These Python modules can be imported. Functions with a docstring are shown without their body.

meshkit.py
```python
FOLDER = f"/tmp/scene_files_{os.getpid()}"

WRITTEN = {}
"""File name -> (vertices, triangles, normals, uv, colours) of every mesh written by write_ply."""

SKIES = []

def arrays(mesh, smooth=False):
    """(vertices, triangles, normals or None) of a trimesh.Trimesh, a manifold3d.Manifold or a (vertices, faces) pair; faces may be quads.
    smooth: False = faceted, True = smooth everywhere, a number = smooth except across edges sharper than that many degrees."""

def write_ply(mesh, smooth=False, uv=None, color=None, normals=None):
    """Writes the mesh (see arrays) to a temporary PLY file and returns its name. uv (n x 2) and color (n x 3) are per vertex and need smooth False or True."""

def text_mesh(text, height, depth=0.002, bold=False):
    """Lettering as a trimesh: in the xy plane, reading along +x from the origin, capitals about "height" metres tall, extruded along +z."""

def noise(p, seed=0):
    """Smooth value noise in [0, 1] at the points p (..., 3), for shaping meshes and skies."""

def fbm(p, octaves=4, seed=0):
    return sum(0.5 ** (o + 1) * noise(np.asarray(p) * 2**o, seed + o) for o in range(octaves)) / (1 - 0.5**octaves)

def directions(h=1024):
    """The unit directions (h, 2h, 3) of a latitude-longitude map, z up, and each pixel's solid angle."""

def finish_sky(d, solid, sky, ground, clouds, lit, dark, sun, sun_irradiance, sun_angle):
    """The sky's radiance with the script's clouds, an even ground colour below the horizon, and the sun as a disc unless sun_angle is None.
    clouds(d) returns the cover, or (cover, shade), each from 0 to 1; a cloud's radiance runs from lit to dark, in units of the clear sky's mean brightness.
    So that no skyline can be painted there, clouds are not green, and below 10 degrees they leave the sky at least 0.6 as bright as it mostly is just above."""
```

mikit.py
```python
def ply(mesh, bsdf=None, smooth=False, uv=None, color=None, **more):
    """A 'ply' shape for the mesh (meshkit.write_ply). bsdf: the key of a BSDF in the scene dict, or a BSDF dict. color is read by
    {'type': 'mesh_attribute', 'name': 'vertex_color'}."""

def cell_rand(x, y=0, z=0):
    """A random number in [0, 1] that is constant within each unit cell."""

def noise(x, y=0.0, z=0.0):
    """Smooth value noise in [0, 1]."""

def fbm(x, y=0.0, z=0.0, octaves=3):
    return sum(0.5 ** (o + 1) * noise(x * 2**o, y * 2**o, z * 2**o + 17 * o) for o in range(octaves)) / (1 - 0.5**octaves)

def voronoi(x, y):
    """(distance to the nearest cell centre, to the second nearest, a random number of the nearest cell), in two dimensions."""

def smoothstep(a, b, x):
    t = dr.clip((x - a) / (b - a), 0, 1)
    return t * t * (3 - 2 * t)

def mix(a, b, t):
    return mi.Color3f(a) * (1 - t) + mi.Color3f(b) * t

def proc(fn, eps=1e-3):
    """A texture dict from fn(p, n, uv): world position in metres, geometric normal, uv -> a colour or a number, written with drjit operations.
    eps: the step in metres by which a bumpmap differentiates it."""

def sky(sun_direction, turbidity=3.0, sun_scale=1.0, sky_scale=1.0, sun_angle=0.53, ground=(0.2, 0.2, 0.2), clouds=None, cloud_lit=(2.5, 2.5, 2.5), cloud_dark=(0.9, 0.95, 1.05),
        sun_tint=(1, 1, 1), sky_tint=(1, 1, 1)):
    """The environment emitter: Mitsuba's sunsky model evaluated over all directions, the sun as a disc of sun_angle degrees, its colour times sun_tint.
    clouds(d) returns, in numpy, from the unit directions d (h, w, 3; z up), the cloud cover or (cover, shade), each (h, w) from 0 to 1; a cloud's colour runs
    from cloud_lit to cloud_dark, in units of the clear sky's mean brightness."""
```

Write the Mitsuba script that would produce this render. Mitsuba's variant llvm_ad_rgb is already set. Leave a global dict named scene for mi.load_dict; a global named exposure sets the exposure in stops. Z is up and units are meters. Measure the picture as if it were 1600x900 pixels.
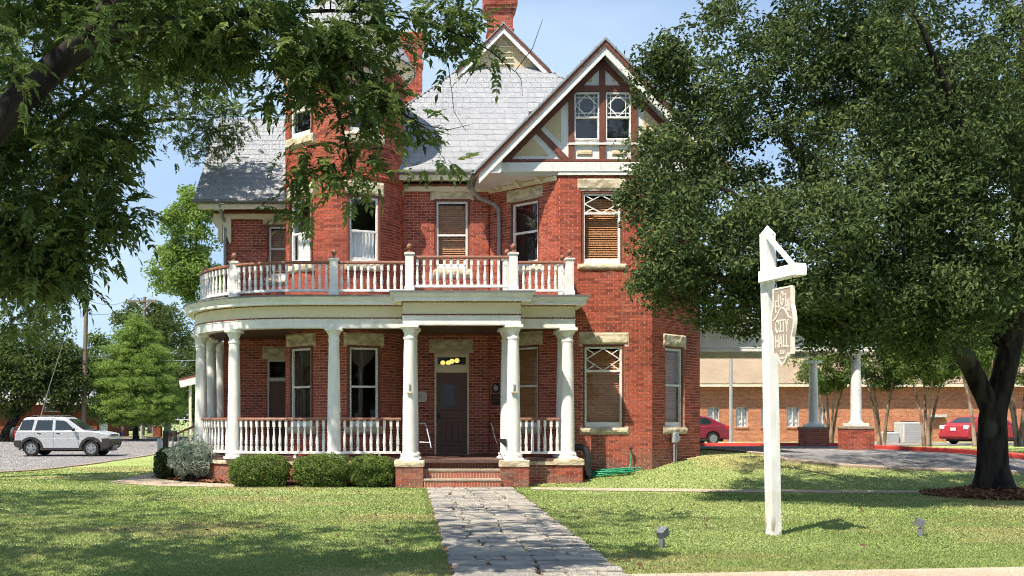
import math, random
import numpy as np, trimesh, shapely
import shapely.geometry as sg
import drjit as dr
import mitsuba as mi
import mikit, meshkit
from mikit import noise, fbm, cell_rand, smoothstep, mix, voronoi

scene, labels = {"type": "scene"}, {}
T = mi.ScalarTransform4f

# ------------------------------------------------------------------ camera, sky, exposure
EYE = 1.6
FPX, CX, CY = 1623.0, 630.0, 655.0            # focal length and principal point in pixels of the 1600 x 900 photograph
scene["camera"] = {
    "type": "perspective", "fov": math.degrees(2 * math.atan(800 / FPX)), "fov_axis": "x",
    "principal_point_offset_x": (800 - CX) / 1600, "principal_point_offset_y": -(CY - 450) / 900,
    "near_clip": 0.1, "far_clip": 2000.0,
    "to_world": T().look_at(origin=[0, 0, EYE], target=[0, 10, EYE], up=[0, 0, 1])}

SUN = np.array([-0.371, -0.407, 0.835])


def clouds(d):
    p = np.stack([d[..., 0] * 2.2, d[..., 1] * 2.2, d[..., 2] * 6.0], -1)
    c = meshkit.fbm(p + 3.1, 5, 4)
    veil = 0.34 + 0.42 * np.clip((c - 0.45) / 0.16, 0, 1)
    low = np.clip(1 - d[..., 2] / 0.5, 0, 1)
    return np.clip(veil * (0.75 + 0.45 * low), 0, 0.85)


scene["sky"] = mikit.sky(SUN.tolist(), turbidity=3.0, sun_scale=1.22, sun_tint=(0.95, 1.0, 1.07), clouds=clouds, cloud_lit=(1.75, 2.2, 2.75), cloud_dark=(1.4, 1.45, 1.6))
exposure = 2.2


# ------------------------------------------------------------------ placing and mesh helpers
def at(px, py, Y):
    """The point at distance Y that the photograph shows at px, py."""
    return np.array([(px - CX) / FPX * Y, Y, EYE + (CY - py) / FPX * Y])


def gx(px, Y):
    return (px - CX) / FPX * Y


def gz(py, Y):
    return EYE + (CY - py) / FPX * Y


used = set()


def unique(key):
    if key not in used:
        used.add(key)
        return key
    i = 1
    while f"{key}_{i:03d}" in used:
        i += 1
    key = f"{key}_{i:03d}"
    used.add(key)
    return key


_counter = {}


def ukey(key):
    """unique() that stays fast for long rows of alike parts."""
    if key not in used:
        used.add(key)
        return key
    i = _counter.get(key, 0) + 1
    while f"{key}_{i:03d}" in used:
        i += 1
    _counter[key] = i
    k = f"{key}_{i:03d}"
    used.add(k)
    return k


def tag(key, label=None, cat=None, group=None, kind=None):
    d = labels.setdefault(key, {})
    if label: d["label"] = label
    if cat: d["category"] = cat
    if group: d["group"] = group
    if kind: d["kind"] = kind
    return key


def thing(name, label, cat, group=None):
    return tag(unique(name), label, cat, group)


def put(name, mesh, mat, parent=None, smooth=False, uv=None, kind=None, to=None, **more):
    key = ukey(f"{parent}__{name}" if parent else name)
    s = mikit.ply(mesh, mat, smooth, uv=uv, **more)
    if to is not None:
        s["to_world"] = to
    scene[key] = s
    if kind:
        tag(key, kind=kind)
    return key


def put_copy(name, shape, parent, to):
    key = ukey(f"{parent}__{name}" if parent else name)
    scene[key] = {**shape, "to_world": to}
    return key


def cat(ms):
    ms = [m for m in ms if m is not None]
    return ms[0] if len(ms) == 1 else trimesh.util.concatenate(ms)


_BF = np.array([[0, 2, 1], [0, 3, 2], [4, 5, 6], [4, 6, 7], [0, 1, 5], [0, 5, 4], [1, 2, 6], [1, 6, 5], [2, 3, 7], [2, 7, 6], [3, 0, 4], [3, 4, 7]])


def box(x0, x1, y0, y1, z0, z1):
    v = np.array([[x0, y0, z0], [x1, y0, z0], [x1, y1, z0], [x0, y1, z0], [x0, y0, z1], [x1, y0, z1], [x1, y1, z1], [x0, y1, z1]], float)
    return trimesh.Trimesh(v, _BF, process=False)


def cbox(x0, x1, y0, y1, z0, z1, c=0.008):
    """A box with chamfered edges."""
    mid = np.array([(x0 + x1) / 2, (y0 + y1) / 2, (z0 + z1) / 2])
    h = np.array([x1 - x0, y1 - y0, z1 - z0]) / 2
    c = min(c, h.min() * 0.45)
    p = []
    for s in np.ndindex(2, 2, 2):
        s = np.array(s) * 2 - 1
        for k in range(3):
            q = h - c
            q = q.copy(); q[k] = h[k]
            p.append(mid + s * q)
    return trimesh.convex.convex_hull(np.array(p))


def beam(a, b, w, h, up=(0, 0, 1)):
    """A bar from a to b, w wide across and h high along up."""
    a, b, up = np.asarray(a, float), np.asarray(b, float), np.asarray(up, float)
    if np.linalg.norm(np.cross(b - a, up)) < 1e-6: up = np.array([0, 1.0, 0])
    t = (b - a) / np.linalg.norm(b - a)
    s = np.cross(t, up); s /= np.linalg.norm(s)
    u = np.cross(s, t)
    v = np.array([p + i * s * w / 2 + j * u * h / 2 for p in (a, b) for i, j in ((-1, -1), (1, -1), (1, 1), (-1, 1))])
    m = trimesh.Trimesh(v, _BF, process=False)
    return m


def tube(pts, r, n=8, caps=True):
    pts = np.asarray(pts, float)
    r = np.broadcast_to(np.asarray(r, float), (len(pts),))
    t = np.gradient(pts, axis=0)
    t /= np.linalg.norm(t, axis=1, keepdims=True) + 1e-12
    ref = np.array([0, 0, 1.0]) if abs(t[0, 2]) < 0.9 else np.array([1.0, 0, 0])
    s = np.cross(t[0], ref); s /= np.linalg.norm(s)
    rings = []
    a = np.linspace(0, 2 * np.pi, n, endpoint=False)
    for p, d, rr in zip(pts, t, r):
        s = s - d * (s @ d); s /= np.linalg.norm(s) + 1e-12
        b = np.cross(d, s)
        rings.append(p + rr * (np.cos(a)[:, None] * s + np.sin(a)[:, None] * b))
    v = np.vstack(rings)
    k, j = np.meshgrid(np.arange(len(pts) - 1), np.arange(n), indexing="ij")
    a0, a1 = k * n + j, k * n + (j + 1) % n
    f = np.concatenate([np.stack([a0, a1, a1 + n], -1).reshape(-1, 3), np.stack([a0, a1 + n, a0 + n], -1).reshape(-1, 3)])
    if caps:
        c0 = np.array([[0, i + 1, i] for i in range(1, n - 1)])
        o = (len(pts) - 1) * n
        c1 = np.array([[o, o + i, o + i + 1] for i in range(1, n - 1)])
        f = np.vstack([f, c0, c1])
    return trimesh.Trimesh(v, f, process=False)


def lathe(prof, n=24):
    """prof: (radius, z) from bottom to top."""
    prof = np.array(prof, float)
    a = np.linspace(0, 2 * np.pi, n, endpoint=False)
    v = np.vstack([np.stack([r * np.cos(a), r * np.sin(a), np.full(n, z)], -1) for r, z in prof])
    k, j = np.meshgrid(np.arange(len(prof) - 1), np.arange(n), indexing="ij")
    a0, a1 = k * n + j, k * n + (j + 1) % n
    f = np.concatenate([np.stack([a0, a1, a1 + n], -1).reshape(-1, 3), np.stack([a0, a1 + n, a0 + n], -1).reshape(-1, 3)])
    c0 = np.array([[0, i + 1, i] for i in range(1, n - 1)])
    o = (len(prof) - 1) * n
    c1 = np.array([[o, o + i, o + i + 1] for i in range(1, n - 1)])
    return trimesh.Trimesh(v, np.vstack([f, c0, c1]), process=False)


def ext(poly, h):
    """A shapely polygon extruded along z from 0 to h."""
    gs = getattr(poly, "geoms", [poly])
    return cat([trimesh.creation.extrude_polygon(g, h, engine="earcut") for g in gs if g.area > 1e-7])


def upright(poly, y0, y1):
    """A polygon in (x, z) with its thickness from y0 to y1."""
    m = ext(poly, y1 - y0)
    v = m.vertices
    return trimesh.Trimesh(np.stack([v[:, 0], v[:, 2] + y0, v[:, 1]], -1), m.faces[:, ::-1], process=False)


def flat(poly, z0, z1):
    m = ext(poly, z1 - z0)
    m.apply_translation([0, 0, z0])
    return m


def moved(m, x=0, y=0, z=0):
    m = m.copy(); m.apply_translation([x, y, z]); return m


def rotz(m, a):
    m = m.copy(); m.apply_transform(trimesh.transformations.rotation_matrix(a, [0, 0, 1])); return m


def miters(path):
    """Outward (left-hand) miter normals of an open path."""
    p = np.asarray(path, float)
    d = np.diff(p, axis=0); d /= np.linalg.norm(d, axis=1, keepdims=True)
    n = np.stack([-d[:, 1], d[:, 0]], -1)
    m = np.vstack([n[:1], n[:-1] + n[1:], n[-1:]])
    for i in range(1, len(p) - 1):
        s = n[i - 1] + n[i]
        m[i] = s / max(0.3, (s @ n[i]))
    return m


def sweep(path, prof):
    """A closed profile of (outward offset, z) points carried along a plan path with mitred corners."""
    p, m = np.asarray(path, float), miters(path)
    prof = np.asarray(prof, float)
    k = len(prof)
    v = np.array([[*(q + mm * o), z] for q, mm in zip(p, m) for o, z in prof])
    f = []
    for i in range(len(p) - 1):
        for j in range(k):
            a, b = i * k + j, i * k + (j + 1) % k
            f += [[a, b, b + k], [a, b + k, a + k]]
    tri = trimesh.creation.triangulate_polygon(sg.Polygon(prof), engine="earcut")[1]
    o = (len(p) - 1) * k
    f += [list(t) for t in tri] + [[o + t[0], o + t[2], o + t[1]] for t in tri]
    mesh = trimesh.Trimesh(v, np.array(f), process=False)
    trimesh.repair.fix_normals(mesh)
    return mesh


def band(path, o0, o1, z0, z1):
    return sweep(path, [(o0, z0), (o1, z0), (o1, z1), (o0, z1)])


def inset_path(path, o):
    return np.asarray(path) + miters(path) * o


class Frame:
    """A wall's own axes: u along it, y inward, z up. ang = direction of u."""
    def __init__(s, x, y, ang=0.0):
        s.o, s.a = np.array([x, y, 0.0]), ang
        s.t, s.n = np.array([math.cos(ang), math.sin(ang), 0]), np.array([-math.sin(ang), math.cos(ang), 0])

    def __call__(s, mesh):
        m = mesh.copy()
        v = np.asarray(m.vertices)
        m.vertices = s.o + v[:, :1] * s.t + v[:, 1:2] * s.n + v[:, 2:] * np.array([0, 0, 1.0])
        return m

    def pt(s, u, y, z):
        return s.o + u * s.t + y * s.n + np.array([0, 0, z])


# ------------------------------------------------------------------ materials
def rgb(*c):
    return {"type": "rgb", "value": list(map(float, c))}


def pr(name, color, rough=0.6, spec=0.4, metallic=0.0, **k):
    c = mikit.proc(color) if callable(color) else rgb(*color)
    scene[name] = {"type": "twosided", "bsdf": {"type": "principled", "base_color": c, "roughness": rough, "specular": spec, "metallic": metallic, **k}}


def C(*c):
    return mi.Color3f(*c)


def f_brick(p, n, uv):
    t = uv.x
    a = mix(C(0.21, 0.043, 0.027), C(0.40, 0.093, 0.056), smoothstep(0.0, 0.75, t))
    a = mix(a, C(0.42, 0.13, 0.075), smoothstep(0.86, 1.0, t))
    g = fbm(p.x * 30, p.y * 30, p.z * 40, 3)
    w = smoothstep(0.50, 0.75, fbm(p.x * 1.1 + 3, p.y * 1.1, p.z * 0.9, 3))
    a = mix(a, C(0.42, 0.25, 0.19), w * 0.16 * smoothstep(0.35, 0.7, g))
    streak = smoothstep(0.58, 0.78, fbm((p.x + p.y) * 3.2, 1.7, p.z * 0.35, 3)) * smoothstep(0.35, 0.6, g)
    a = mix(a, C(0.45, 0.30, 0.24), streak * 0.28)
    soot = smoothstep(0.52, 0.72, fbm(p.x * 0.7 + 8, p.y * 0.7, p.z * 0.6 + 2, 3))
    a = a * (1 - 0.22 * soot)
    foot = (1 - smoothstep(0.35, 1.15, p.z)) * smoothstep(0.3, 0.65, fbm(p.x * 3, p.y * 3, p.z * 5, 3))
    a = mix(a, C(0.20, 0.16, 0.12), foot * 0.55)
    return a * (0.72 + 0.56 * g)


def f_mortar(p, n, uv):
    g = fbm(p.x * 8, p.y * 8, p.z * 8, 3)
    return mix(C(0.48, 0.36, 0.30), C(0.72, 0.60, 0.52), g)


def f_farbrick(p, n, uv):
    k = dr.floor(p.z / 0.075)
    along = dr.select(dr.abs(n.x) > dr.abs(n.y), p.y, p.x)
    u = along / 0.215 + 0.5 * (k - 2 * dr.floor(k / 2))
    fu, fz = u - dr.floor(u), p.z / 0.075 - k
    joint = dr.maximum(smoothstep(0.93, 0.97, fu), smoothstep(0.84, 0.92, fz))
    t = cell_rand(dr.floor(u), k)
    a = mix(C(0.34, 0.12, 0.06), C(0.49, 0.205, 0.11), t) * (0.85 + 0.3 * fbm(p.x * 2, p.y * 2, p.z * 2, 2))
    return mix(a, C(0.58, 0.42, 0.32), joint * 0.75)


def f_redbrickfar(p, n, uv):
    return f_farbrick(p, n, uv) * C(0.44, 0.30, 0.28)


def f_stone(p, n, uv):
    g = fbm(p.x * 7, p.y * 7, p.z * 9, 4)
    a = mix(C(0.42, 0.35, 0.24), C(0.66, 0.60, 0.46), smoothstep(0.3, 0.7, g))
    s = smoothstep(0.58, 0.8, fbm(p.x * 2.5 + 9, p.y * 2.5, p.z * 4, 3))
    return mix(a, C(0.24, 0.20, 0.14), s * 0.5)


def f_white(p, n, uv):
    g = fbm(p.x * 5, p.y * 5, p.z * 2.5, 3)
    a = mix(C(0.69, 0.69, 0.675), C(0.765, 0.77, 0.76), smoothstep(0.3, 0.6, g))
    low = (1 - smoothstep(0.7, 1.1, p.z)) * smoothstep(0.42, 0.62, fbm(p.x * 9, p.y * 9, p.z * 4, 3))
    base = (1 - smoothstep(0.12, 0.34, p.z)) * smoothstep(0.45, 0.6, fbm(p.x * 14, p.y * 14, p.z * 5, 3))
    grain = smoothstep(0.62, 0.8, fbm(p.x * 45, p.y * 45, p.z * 1.3, 3))
    a = mix(a, C(0.50, 0.48, 0.43), grain * 0.25)
    return mix(mix(a, C(0.46, 0.43, 0.36), low * 0.35), C(0.27, 0.19, 0.12), base * 0.8)


def f_shingle(p, n, uv):
    g = fbm(p.x * 6, p.y * 6, p.z * 6, 3)
    a = mix(C(0.25, 0.268, 0.295), C(0.295, 0.313, 0.338), uv.x)
    st = smoothstep(0.5, 0.75, fbm(p.x * 0.8, p.y * 0.8, p.z * 0.5, 3))
    return mix(a * (0.92 + 0.16 * g), C(0.27, 0.28, 0.30), st * 0.2)


def f_flag(p, n, uv):
    g = fbm(p.x * 3.5, p.y * 3.5 + 7 * uv.x, 0, 4)
    a = mix(C(0.155, 0.15, 0.142), C(0.245, 0.232, 0.208), uv.x)
    a = mix(a, C(0.33, 0.295, 0.235), smoothstep(0.5, 0.78, g) * 0.6)
    d = smoothstep(0.52, 0.7, fbm(p.x * 9, p.y * 9, 3.0, 3))
    return mix(a, C(0.14, 0.14, 0.135), d * 0.45) * (0.8 + 0.4 * fbm(p.x * 40, p.y * 40, 1.0, 2))


def f_concrete(p, n, uv):
    g = fbm(p.x * 2, p.y * 2, p.z * 2, 4)
    h = fbm(p.x * 40, p.y * 40, p.z * 40, 2)
    return mix(C(0.235, 0.185, 0.14), C(0.345, 0.285, 0.225), g) * (0.85 + 0.3 * h)


def f_asphalt(p, n, uv):
    g = fbm(p.x * 0.7, p.y * 0.7, 0, 4)
    h = fbm(p.x * 4, p.y * 14, 2, 2)
    d1, d2, w = voronoi(p.x * 0.16 + 0.5 * g, p.y * 0.16)
    crack = (1 - smoothstep(0.004, 0.014, d2 - d1)) * 0.8
    a = mix(C(0.12, 0.118, 0.122), C(0.165, 0.160, 0.160), g) * (0.9 + 0.2 * h)
    return mix(a, C(0.07, 0.07, 0.07), crack)


def f_grass(p, n, uv):
    g = fbm(p.x * 0.45 + 2, p.y * 0.6, 0, 4)
    h = fbm(p.x * 5, p.y * 5, 4, 3)
    a = mix(C(0.145, 0.198, 0.064), C(0.212, 0.262, 0.098), smoothstep(0.25, 0.7, 0.6 * g + 0.4 * h))
    dry = smoothstep(0.55, 0.72, fbm(p.x * 0.35 + 11, p.y * 0.75 + 3, 1, 4))
    a = mix(a, C(0.27, 0.23, 0.11), dry * 0.55)
    return a * (0.8 + 0.4 * fbm(p.x * 26, p.y * 26, 1, 2))


def f_blade(p, n, uv):
    g = fbm(p.x * 0.45 + 2, p.y * 0.6, 0, 4)
    a = mix(C(0.218, 0.290, 0.096), C(0.285, 0.352, 0.136), smoothstep(0.25, 0.7, 0.8 * g + 0.2 * uv.x))
    dry = smoothstep(0.55, 0.72, fbm(p.x * 0.35 + 11, p.y * 0.75 + 3, 1, 4))
    return mix(a, C(0.44, 0.385, 0.20), dry * 0.5 + 0.2 * smoothstep(0.93, 0.99, uv.x))


def f_mulch(p, n, uv):
    g = fbm(p.x * 14, p.y * 14, p.z * 14, 3)
    return mix(C(0.10, 0.045, 0.028), C(0.32, 0.17, 0.10), smoothstep(0.25, 0.75, 0.5 * g + 0.5 * uv.x))


def f_bark(p, n, uv):
    g = fbm(p.x * 9, p.y * 9, p.z * 2.2, 4)
    m = smoothstep(0.6, 0.75, fbm(p.x * 2.2 + 4, p.y * 2.2, p.z * 1.4, 3))
    return mix(mix(C(0.009, 0.008, 0.007), C(0.036, 0.030, 0.025), smoothstep(0.3, 0.7, g)), C(0.13, 0.13, 0.10), m * 0.35)


def f_barkbump(p, n, uv):
    return fbm(p.x * 14, p.y * 14, p.z * 3.5, 3)


def f_smoothbark(p, n, uv):
    g = fbm(p.x * 5, p.y * 5, p.z * 2.5, 3)
    return mix(C(0.20, 0.12, 0.085), C(0.36, 0.27, 0.21), smoothstep(0.35, 0.65, g))


def f_wood(p, n, uv):
    g = fbm(p.x * 34, p.y * 34, p.z * 3, 3)
    return mix(C(0.060, 0.020, 0.012), C(0.125, 0.048, 0.028), g)


def f_blind(p, n, uv):
    k = dr.floor(p.z / 0.035)
    return mix(C(0.38, 0.17, 0.075), C(0.54, 0.28, 0.13), 0.6 * cell_rand(k, dr.floor(p.x / 3)) + 0.4 * fbm(p.x * 2, p.y * 2, p.z * 30, 2))


def f_stucco(p, n, uv):
    return mix(C(0.52, 0.43, 0.27), C(0.66, 0.56, 0.38), fbm(p.x * 18, p.y * 18, p.z * 18, 3))


def f_tanroof(p, n, uv):
    k = dr.floor(p.z / 0.10)
    return mix(C(0.27, 0.212, 0.150), C(0.345, 0.275, 0.20), 0.5 * cell_rand(k, dr.floor(p.x * 3)) + 0.5 * fbm(p.x * 1.4, p.y, p.z * 3, 3))


def f_trim(p, n, uv):
    return mix(C(0.13, 0.045, 0.030), C(0.20, 0.075, 0.050), fbm(p.x * 6, p.y * 6, p.z * 6, 3))


def f_pole(p, n, uv):
    return mix(C(0.13, 0.10, 0.075), C(0.26, 0.21, 0.165), fbm(p.x * 20, p.y * 20, p.z * 1.5, 3))


def leaf_fn(dark, light, odd=None):
    def f(p, n, uv):
        a = mix(C(*dark), C(*light), uv.x)
        return mix(a, C(*odd), smoothstep(0.96, 0.99, uv.y)) if odd else a
    return f


def leaf(name, dark, light, rough=0.42, trans=0.7, odd=None):
    scene[name] = {"type": "principledthin", "base_color": mikit.proc(leaf_fn(dark, light, odd)), "roughness": rough, "diff_trans": trans, "eta": 1.45}


pr("m_brick", f_brick, 0.85, 0.25)
pr("m_mortar", f_mortar, 0.95, 0.1)
pr("m_farbrick", f_farbrick, 0.9, 0.2)
pr("m_redfar", f_redbrickfar, 0.9, 0.2)
pr("m_stone", f_stone, 0.9, 0.2)
pr("m_white", f_white, 0.45, 0.4)
pr("m_cream", (0.72, 0.655, 0.49), 0.5, 0.4)
pr("m_greywhite", (0.55, 0.55, 0.54), 0.5, 0.4)
pr("m_trim", f_trim, 0.55, 0.35)
pr("m_rail", (0.24, 0.105, 0.068), 0.5, 0.4)
pr("m_shingle", f_shingle, 0.75, 0.3)
pr("m_gutter", (0.16, 0.165, 0.175), 0.45, 0.5)
pr("m_pipe", (0.25, 0.27, 0.29), 0.4, 0.5)
pr("m_ceiling", (0.085, 0.055, 0.042), 0.6, 0.3)
pr("m_lampgrey", (0.15, 0.16, 0.18), 0.5, 0.4)
pr("m_deck", (0.11, 0.065, 0.055), 0.5, 0.4)
pr("m_dark", (0.02, 0.02, 0.022), 0.6, 0.3)
pr("m_interior", (0.10, 0.085, 0.07), 0.9, 0.1)
pr("m_blind", f_blind, 0.5, 0.4)
pr("m_curtain", (0.72, 0.75, 0.78), 0.9, 0.1)
pr("m_drape", (0.09, 0.08, 0.065), 0.9, 0.1)
pr("m_wood", f_wood, 0.4, 0.5)
pr("m_stucco", f_stucco, 0.95, 0.1)
pr("m_flag", f_flag, 0.85, 0.25)
pr("m_concrete", f_concrete, 0.9, 0.2)
pr("m_asphalt", f_asphalt, 0.9, 0.2)
pr("m_grass", f_grass, 0.9, 0.1)
pr("m_mulch", f_mulch, 0.95, 0.1)
pr("m_smoothbark", f_smoothbark, 0.8, 0.2)
pr("m_pole", f_pole, 0.85, 0.2)
pr("m_tanroof", f_tanroof, 0.9, 0.2)
pr("m_redpaint", (0.58, 0.065, 0.05), 0.55, 0.4)
pr("m_metal", (0.42, 0.43, 0.44), 0.35, 0.5, 0.8)
pr("m_galv", (0.40, 0.42, 0.45), 0.5, 0.5, 0.3)
pr("m_black", (0.025, 0.025, 0.028), 0.45, 0.4)
pr("m_tyre", (0.025, 0.025, 0.025), 0.8, 0.2)
pr("m_hose", (0.02, 0.24, 0.12), 0.4, 0.5)
pr("m_silver", (0.43, 0.45, 0.48), 0.32, 0.5, 0.25, clearcoat=0.8, clearcoat_gloss=0.9)
pr("m_clad", (0.035, 0.033, 0.034), 0.6, 0.3)
pr("m_red", (0.36, 0.018, 0.022), 0.3, 0.5, 0.1, clearcoat=1.0, clearcoat_gloss=0.95)
pr("m_maroon", (0.20, 0.012, 0.03), 0.3, 0.5, 0.1, clearcoat=1.0, clearcoat_gloss=0.95)
pr("m_carglass", (0.018, 0.024, 0.03), 0.06, 0.8)
pr("m_taillight", (0.5, 0.02, 0.015), 0.15, 0.6)
pr("m_lamplens", (0.75, 0.76, 0.78), 0.15, 0.6)
pr("m_signboard", (0.36, 0.295, 0.26), 0.6, 0.3)
pr("m_signletter", (0.78, 0.74, 0.64), 0.55, 0.3)
pr("m_plaque", (0.60, 0.58, 0.53), 0.6, 0.3)
pr("m_letter", (0.18, 0.16, 0.14), 0.6, 0.3)
pr("m_bronze", (0.035, 0.028, 0.024), 0.5, 0.4)
pr("m_pinkplastic", (0.75, 0.40, 0.38), 0.5, 0.4)
pr("m_blueplastic", (0.06, 0.12, 0.30), 0.5, 0.4)
pr("m_binplastic", (0.02, 0.045, 0.03), 0.5, 0.4)
pr("m_ac", (0.50, 0.50, 0.47), 0.5, 0.4)
scene["m_clearglass"] = {"type": "thindielectric", "int_ior": 1.5}
scene["m_glass"] = {"type": "thindielectric", "int_ior": 1.22}
scene["m_bark"] = {"type": "twosided", "bsdf": {"type": "bumpmap", "arbitrary": mikit.proc(f_barkbump, 0.004), "scale": 0.03,
                   "nested_bsdf": {"type": "principled", "base_color": mikit.proc(f_bark), "roughness": 0.9, "specular": 0.2}}}
scene["m_blade"] = {"type": "principledthin", "base_color": mikit.proc(f_blade), "roughness": 0.6, "diff_trans": 0.6}
leaf("m_oakleaf", (0.046, 0.078, 0.031), (0.165, 0.222, 0.090), 0.27, 0.6, odd=(0.24, 0.27, 0.08))
leaf("m_pecanleaf", (0.058, 0.105, 0.031), (0.215, 0.29, 0.092), 0.36, 0.8, odd=(0.34, 0.30, 0.08))
leaf("m_cypressleaf", (0.16, 0.26, 0.06), (0.36, 0.49, 0.14), 0.6, 0.9)
leaf("m_treeleaf", (0.060, 0.098, 0.032), (0.19, 0.245, 0.085), 0.5, 0.8)
leaf("m_hedgeleaf", (0.070, 0.120, 0.032), (0.24, 0.325, 0.095), 0.4, 0.7)
leaf("m_silverleaf", (0.24, 0.30, 0.22), (0.50, 0.56, 0.46), 0.7, 0.3)
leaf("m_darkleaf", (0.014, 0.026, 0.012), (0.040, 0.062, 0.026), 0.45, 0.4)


# ------------------------------------------------------------------ bricks
class Bricks:
    """Collects single bricks (or shingles): centre, half sizes, axes and tone."""
    def __init__(s):
        s.c, s.h, s.a, s.t = [], [], [], []

    def add(s, c, h, t, n, tone, up=(0, 0, 1)):
        s.c.append(c); s.h.append(h); s.a.append((t, n, up)); s.t.append(tone)

    def mesh(s, idx=None):
        idx = np.arange(len(s.c)) if idx is None else np.asarray(idx)
        c, h, a, t = np.array(s.c)[idx], np.array(s.h)[idx], np.array(s.a, float)[idx], np.array(s.t)[idx]
        sg_ = np.array([[-1, -1, -1], [1, -1, -1], [1, 1, -1], [-1, 1, -1], [-1, -1, 1], [1, -1, 1], [1, 1, 1], [-1, 1, 1]], float)
        # the axes make (u, inward, up); drop the inward face
        v = c[:, None] + np.einsum("kj,nj,njx->nkx", sg_, h, a)
        fc = _BF[[0, 1, 2, 3, 4, 5, 6, 7, 10, 11]]
        f = (fc[None] + (np.arange(len(idx)) * 8)[:, None, None]).reshape(-1, 3)
        return trimesh.Trimesh(v.reshape(-1, 3), f, process=False), np.repeat(np.stack([t, t], -1), 8, axis=0)


rb = random.Random(11)


def intervals(a, b, cuts):
    out = [(a, b)]
    for c0, c1 in cuts:
        nxt = []
        for x0, x1 in out:
            if c1 <= x0 or c0 >= x1:
                nxt.append((x0, x1))
            else:
                if c0 > x0: nxt.append((x0, c0))
                if c1 < x1: nxt.append((c1, x1))
        out = nxt
    return out


def tone():
    return rb.betavariate(2.2, 2.0) if rb.random() > 0.04 else rb.uniform(0.0, 0.12)


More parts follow.
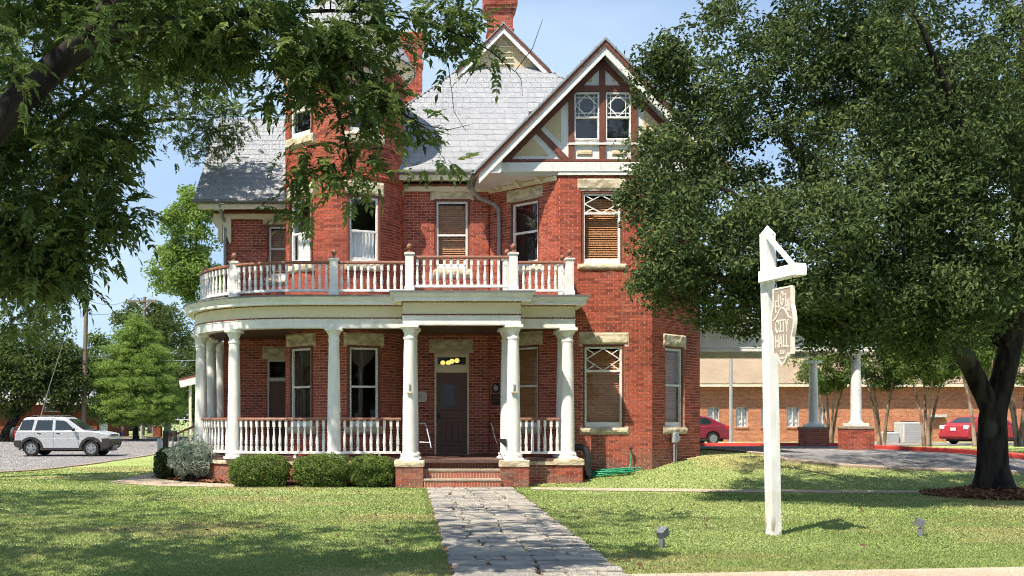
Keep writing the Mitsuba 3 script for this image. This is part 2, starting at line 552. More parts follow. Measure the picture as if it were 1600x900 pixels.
def lay(bk, where, u0, u1, z0, z1, holes=(), pitch=0.215, course=0.0685, phase=0.0):
    """Running bond between u0..u1 and z0..z1. where(u) gives (point, along, inward) of the wall face. Joints stay open, 10 mm wide."""
    k0 = int(math.floor(z0 / course))
    k = k0
    while k * course < z1 - 0.012:
        za, zb = max(z0, k * course + 0.006), min(z1, (k + 1) * course - 0.006)
        if zb - za > 0.012:
            cuts = [(h[0], h[1]) for h in holes if h[2] < zb - 0.01 and h[3] > za + 0.01]
            off = pitch * 0.5 * (k % 2) + phase
            for a, b in intervals(u0, u1, cuts):
                j = math.floor((a - off) / pitch)
                while True:
                    x0, x1 = j * pitch + off, (j + 1) * pitch + off
                    j += 1
                    if x0 >= b: break
                    x0, x1 = max(a, x0) + (0.006 if x0 > a else 0), min(b, x1) - (0.006 if x1 < b else 0)
                    if x1 - x0 < 0.025: continue
                    m = (x0 + x1) / 2
                    p, t, n = where(m)
                    proud = 0.0065 + rb.uniform(-0.0015, 0.0015)
                    bk.add(np.array([p[0], p[1], (za + zb) / 2]) + n * (0.012 - proud), ((x1 - x0) / 2, 0.012, (zb - za) / 2), t, n, tone())
        k += 1


def plane_where(fr):
    return lambda u: (fr.pt(u, 0, 0), fr.t, fr.n)


def round_where(cx, cy, r):
    def w(u):
        th = u / r
        d = np.array([math.sin(th), -math.cos(th), 0])
        return np.array([cx, cy, 0]) + r * d, np.array([math.cos(th), math.sin(th), 0]), -d
    return w


def backing(fr, u0, u1, z0, z1, holes=(), thick=0.24):
    poly = sg.box(u0, z0, u1, z1)
    for h in holes:
        poly = poly.difference(sg.box(h[0], h[2], h[1], h[3]))
    return fr(upright(poly, 0.003, thick))


def rock(w, h, d, seed, amp=0.022, step=0.035):
    """A rock-faced stone block: centred on u, front towards -y, from z=0 to h."""
    nx, nz = max(3, int(w / step)), max(3, int(h / step))
    x, z = np.meshgrid(np.linspace(-w / 2, w / 2, nx + 1), np.linspace(0, h, nz + 1), indexing="ij")
    e = np.minimum(np.minimum(x + w / 2, w / 2 - x) / 0.03, np.minimum(z, h - z) / 0.03).clip(0, 1)
    p = np.stack([x * 11 + seed * 7.3, z * 11, np.full_like(x, seed * 1.7)], -1)
    y = -(0.012 + amp * (1.8 * meshkit.fbm(p, 3, seed) - 0.25)) * e
    v = np.stack([x, y, z], -1).reshape(-1, 3)
    i, j = np.meshgrid(np.arange(nx), np.arange(nz), indexing="ij")
    a = (i * (nz + 1) + j).ravel()
    f = np.vstack([np.stack([a, a + nz + 1, a + nz + 2], -1), np.stack([a, a + nz + 2, a + 1], -1)])
    front = trimesh.Trimesh(v, f, process=False)
    return cat([front, box(-w / 2, w / 2, 0.001, d, 0, h)])


# ================================================================== THE SETTING
def ss(a, b, x):
    t = np.clip((np.asarray(x, float) - a) / (b - a), 0, 1)
    return t * t * (3 - 2 * t)


def hgt(x, y):
    """Height of the ground."""
    x, y = np.asarray(x, float), np.asarray(y, float)
    h = 0.008 * np.clip(y - 10.6, 0, 11.6)
    h = h + 0.58 * ss(22.2, 27, y) * ss(1.5, 7.5, x) * (1 - 0.65 * ss(32, 52, y))
    h = h - 0.11 * ss(-9, -12, x) * ss(26, 32, y) * (1 - ss(44, 62, y)) + 0.26 * ss(46, 66, y) * (1 - ss(-5, 5, x))
    und = 0.02 * (meshkit.fbm(np.stack([x * 0.35, y * 0.35, np.zeros_like(x)], -1), 2, 5) - 0.5)
    return h + und * ss(10.5, 12, y)


def ground_at(px, py):
    """Where the ground meets the line of sight through px, py."""
    Y = np.linspace(6, 160, 6000)
    X = (px - CX) / FPX * Y
    z = EYE + (CY - py) / FPX * Y
    i = np.argmax(z < hgt(X, Y))
    return np.array([X[i], Y[i]])


def graded(a, b, fine0, fine1, step, grow=1.25):
    v = list(np.arange(fine0, fine1 + 1e-6, step))
    s = step
    while v[-1] < b:
        s *= grow; v.append(v[-1] + s)
    s = step
    while v[0] > a:
        s *= grow; v.insert(0, v[0] - s)
    return np.array(v)


gxs, gys = graded(-700, 700, -14, 17, 0.25), graded(-60, 900, 9, 36, 0.25)
GX, GY = np.meshgrid(gxs, gys, indexing="ij")
gv = np.stack([GX, GY, hgt(GX, GY)], -1).reshape(-1, 3)
i_, j_ = np.meshgrid(np.arange(len(gxs) - 1), np.arange(len(gys) - 1), indexing="ij")
a_ = (i_ * len(gys) + j_).ravel()
gf = np.vstack([np.stack([a_, a_ + len(gys), a_ + len(gys) + 1], -1), np.stack([a_, a_ + len(gys) + 1, a_ + 1], -1)])
put("ground", trimesh.Trimesh(gv, gf, process=False), "m_grass", smooth=True, kind="structure")


def drape(poly, lift, edge=0.45, maxarea=None):
    """A plan polygon laid on the ground, lifted a little."""
    b = poly.bounds
    xs, ys = np.arange(b[0], b[2] + edge, edge), np.arange(b[1], b[3] + edge, edge)
    tris = []
    shapely.prepare(poly)
    for x in xs:
        for y in ys:
            c = sg.box(x, y, x + edge, y + edge)
            if poly.contains(c):
                tris.append(np.array([[x, y], [x + edge, y], [x + edge, y + edge]])); tris.append(np.array([[x, y], [x + edge, y + edge], [x, y + edge]]))
            elif poly.intersects(c):
                q = poly.intersection(c)
                for g in getattr(q, "geoms", [q]):
                    if g.geom_type == "Polygon" and g.area > 1e-5:
                        vv, ff = trimesh.creation.triangulate_polygon(g, engine="earcut")
                        tris += [vv[t] for t in ff]
    p = np.array(tris).reshape(-1, 2)
    v = np.column_stack([p, hgt(p[:, 0], p[:, 1]) + lift])
    f = np.arange(len(v)).reshape(-1, 3)
    m = trimesh.Trimesh(v, f, process=False)
    m.merge_vertices()
    bad = m.face_normals[:, 2] < 0
    ff = np.array(m.faces); ff[bad] = ff[bad][:, ::-1]
    return trimesh.Trimesh(m.vertices, ff, process=False)


def kerb_mesh(path, w, h, over=0.0):
    path = np.asarray(path, float)
    seg = np.vstack([np.linspace(a, b, max(2, int(np.linalg.norm(b - a) / 0.8)) + 1)[:-1] for a, b in zip(path[:-1], path[1:])] + [path[-1:]])
    m = miters(seg)
    rows = []
    for o, z in ((0, -0.05), (0.0, h - 0.02), (0.02, h), (w - 0.02, h), (w, h - 0.02), (w, -0.05)):
        q = seg + m * o
        rows.append(np.column_stack([q, hgt(q[:, 0], q[:, 1]) + z]))
    k, n = len(rows), len(seg)
    v = np.vstack(rows)
    i, j = np.meshgrid(np.arange(k - 1), np.arange(n - 1), indexing="ij")
    a = (i * n + j).ravel()
    return trimesh.Trimesh(v, np.vstack([np.stack([a, a + 1, a + n + 1], -1), np.stack([a, a + n + 1, a + n], -1)]), process=False)


# street pavement at the very front
fs = lambda x: 10.6 + 0.115 * (x - 2.3)
pave = sg.Polygon([(-30, fs(-30) - 1.7), (30, fs(30) - 1.7), (30, fs(30)), (2.31, fs(2.31)), (-30, fs(-30))])
put("pavement", drape(pave, 0.02, 1.0), "m_concrete", smooth=True, kind="structure")

street = sg.box(-60, -6.5, 60, 6.2)
put("street", drape(street, 0.012, 2.0), "m_asphalt", smooth=True, kind="structure")
put("kerb", kerb_mesh([(60, 6.2), (-60, 6.2)], 0.16, 0.13), "m_concrete", kind="structure")

# parking lot on the left
lot = sg.Polygon([(-70, 30.2), (-14.2, 30.6), (-12.3, 31.3), (-11.3, 33), (-10.95, 36), (-11.1, 44), (-11.3, 66), (-70, 66)])
put("parking_lot", drape(lot, 0.025, 2.0), "m_asphalt", smooth=True, kind="structure")
kerbp = [(-14.2, 30.6), (-12.3, 31.3), (-11.3, 33), (-10.95, 36), (-11.1, 44), (-11.3, 66)]


put("kerb", kerb_mesh(kerbp[::-1], 0.16, 0.05), "m_concrete", kind="structure")
put("kerb", kerb_mesh([(-70, 66), (-11.3, 66)], 0.16, 0.14), "m_concrete", kind="structure")
for k in range(5):
    y = 33.5 + 2.75 * k
    put("parking_line", drape(sg.Polygon([(-17.6, y), (-12.6, y), (-12.6, y + 0.10), (-17.6, y + 0.10)]), 0.032, 0.6), "m_greywhite", kind="structure")

# driveway on the right
d0 = [ground_at(1108, 703), ground_at(1225, 721), ground_at(1310, 729), ground_at(1400, 735), ground_at(1600, 741)]
dnear = [(8.2, 31.5), tuple(d0[0])] + [tuple(p) for p in d0[1:]] + [(19, 23.2), (26, 21.5), (40, 19)]
k0 = [ground_at(x, y) for x, y in ((1372, 703), (1450, 707), (1530, 712), (1600, 718))]
kfar = [(11.5, 38.5), (15.6, 37.0)] + [tuple(p) for p in k0] + [(21, 25.6), (27, 23.2), (40, 20.5)]
drive = sg.Polygon(dnear + kfar[::-1][:-1] + [(11.5, 38.5), (8.2, 38.5)]).buffer(0)
put("driveway", drape(drive, 0.03, 0.5), "m_asphalt", smooth=True, kind="structure")
back_lot = sg.Polygon([(5, 50.5), (60, 50.5), (60, 57.0), (5, 57.0)])
put("driveway", drape(back_lot, 0.03, 1.5), "m_asphalt", smooth=True, kind="structure")
put("kerb", kerb_mesh(kfar[2:][::-1], 0.17, 0.15), "m_redpaint", kind="structure")
put("kerb", kerb_mesh([(9.2, 38.5), (11.5, 38.5), (15.6, 37.0)][::-1], 0.17, 0.15), "m_redpaint", kind="structure")
put("kerb", kerb_mesh(dnear[1:6], 0.14, 0.06), "m_concrete", kind="structure")

# concrete cross walk: right strip and the left walk to the side steps
w0 = [ground_at(x, y) for x, y in ((830, 762), (980, 763.5), (1150, 765.5), (1350, 767), (1600, 766))]
w1 = [ground_at(x, y) for x, y in ((1600, 769.5), (1350, 771), (1150, 770), (980, 768), (830, 765.5))]
put("walk", drape(sg.Polygon(w0 + [(22, w0[-1][1] - 0.3), (22, w1[0][1] - 0.3)] + w1), 0.011, 0.25), "m_concrete", smooth=True, kind="structure")
w2 = [ground_at(x, y) for x, y in ((480, 759.6), (340, 761.5), (240, 759.5), (168, 754), (215, 744), (250, 738))]
w3 = [(-6.6, 28.2), (-5.4, 28.2), (-5.6, 26.4)] + [ground_at(x, y) for x, y in ((262, 750.5), (330, 755.5), (400, 757.5), (480, 758.8))]
put("walk", drape(sg.Polygon(list(w2) + w3).buffer(0), 0.011, 0.25), "m_concrete", smooth=True, kind="structure")

# flagstone path
rp = random.Random(5)
X0P, X1P, Y0P, Y1P = 0.50, 2.38, 10.25, 22.66
bed = sg.Polygon([(X0P - 0.03, Y0P - 0.5), (X1P - 0.1, Y0P - 0.5), (X1P + 0.03, Y1P), (X0P, Y1P)])
path = put("path", drape(bed, 0.006, 0.4), "m_mulch", smooth=True, kind="structure")


def slab_stone(corners, z0, z1, r):
    poly = sg.Polygon(corners).buffer(-0.03).buffer(0.02)
    c = np.array(poly.exterior.coords)[:-1]
    n = 10
    idx = np.linspace(0, len(c), n, endpoint=False).astype(int)
    ring = poly.exterior
    pts = np.array([ring.interpolate(t, normalized=True).coords[0] for t in np.linspace(0, 1, 18, endpoint=False)])
    pts += np.array([[r.uniform(-0.012, 0.012), r.uniform(-0.012, 0.012)] for _ in pts])
    m = pts.mean(0)
    tilt = (r.uniform(-0.012, 0.012), r.uniform(-0.012, 0.012))
    up = lambda q, z: np.column_stack([q, z + (q - m) @ np.array(tilt)])
    v = np.vstack([up(pts, z0), up(pts, z1 - 0.012), up(m + (pts - m) * 0.955, z1), [[*m, z1 + r.uniform(-0.002, 0.004)]]])
    k = len(pts)
    f = []
    for i in range(k):
        j = (i + 1) % k
        f += [[i, j, k + j], [i, k + j, k + i], [k + i, k + j, 2 * k + j], [k + i, 2 * k + j, 2 * k + i], [2 * k + i, 2 * k + j, 3 * k]]
    mesh = trimesh.Trimesh(v, np.array(f), process=False)
    return mesh


JT = []
y = Y0P - 0.4
while y < Y1P - 0.12:
    dy = rp.uniform(0.30, 0.48)
    if y + dy > Y1P - 0.15: dy = Y1P - y
    mid = 1.42 + 0.05 * math.sin(y * 1.7) + rp.uniform(-0.04, 0.04)
    cuts = []
    for lo, hi in ((X0P, mid), (mid, X1P - 0.1 + 0.1 * (y - Y0P) / 12.4)):
        n = rp.choice((1, 2, 2, 2, 3))
        c = [lo] + sorted(lo + (hi - lo) * (i + rp.uniform(-0.16, 0.16)) / n for i in range(1, n)) + [hi]
        for a, b in zip(c[:-1], c[1:]):
            j = lambda s=0.03: rp.uniform(-s, s)
            y0_, y1_ = y + j(0.03), y + dy + j(0.03)
            cor = [(a + j(), y0_ + j(0.015)), (b + j(), y0_ + j(0.015)), (b + j(), y1_ + j(0.015)), (a + j(), y1_ + j(0.015))]
            JT += [(b, y0_ + (y1_ - y0_) * rp.random()) for _ in range(14)] + [(a + (b - a) * rp.random(), y1_) for _ in range(5)]
            zz = float(hgt((a + b) / 2, y + dy / 2))
            st = slab_stone(cor, zz - 0.05, zz + rp.uniform(0.026, 0.040), rp)
            t = rp.random()
            put("stone", st, "m_flag", path, uv=np.full((len(st.vertices), 2), t))
    y += dy

# planting bed along the porch and mulch ring under the oak
bedp = [ground_at(x, y) for x, y in ((660, 761), (480, 759.4), (400, 757.7), (330, 755.7), (262, 750.6))] + [(-5.75, 26.4), (-5.75, 28), (-5.0, 28), (-4.6, 25.2), (-2.5, 23.9), (0, 23.9), (0, 23)]
put("planting_bed", drape(sg.Polygon(bedp).buffer(0), 0.03, 0.3), "m_mulch", smooth=True, kind="structure")
OAK = np.array([gx(1553, 20.6), 20.6])


def chips(name, pts, zf, seed, size=(0.02, 0.07)):
    r = np.random.default_rng(seed)
    n = len(pts)
    L, W = r.uniform(*size, n), r.uniform(0.008, 0.022, n)
    a, tl = r.uniform(0, 2 * np.pi, n), r.normal(0, 0.35, n)
    u = np.stack([np.cos(a), np.sin(a), tl], -1) * L[:, None]
    w = np.stack([-np.sin(a), np.cos(a), r.normal(0, 0.4, n)], -1) * W[:, None]
    c = np.column_stack([pts, zf(pts[:, 0], pts[:, 1]) + r.uniform(0.0, 0.03, n)])
    v = np.stack([c - u - w, c + u - w, c + u + w, c - u + w], 1).reshape(-1, 3)
    k = np.arange(n)[:, None] * 4
    f = np.vstack([k + [0, 1, 2], k + [0, 2, 3]])
    t = np.repeat(r.random(n), 4)
    return trimesh.Trimesh(v, f, process=False), np.stack([t, t], -1)


r_ = np.random.default_rng(3)
th, rr = r_.uniform(0, 2 * np.pi, 9000), np.sqrt(r_.uniform(0.06, 1, 9000)) * (1.22 + 0.1 * np.sin(r_.uniform(0, 6.28, 9000)))
mz = lambda x, y: hgt(x, y) + 0.16 * np.exp(-((x - OAK[0]) ** 2 + (y - OAK[1]) ** 2) / 0.5) + 0.015
ringv = [(0.0, 0.0)] + [(q, a) for q in (0.4, 0.75, 1.0, 1.2) for a in np.linspace(0, 2 * np.pi, 28, endpoint=False)]
rv = np.array([[OAK[0] + q * math.cos(a), OAK[1] + q * math.sin(a)] for q, a in ringv])
rv3 = np.column_stack([rv, mz(rv[:, 0], rv[:, 1]) - np.where(np.arange(len(rv)) > 84, 0.03, 0.0)])
rf = [[0, 1 + i, 1 + (i + 1) % 28] for i in range(28)]
for q in range(3):
    for i in range(28):
        a, b = 1 + q * 28 + i, 1 + q * 28 + (i + 1) % 28
        rf += [[a, a + 28, b + 28], [a, b + 28, b]]
put("mulch_ring", trimesh.Trimesh(rv3, np.array(rf), process=False), "m_mulch", smooth=True, kind="structure")
m_, uv_ = chips("c", np.column_stack([OAK[0] + rr * np.cos(th), OAK[1] + rr * np.sin(th)]), mz, 4)
k_ = put("bark_mulch", m_, "m_mulch", uv=uv_)
tag(k_, "reddish brown bark mulch chips heaped round the oak trunk", "mulch", kind="stuff")
bp = sg.Polygon(bedp).buffer(0)
bpts = np.column_stack([r_.uniform(bp.bounds[0], bp.bounds[2], 26000), r_.uniform(bp.bounds[1], bp.bounds[3], 26000)])
bpts = bpts[shapely.contains_xy(bp, bpts[:, 0], bpts[:, 1])][:9000]
m_, uv_ = chips("c", bpts, lambda x, y: hgt(x, y) + 0.03, 6, (0.015, 0.05))
k_ = put("bark_mulch", m_, "m_mulch", uv=uv_)
tag(k_, "dry brown mulch and leaf litter along the porch foundation", "mulch", kind="stuff")

# lawn blades, denser near the street
nolawn = shapely.union_all([bed.buffer(0.02), pave, sg.Polygon(w0 + [(22, 21), (22, 20.5)] + w1).buffer(0), sg.Polygon(list(w2) + w3).buffer(0), bp, drive, lot, sg.Point(*OAK).buffer(1.15),
                            sg.box(0.3, 22.6, 2.3, 30), sg.Polygon([(-5.3, 27), (-4.7, 25), (-2.5, 23.8), (3.9, 23.8), (3.8, 25), (6, 25), (7.6, 26.6), (7.6, 40), (-5.3, 40)])])
shapely.prepare(nolawn)
rg = np.random.default_rng(8)
blades = []
for y0, y1, dens in ((9.9, 12.5, 2600), (12.5, 16.5, 1700), (16.5, 21, 900), (21, 26, 480), (26, 33, 170)):
    xa, xb = -0.42 * y1 - 0.3, 0.63 * y1
    n = int((xb - xa) * (y1 - y0) * dens)
    p = np.column_stack([rg.uniform(xa, xb, n), rg.uniform(y0, y1, n)])
    ok = (p[:, 0] > -0.39 * p[:, 1] - 0.2) & (p[:, 0] < 0.6 * p[:, 1] + 0.2) & (p[:, 1] > fs(p[:, 0]) - np.where(p[:, 0] < 0.5, 3, 0)) & ~shapely.contains_xy(nolawn, p[:, 0], p[:, 1])
    blades.append(p[ok])
# ragged edge of the lawn along the path, and tufts in its joints
n = 5200
ed = np.column_stack([np.where(rg.random(n) < 0.5, X0P - 0.03, X1P + 0.0) + rg.normal(0, 0.035, n), rg.uniform(9.9, 22.5, n)])
ed[:, 0] -= np.where(ed[:, 0] > 1.4, 0.1 * (1 - (ed[:, 1] - Y0P) / 12.4), 0)
jt = np.array(JT) + rg.normal(0, 0.012, (len(JT), 2))
jt = jt[meshkit.noise(np.column_stack([jt * 2.2, np.zeros(len(jt))]), 2) > 0.42]
blades = np.vstack(blades + [ed, jt])
n = len(blades)
print("blades", n)
hh = rg.uniform(0.016, 0.036, n) * (0.9 + 0.2 * meshkit.noise(np.column_stack([blades * 1.3, np.zeros(n)]), 3))
a = rg.uniform(0, 2 * np.pi, n)
w = rg.uniform(0.003, 0.006, n) * (1 + 0.05 * blades[:, 1])
lean = np.column_stack([rg.normal(0, 0.6, n), rg.normal(0, 0.6, n)]) * hh[:, None]
c = np.column_stack([blades, hgt(blades[:, 0], blades[:, 1])])
dx = np.column_stack([np.cos(a) * w, np.sin(a) * w, np.zeros(n)])
gvv = np.stack([c - dx, c + dx, c + np.column_stack([lean, hh])], 1).reshape(-1, 3)
t = np.repeat(rg.random(n), 3)
k_ = put("grass", trimesh.Trimesh(gvv, np.arange(3 * n).reshape(-1, 3), process=False), "m_blade", uv=np.stack([t, t], -1))
tag(k_, "short green lawn grass with dry yellow patches", "grass", kind="stuff")

# fallen leaves on the lawn
nl = 80
fl = np.column_stack([rg.uniform(-5, 9, nl * 3), rg.uniform(11, 21.5, nl * 3)])
fl = fl[~shapely.contains_xy(nolawn, fl[:, 0], fl[:, 1])][:nl]
m_, uv_ = chips("f", fl, lambda x, y: hgt(x, y) + 0.03, 9, (0.02, 0.045))
k_ = put("fallen_leaf_litter", m_, "m_mulch", uv=uv_ * 0.15)
tag(k_, "brown fallen leaves scattered over the lawn", "leaves", kind="stuff")


# ================================================================== THE HOUSE
H = thing("brick_house", "two storey red brick house with round turret, white columned porch and half timbered gable", "house")
BK = {}                                           # bricks of each wall: BK[wall] = Bricks()


def frect(w0, w1, z0, z1, b, y0, y1):
    """A rectangular frame of bars b wide."""
    return cat([cbox(w0, w0 + b, y0, y1, z0, z1, 0.006), cbox(w1 - b, w1, y0, y1, z0, z1, 0.006), cbox(w0 + b, w1 - b, y0, y1, z1 - b, z1, 0.006), cbox(w0 + b, w1 - b, y0, y1, z0, z0 + b, 0.006)])


def pane(w0, w1, z0, z1, y):
    v = np.array([[w0, y, z0], [w1, y, z0], [w1, y, z1], [w0, y, z1]])
    return trimesh.Trimesh(v, np.array([[0, 1, 2], [0, 2, 3]]), process=False)


def slats(w0, w1, z0, z1, y, pitch=0.054):
    n = int((z1 - z0) / pitch)
    r = random.Random(int(z0 * 100 + w1 * 991))
    return cat([beam((w0, y + r.uniform(-0.001, 0.001), z0 + (i + 0.5) * pitch), (w1, y, z0 + (i + 0.5) * pitch + r.uniform(-0.002, 0.002)), 0.058, 0.003, up=(0, -1.5, 1)) for i in range(n)])


def folds(w0, w1, z0, z1, y, amp=0.025, n=7, seed=0, hem=None):
    u = np.linspace(0, 1, 60)
    z = np.linspace(0, 1, 8)
    U, Z = np.meshgrid(u, z, indexing="ij")
    r = np.random.default_rng(seed)
    Yd = amp * np.sin(U * n * 2 * np.pi + 0.8 * np.sin(U * 9 + seed)) * (1 - 0.4 * Z)
    top = z1 * np.ones_like(U)
    bot = z0 * np.ones_like(U) if hem is None else hem(U)
    v = np.stack([w0 + U * (w1 - w0), y + Yd, bot + Z * (top - bot)], -1).reshape(-1, 3)
    i, j = np.meshgrid(np.arange(59), np.arange(7), indexing="ij")
    a = (i * 8 + j).ravel()
    return trimesh.Trimesh(v, np.vstack([np.stack([a, a + 8, a + 9], -1), np.stack([a, a + 9, a + 1], -1)]), process=False)


_seed = [0]


def window(fr, u, w, z0, z1, zr, style="plain", cover="blind", lint=None, sill=None, parent=None):
    """A sash window centred at u. Returns (holes of the bricks, holes of the backing)."""
    parent = parent or H
    _seed[0] += 1
    sd = _seed[0]
    key = tag(ukey(parent + "__window"))
    a, b = u - w / 2, u + w / 2
    P = lambda name, mesh, mat, **k: put(name, fr(mesh), mat, key, **k)
    g = 0.055
    # brown casing in the reveal, white frame inside it
    P("casing", cat([box(a - g, a, 0.02, 0.20, z0, z1 + g), box(b, b + g, 0.02, 0.20, z0, z1 + g), box(a, b, 0.02, 0.20, z1, z1 + g)]), "m_trim")
    P("frame", cat([frect(a, b, z0, z1, 0.05, 0.055, 0.13), cbox(a + 0.05, b - 0.05, 0.05, 0.12, zr - 0.025, zr + 0.025, 0.006), cbox(a + 0.05, b - 0.05, 0.075, 0.13, z0 + 0.05, z0 + 0.13, 0.006)]), "m_white")
    gl_ = "m_clearglass" if cover in ("curtain", "none", "darkblind") else "m_glass"
    P("pane", pane(a + 0.05, b - 0.05, zr + 0.025, z1 - 0.05, 0.085), gl_)
    P("pane", pane(a + 0.05, b - 0.05, z0 + 0.13, zr - 0.025, 0.105), gl_)
    if style == "diamond":
        x0, x1, q0, q1 = a + 0.045, b - 0.045, zr + 0.02, z1 - 0.045
        xm, zm, bw = (x0 + x1) / 2, (q0 + q1) / 2, 0.024
        bar = lambda p, q: beam((p[0], 0.075, p[1]), (q[0], 0.075, q[1]), bw, 0.024, up=(0, 1, 0))
        ms = [bar((x0, zm), (xm, q1)), bar((xm, q1), (x1, zm)), bar((x1, zm), (xm, q0)), bar((xm, q0), (x0, zm))]
        for sx in (x0, x1):
            for sz in (q0, q1):
                ms.append(bar((sx, sz), (sx + (xm - sx) * 0.5, sz + (zm - sz) * 0.5)))
        P("muntin", cat(ms), "m_white")
    if cover == "blind":
        P("blind", slats(a + 0.03, b - 0.03, z0 + 0.08, z1 - 0.06, 0.20), "m_blind", kind="stuff")
    elif cover == "curtain":
        P("curtain", folds(a + 0.02, b - 0.02, z0, zr, 0.22, seed=sd), "m_curtain", smooth=True)
    elif cover == "drape":
        hem = lambda U: z1 - 0.16 - 0.30 * np.sin(np.pi * U)
        P("curtain", folds(a + 0.02, b - 0.02, z0, z1, 0.23, 0.02, 9, sd, hem), "m_drape", smooth=True)
        P("curtain", folds(a + 0.02, a + 0.13, z0, z1, 0.26, 0.02, 2, sd), "m_drape", smooth=True)
        P("curtain", folds(u - 0.05, u + 0.05, z0, z1, 0.30, 0.02, 2, sd), "m_drape", smooth=True)
    if cover == "darkblind":
        P("blind", slats(a + 0.03, b - 0.03, z0 + 0.08, z1 - 0.06, 0.24, 0.05), "m_dark", kind="stuff")
    bh = [(a - g, b + g, z0, z1 + g)]
    if lint:
        m = rock(lint[0], lint[2] - lint[1], 0.2, sd); m.apply_translation([u, 0, lint[1]])
        P("lintel", m, "m_stone")
        bh.append((u - lint[0] / 2 - 0.006, u + lint[0] / 2 + 0.006, lint[1] - 0.006, lint[2] + 0.006))
    if sill:
        m = rock(sill[0], sill[2] - sill[1], 0.25, sd + 50, 0.03); m.apply_translation([u, -0.03, sill[1]])
        P("sill", m, "m_stone")
        bh.append((u - sill[0] / 2 - 0.006, u + sill[0] / 2 + 0.006, sill[1] - 0.006, sill[2] + 0.006))
    return bh, [(a - g, b + g, z0, z1 + g)]


def wall(fr, u0, u1, z0, z1, wins, extra=()):
    """wins: list of window() results. Makes the backing part and lays its bricks."""
    bh = [h for w in wins for h in w[0]] + list(extra)
    kh = [h for w in wins for h in w[1]] + [h for h in extra if len(h) == 4 and h in extra]
    key = put("wall", backing(fr, u0, u1, z0, z1, kh), "m_mortar", H)
    bk = BK.setdefault(key, Bricks())
    lay(bk, plane_where(fr), u0, u1, z0, z1, bh)
    return key


# ---- front bay
FB = Frame(3.76, 25.0, 0.0)
LB = Frame(2.16, 26.6, -math.pi / 4)
RB = Frame(5.99, 25.0, math.pi / 4)
WT = 7.46
um = 4.785 - 3.76
wb = [window(FB, um, 0.905, 5.345, 7.05, 6.56, "diamond", "blind", (1.18, 7.13, 7.40), (1.18, 5.20, 5.335)),
      window(FB, um + 0.04, 0.905, 1.40, 3.35, 2.76, "diamond", "blind", (1.19, 3.41, 3.68), (1.18, 1.25, 1.39))]
bay_wall = wall(FB, 0, 2.23, -0.1, WT, wb)
wl = [window(LB, 1.19, 0.80, 5.40, 6.98, 6.24, "plain", "darkblind", (1.14, 7.05, 7.33), (1.1, 5.24, 5.39)),
      window(LB, 1.19, 0.80, 1.40, 3.38, 2.42, "plain", "blind", (1.14, 3.45, 3.73), (1.1, 1.25, 1.39))]
wall(LB, 0, 2.263, 0.2, WT, wl)
wr = [window(RB, 1.04, 0.82, 5.345, 6.98, 6.25, "plain", "blind", (1.14, 7.05, 7.33), (1.1, 5.20, 5.335)),
      window(RB, 1.04, 0.82, 1.40, 3.35, 2.44, "plain", "blind", (1.10, 3.41, 3.70), (1.10, 1.25, 1.39))]
wall(RB, 0, 2.263, 0.0, WT, wr)
# ---- main wall with the front door
MW = Frame(-0.6, 26.5, 0.0)
wm = [window(MW, 1.25 + 0.6, 0.80, 5.44, 7.165, 6.30, "plain", "blind", (1.10, 7.235, 7.55), (0.99, 5.25, 5.40))]
dA, dB, dT = 0.80 + 0.6, 1.68 + 0.6, 3.27
door_hole = (dA, dB, 0.62, dT)
dl = rock(1.12, 0.29, 0.2, 91); dl.apply_translation([(dA + dB) / 2 - 0.02, 0, 3.33])
put("lintel", MW(dl), "m_stone", H)
key = put("wall", backing(MW, 0, 2.78, 0.4, 7.6, [door_hole] + wm[0][1]), "m_mortar", H)
lay(BK.setdefault(key, Bricks()), plane_where(MW), 0, 2.78, 0.66, 7.6, [door_hole, ((dA + dB) / 2 - 0.586, (dA + dB) / 2 + 0.546, 3.325, 3.625)] + wm[0][0])
main_wall = key
dk = tag(ukey(H + "__front_door"))
DP = lambda n, m, mat, **k: put(n, MW(m), mat, dk, **k)
DP("frame", cat([cbox(dA, dA + 0.045, 0.0, 0.16, 0.7, dT), cbox(dB - 0.045, dB, 0.0, 0.16, 0.7, dT), cbox(dA + 0.045, dB - 0.045, 0.0, 0.16, dT - 0.05, dT), cbox(dA + 0.045, dB - 0.045, 0.0, 0.16, 2.79, 2.96), cbox(dA - 0.06, dB + 0.06, -0.06, 0.2, 0.665, 0.7)]), "m_cream")
DP("transom_frame", frect(dA + 0.045, dB - 0.045, 2.96, dT - 0.05, 0.035, 0.03, 0.09), "m_cream")
DP("transom_pane", pane(dA + 0.08, dB - 0.08, 2.99, dT - 0.085, 0.07), "m_glass")
lx0, lx1 = dA + 0.045, dB - 0.045
leafp = sg.box(lx0, 0.70, lx1, 2.79).difference(sg.box(lx0 + 0.13, 1.90, lx0 + 0.48, 2.50))
DP("door_leaf", upright(leafp, 0.075, 0.12), "m_wood")
DP("door_pane", pane(lx0 + 0.13, lx0 + 0.48, 1.90, 2.50, 0.09), "m_glass")
for x0, x1, z0, z1 in ((lx0 + 0.10, lx1 - 0.10, 1.62, 1.82), (lx0 + 0.12, lx0 + 0.24, 1.02, 1.54), (lx0 + 0.27, lx0 + 0.39, 1.02, 1.54), (lx0 + 0.42, lx0 + 0.54, 1.02, 1.54), (lx0 + 0.57, lx0 + 0.69, 1.02, 1.54), (lx0 + 0.12, lx1 - 0.12, 0.76, 0.94)):
    DP("panel", cbox(x0, x1, 0.055, 0.10, z0, z1, 0.012), "m_wood")
DP("door_curtain", box(lx0 + 0.12, lx0 + 0.49, 0.13, 0.134, 1.88, 2.52), "m_dark")
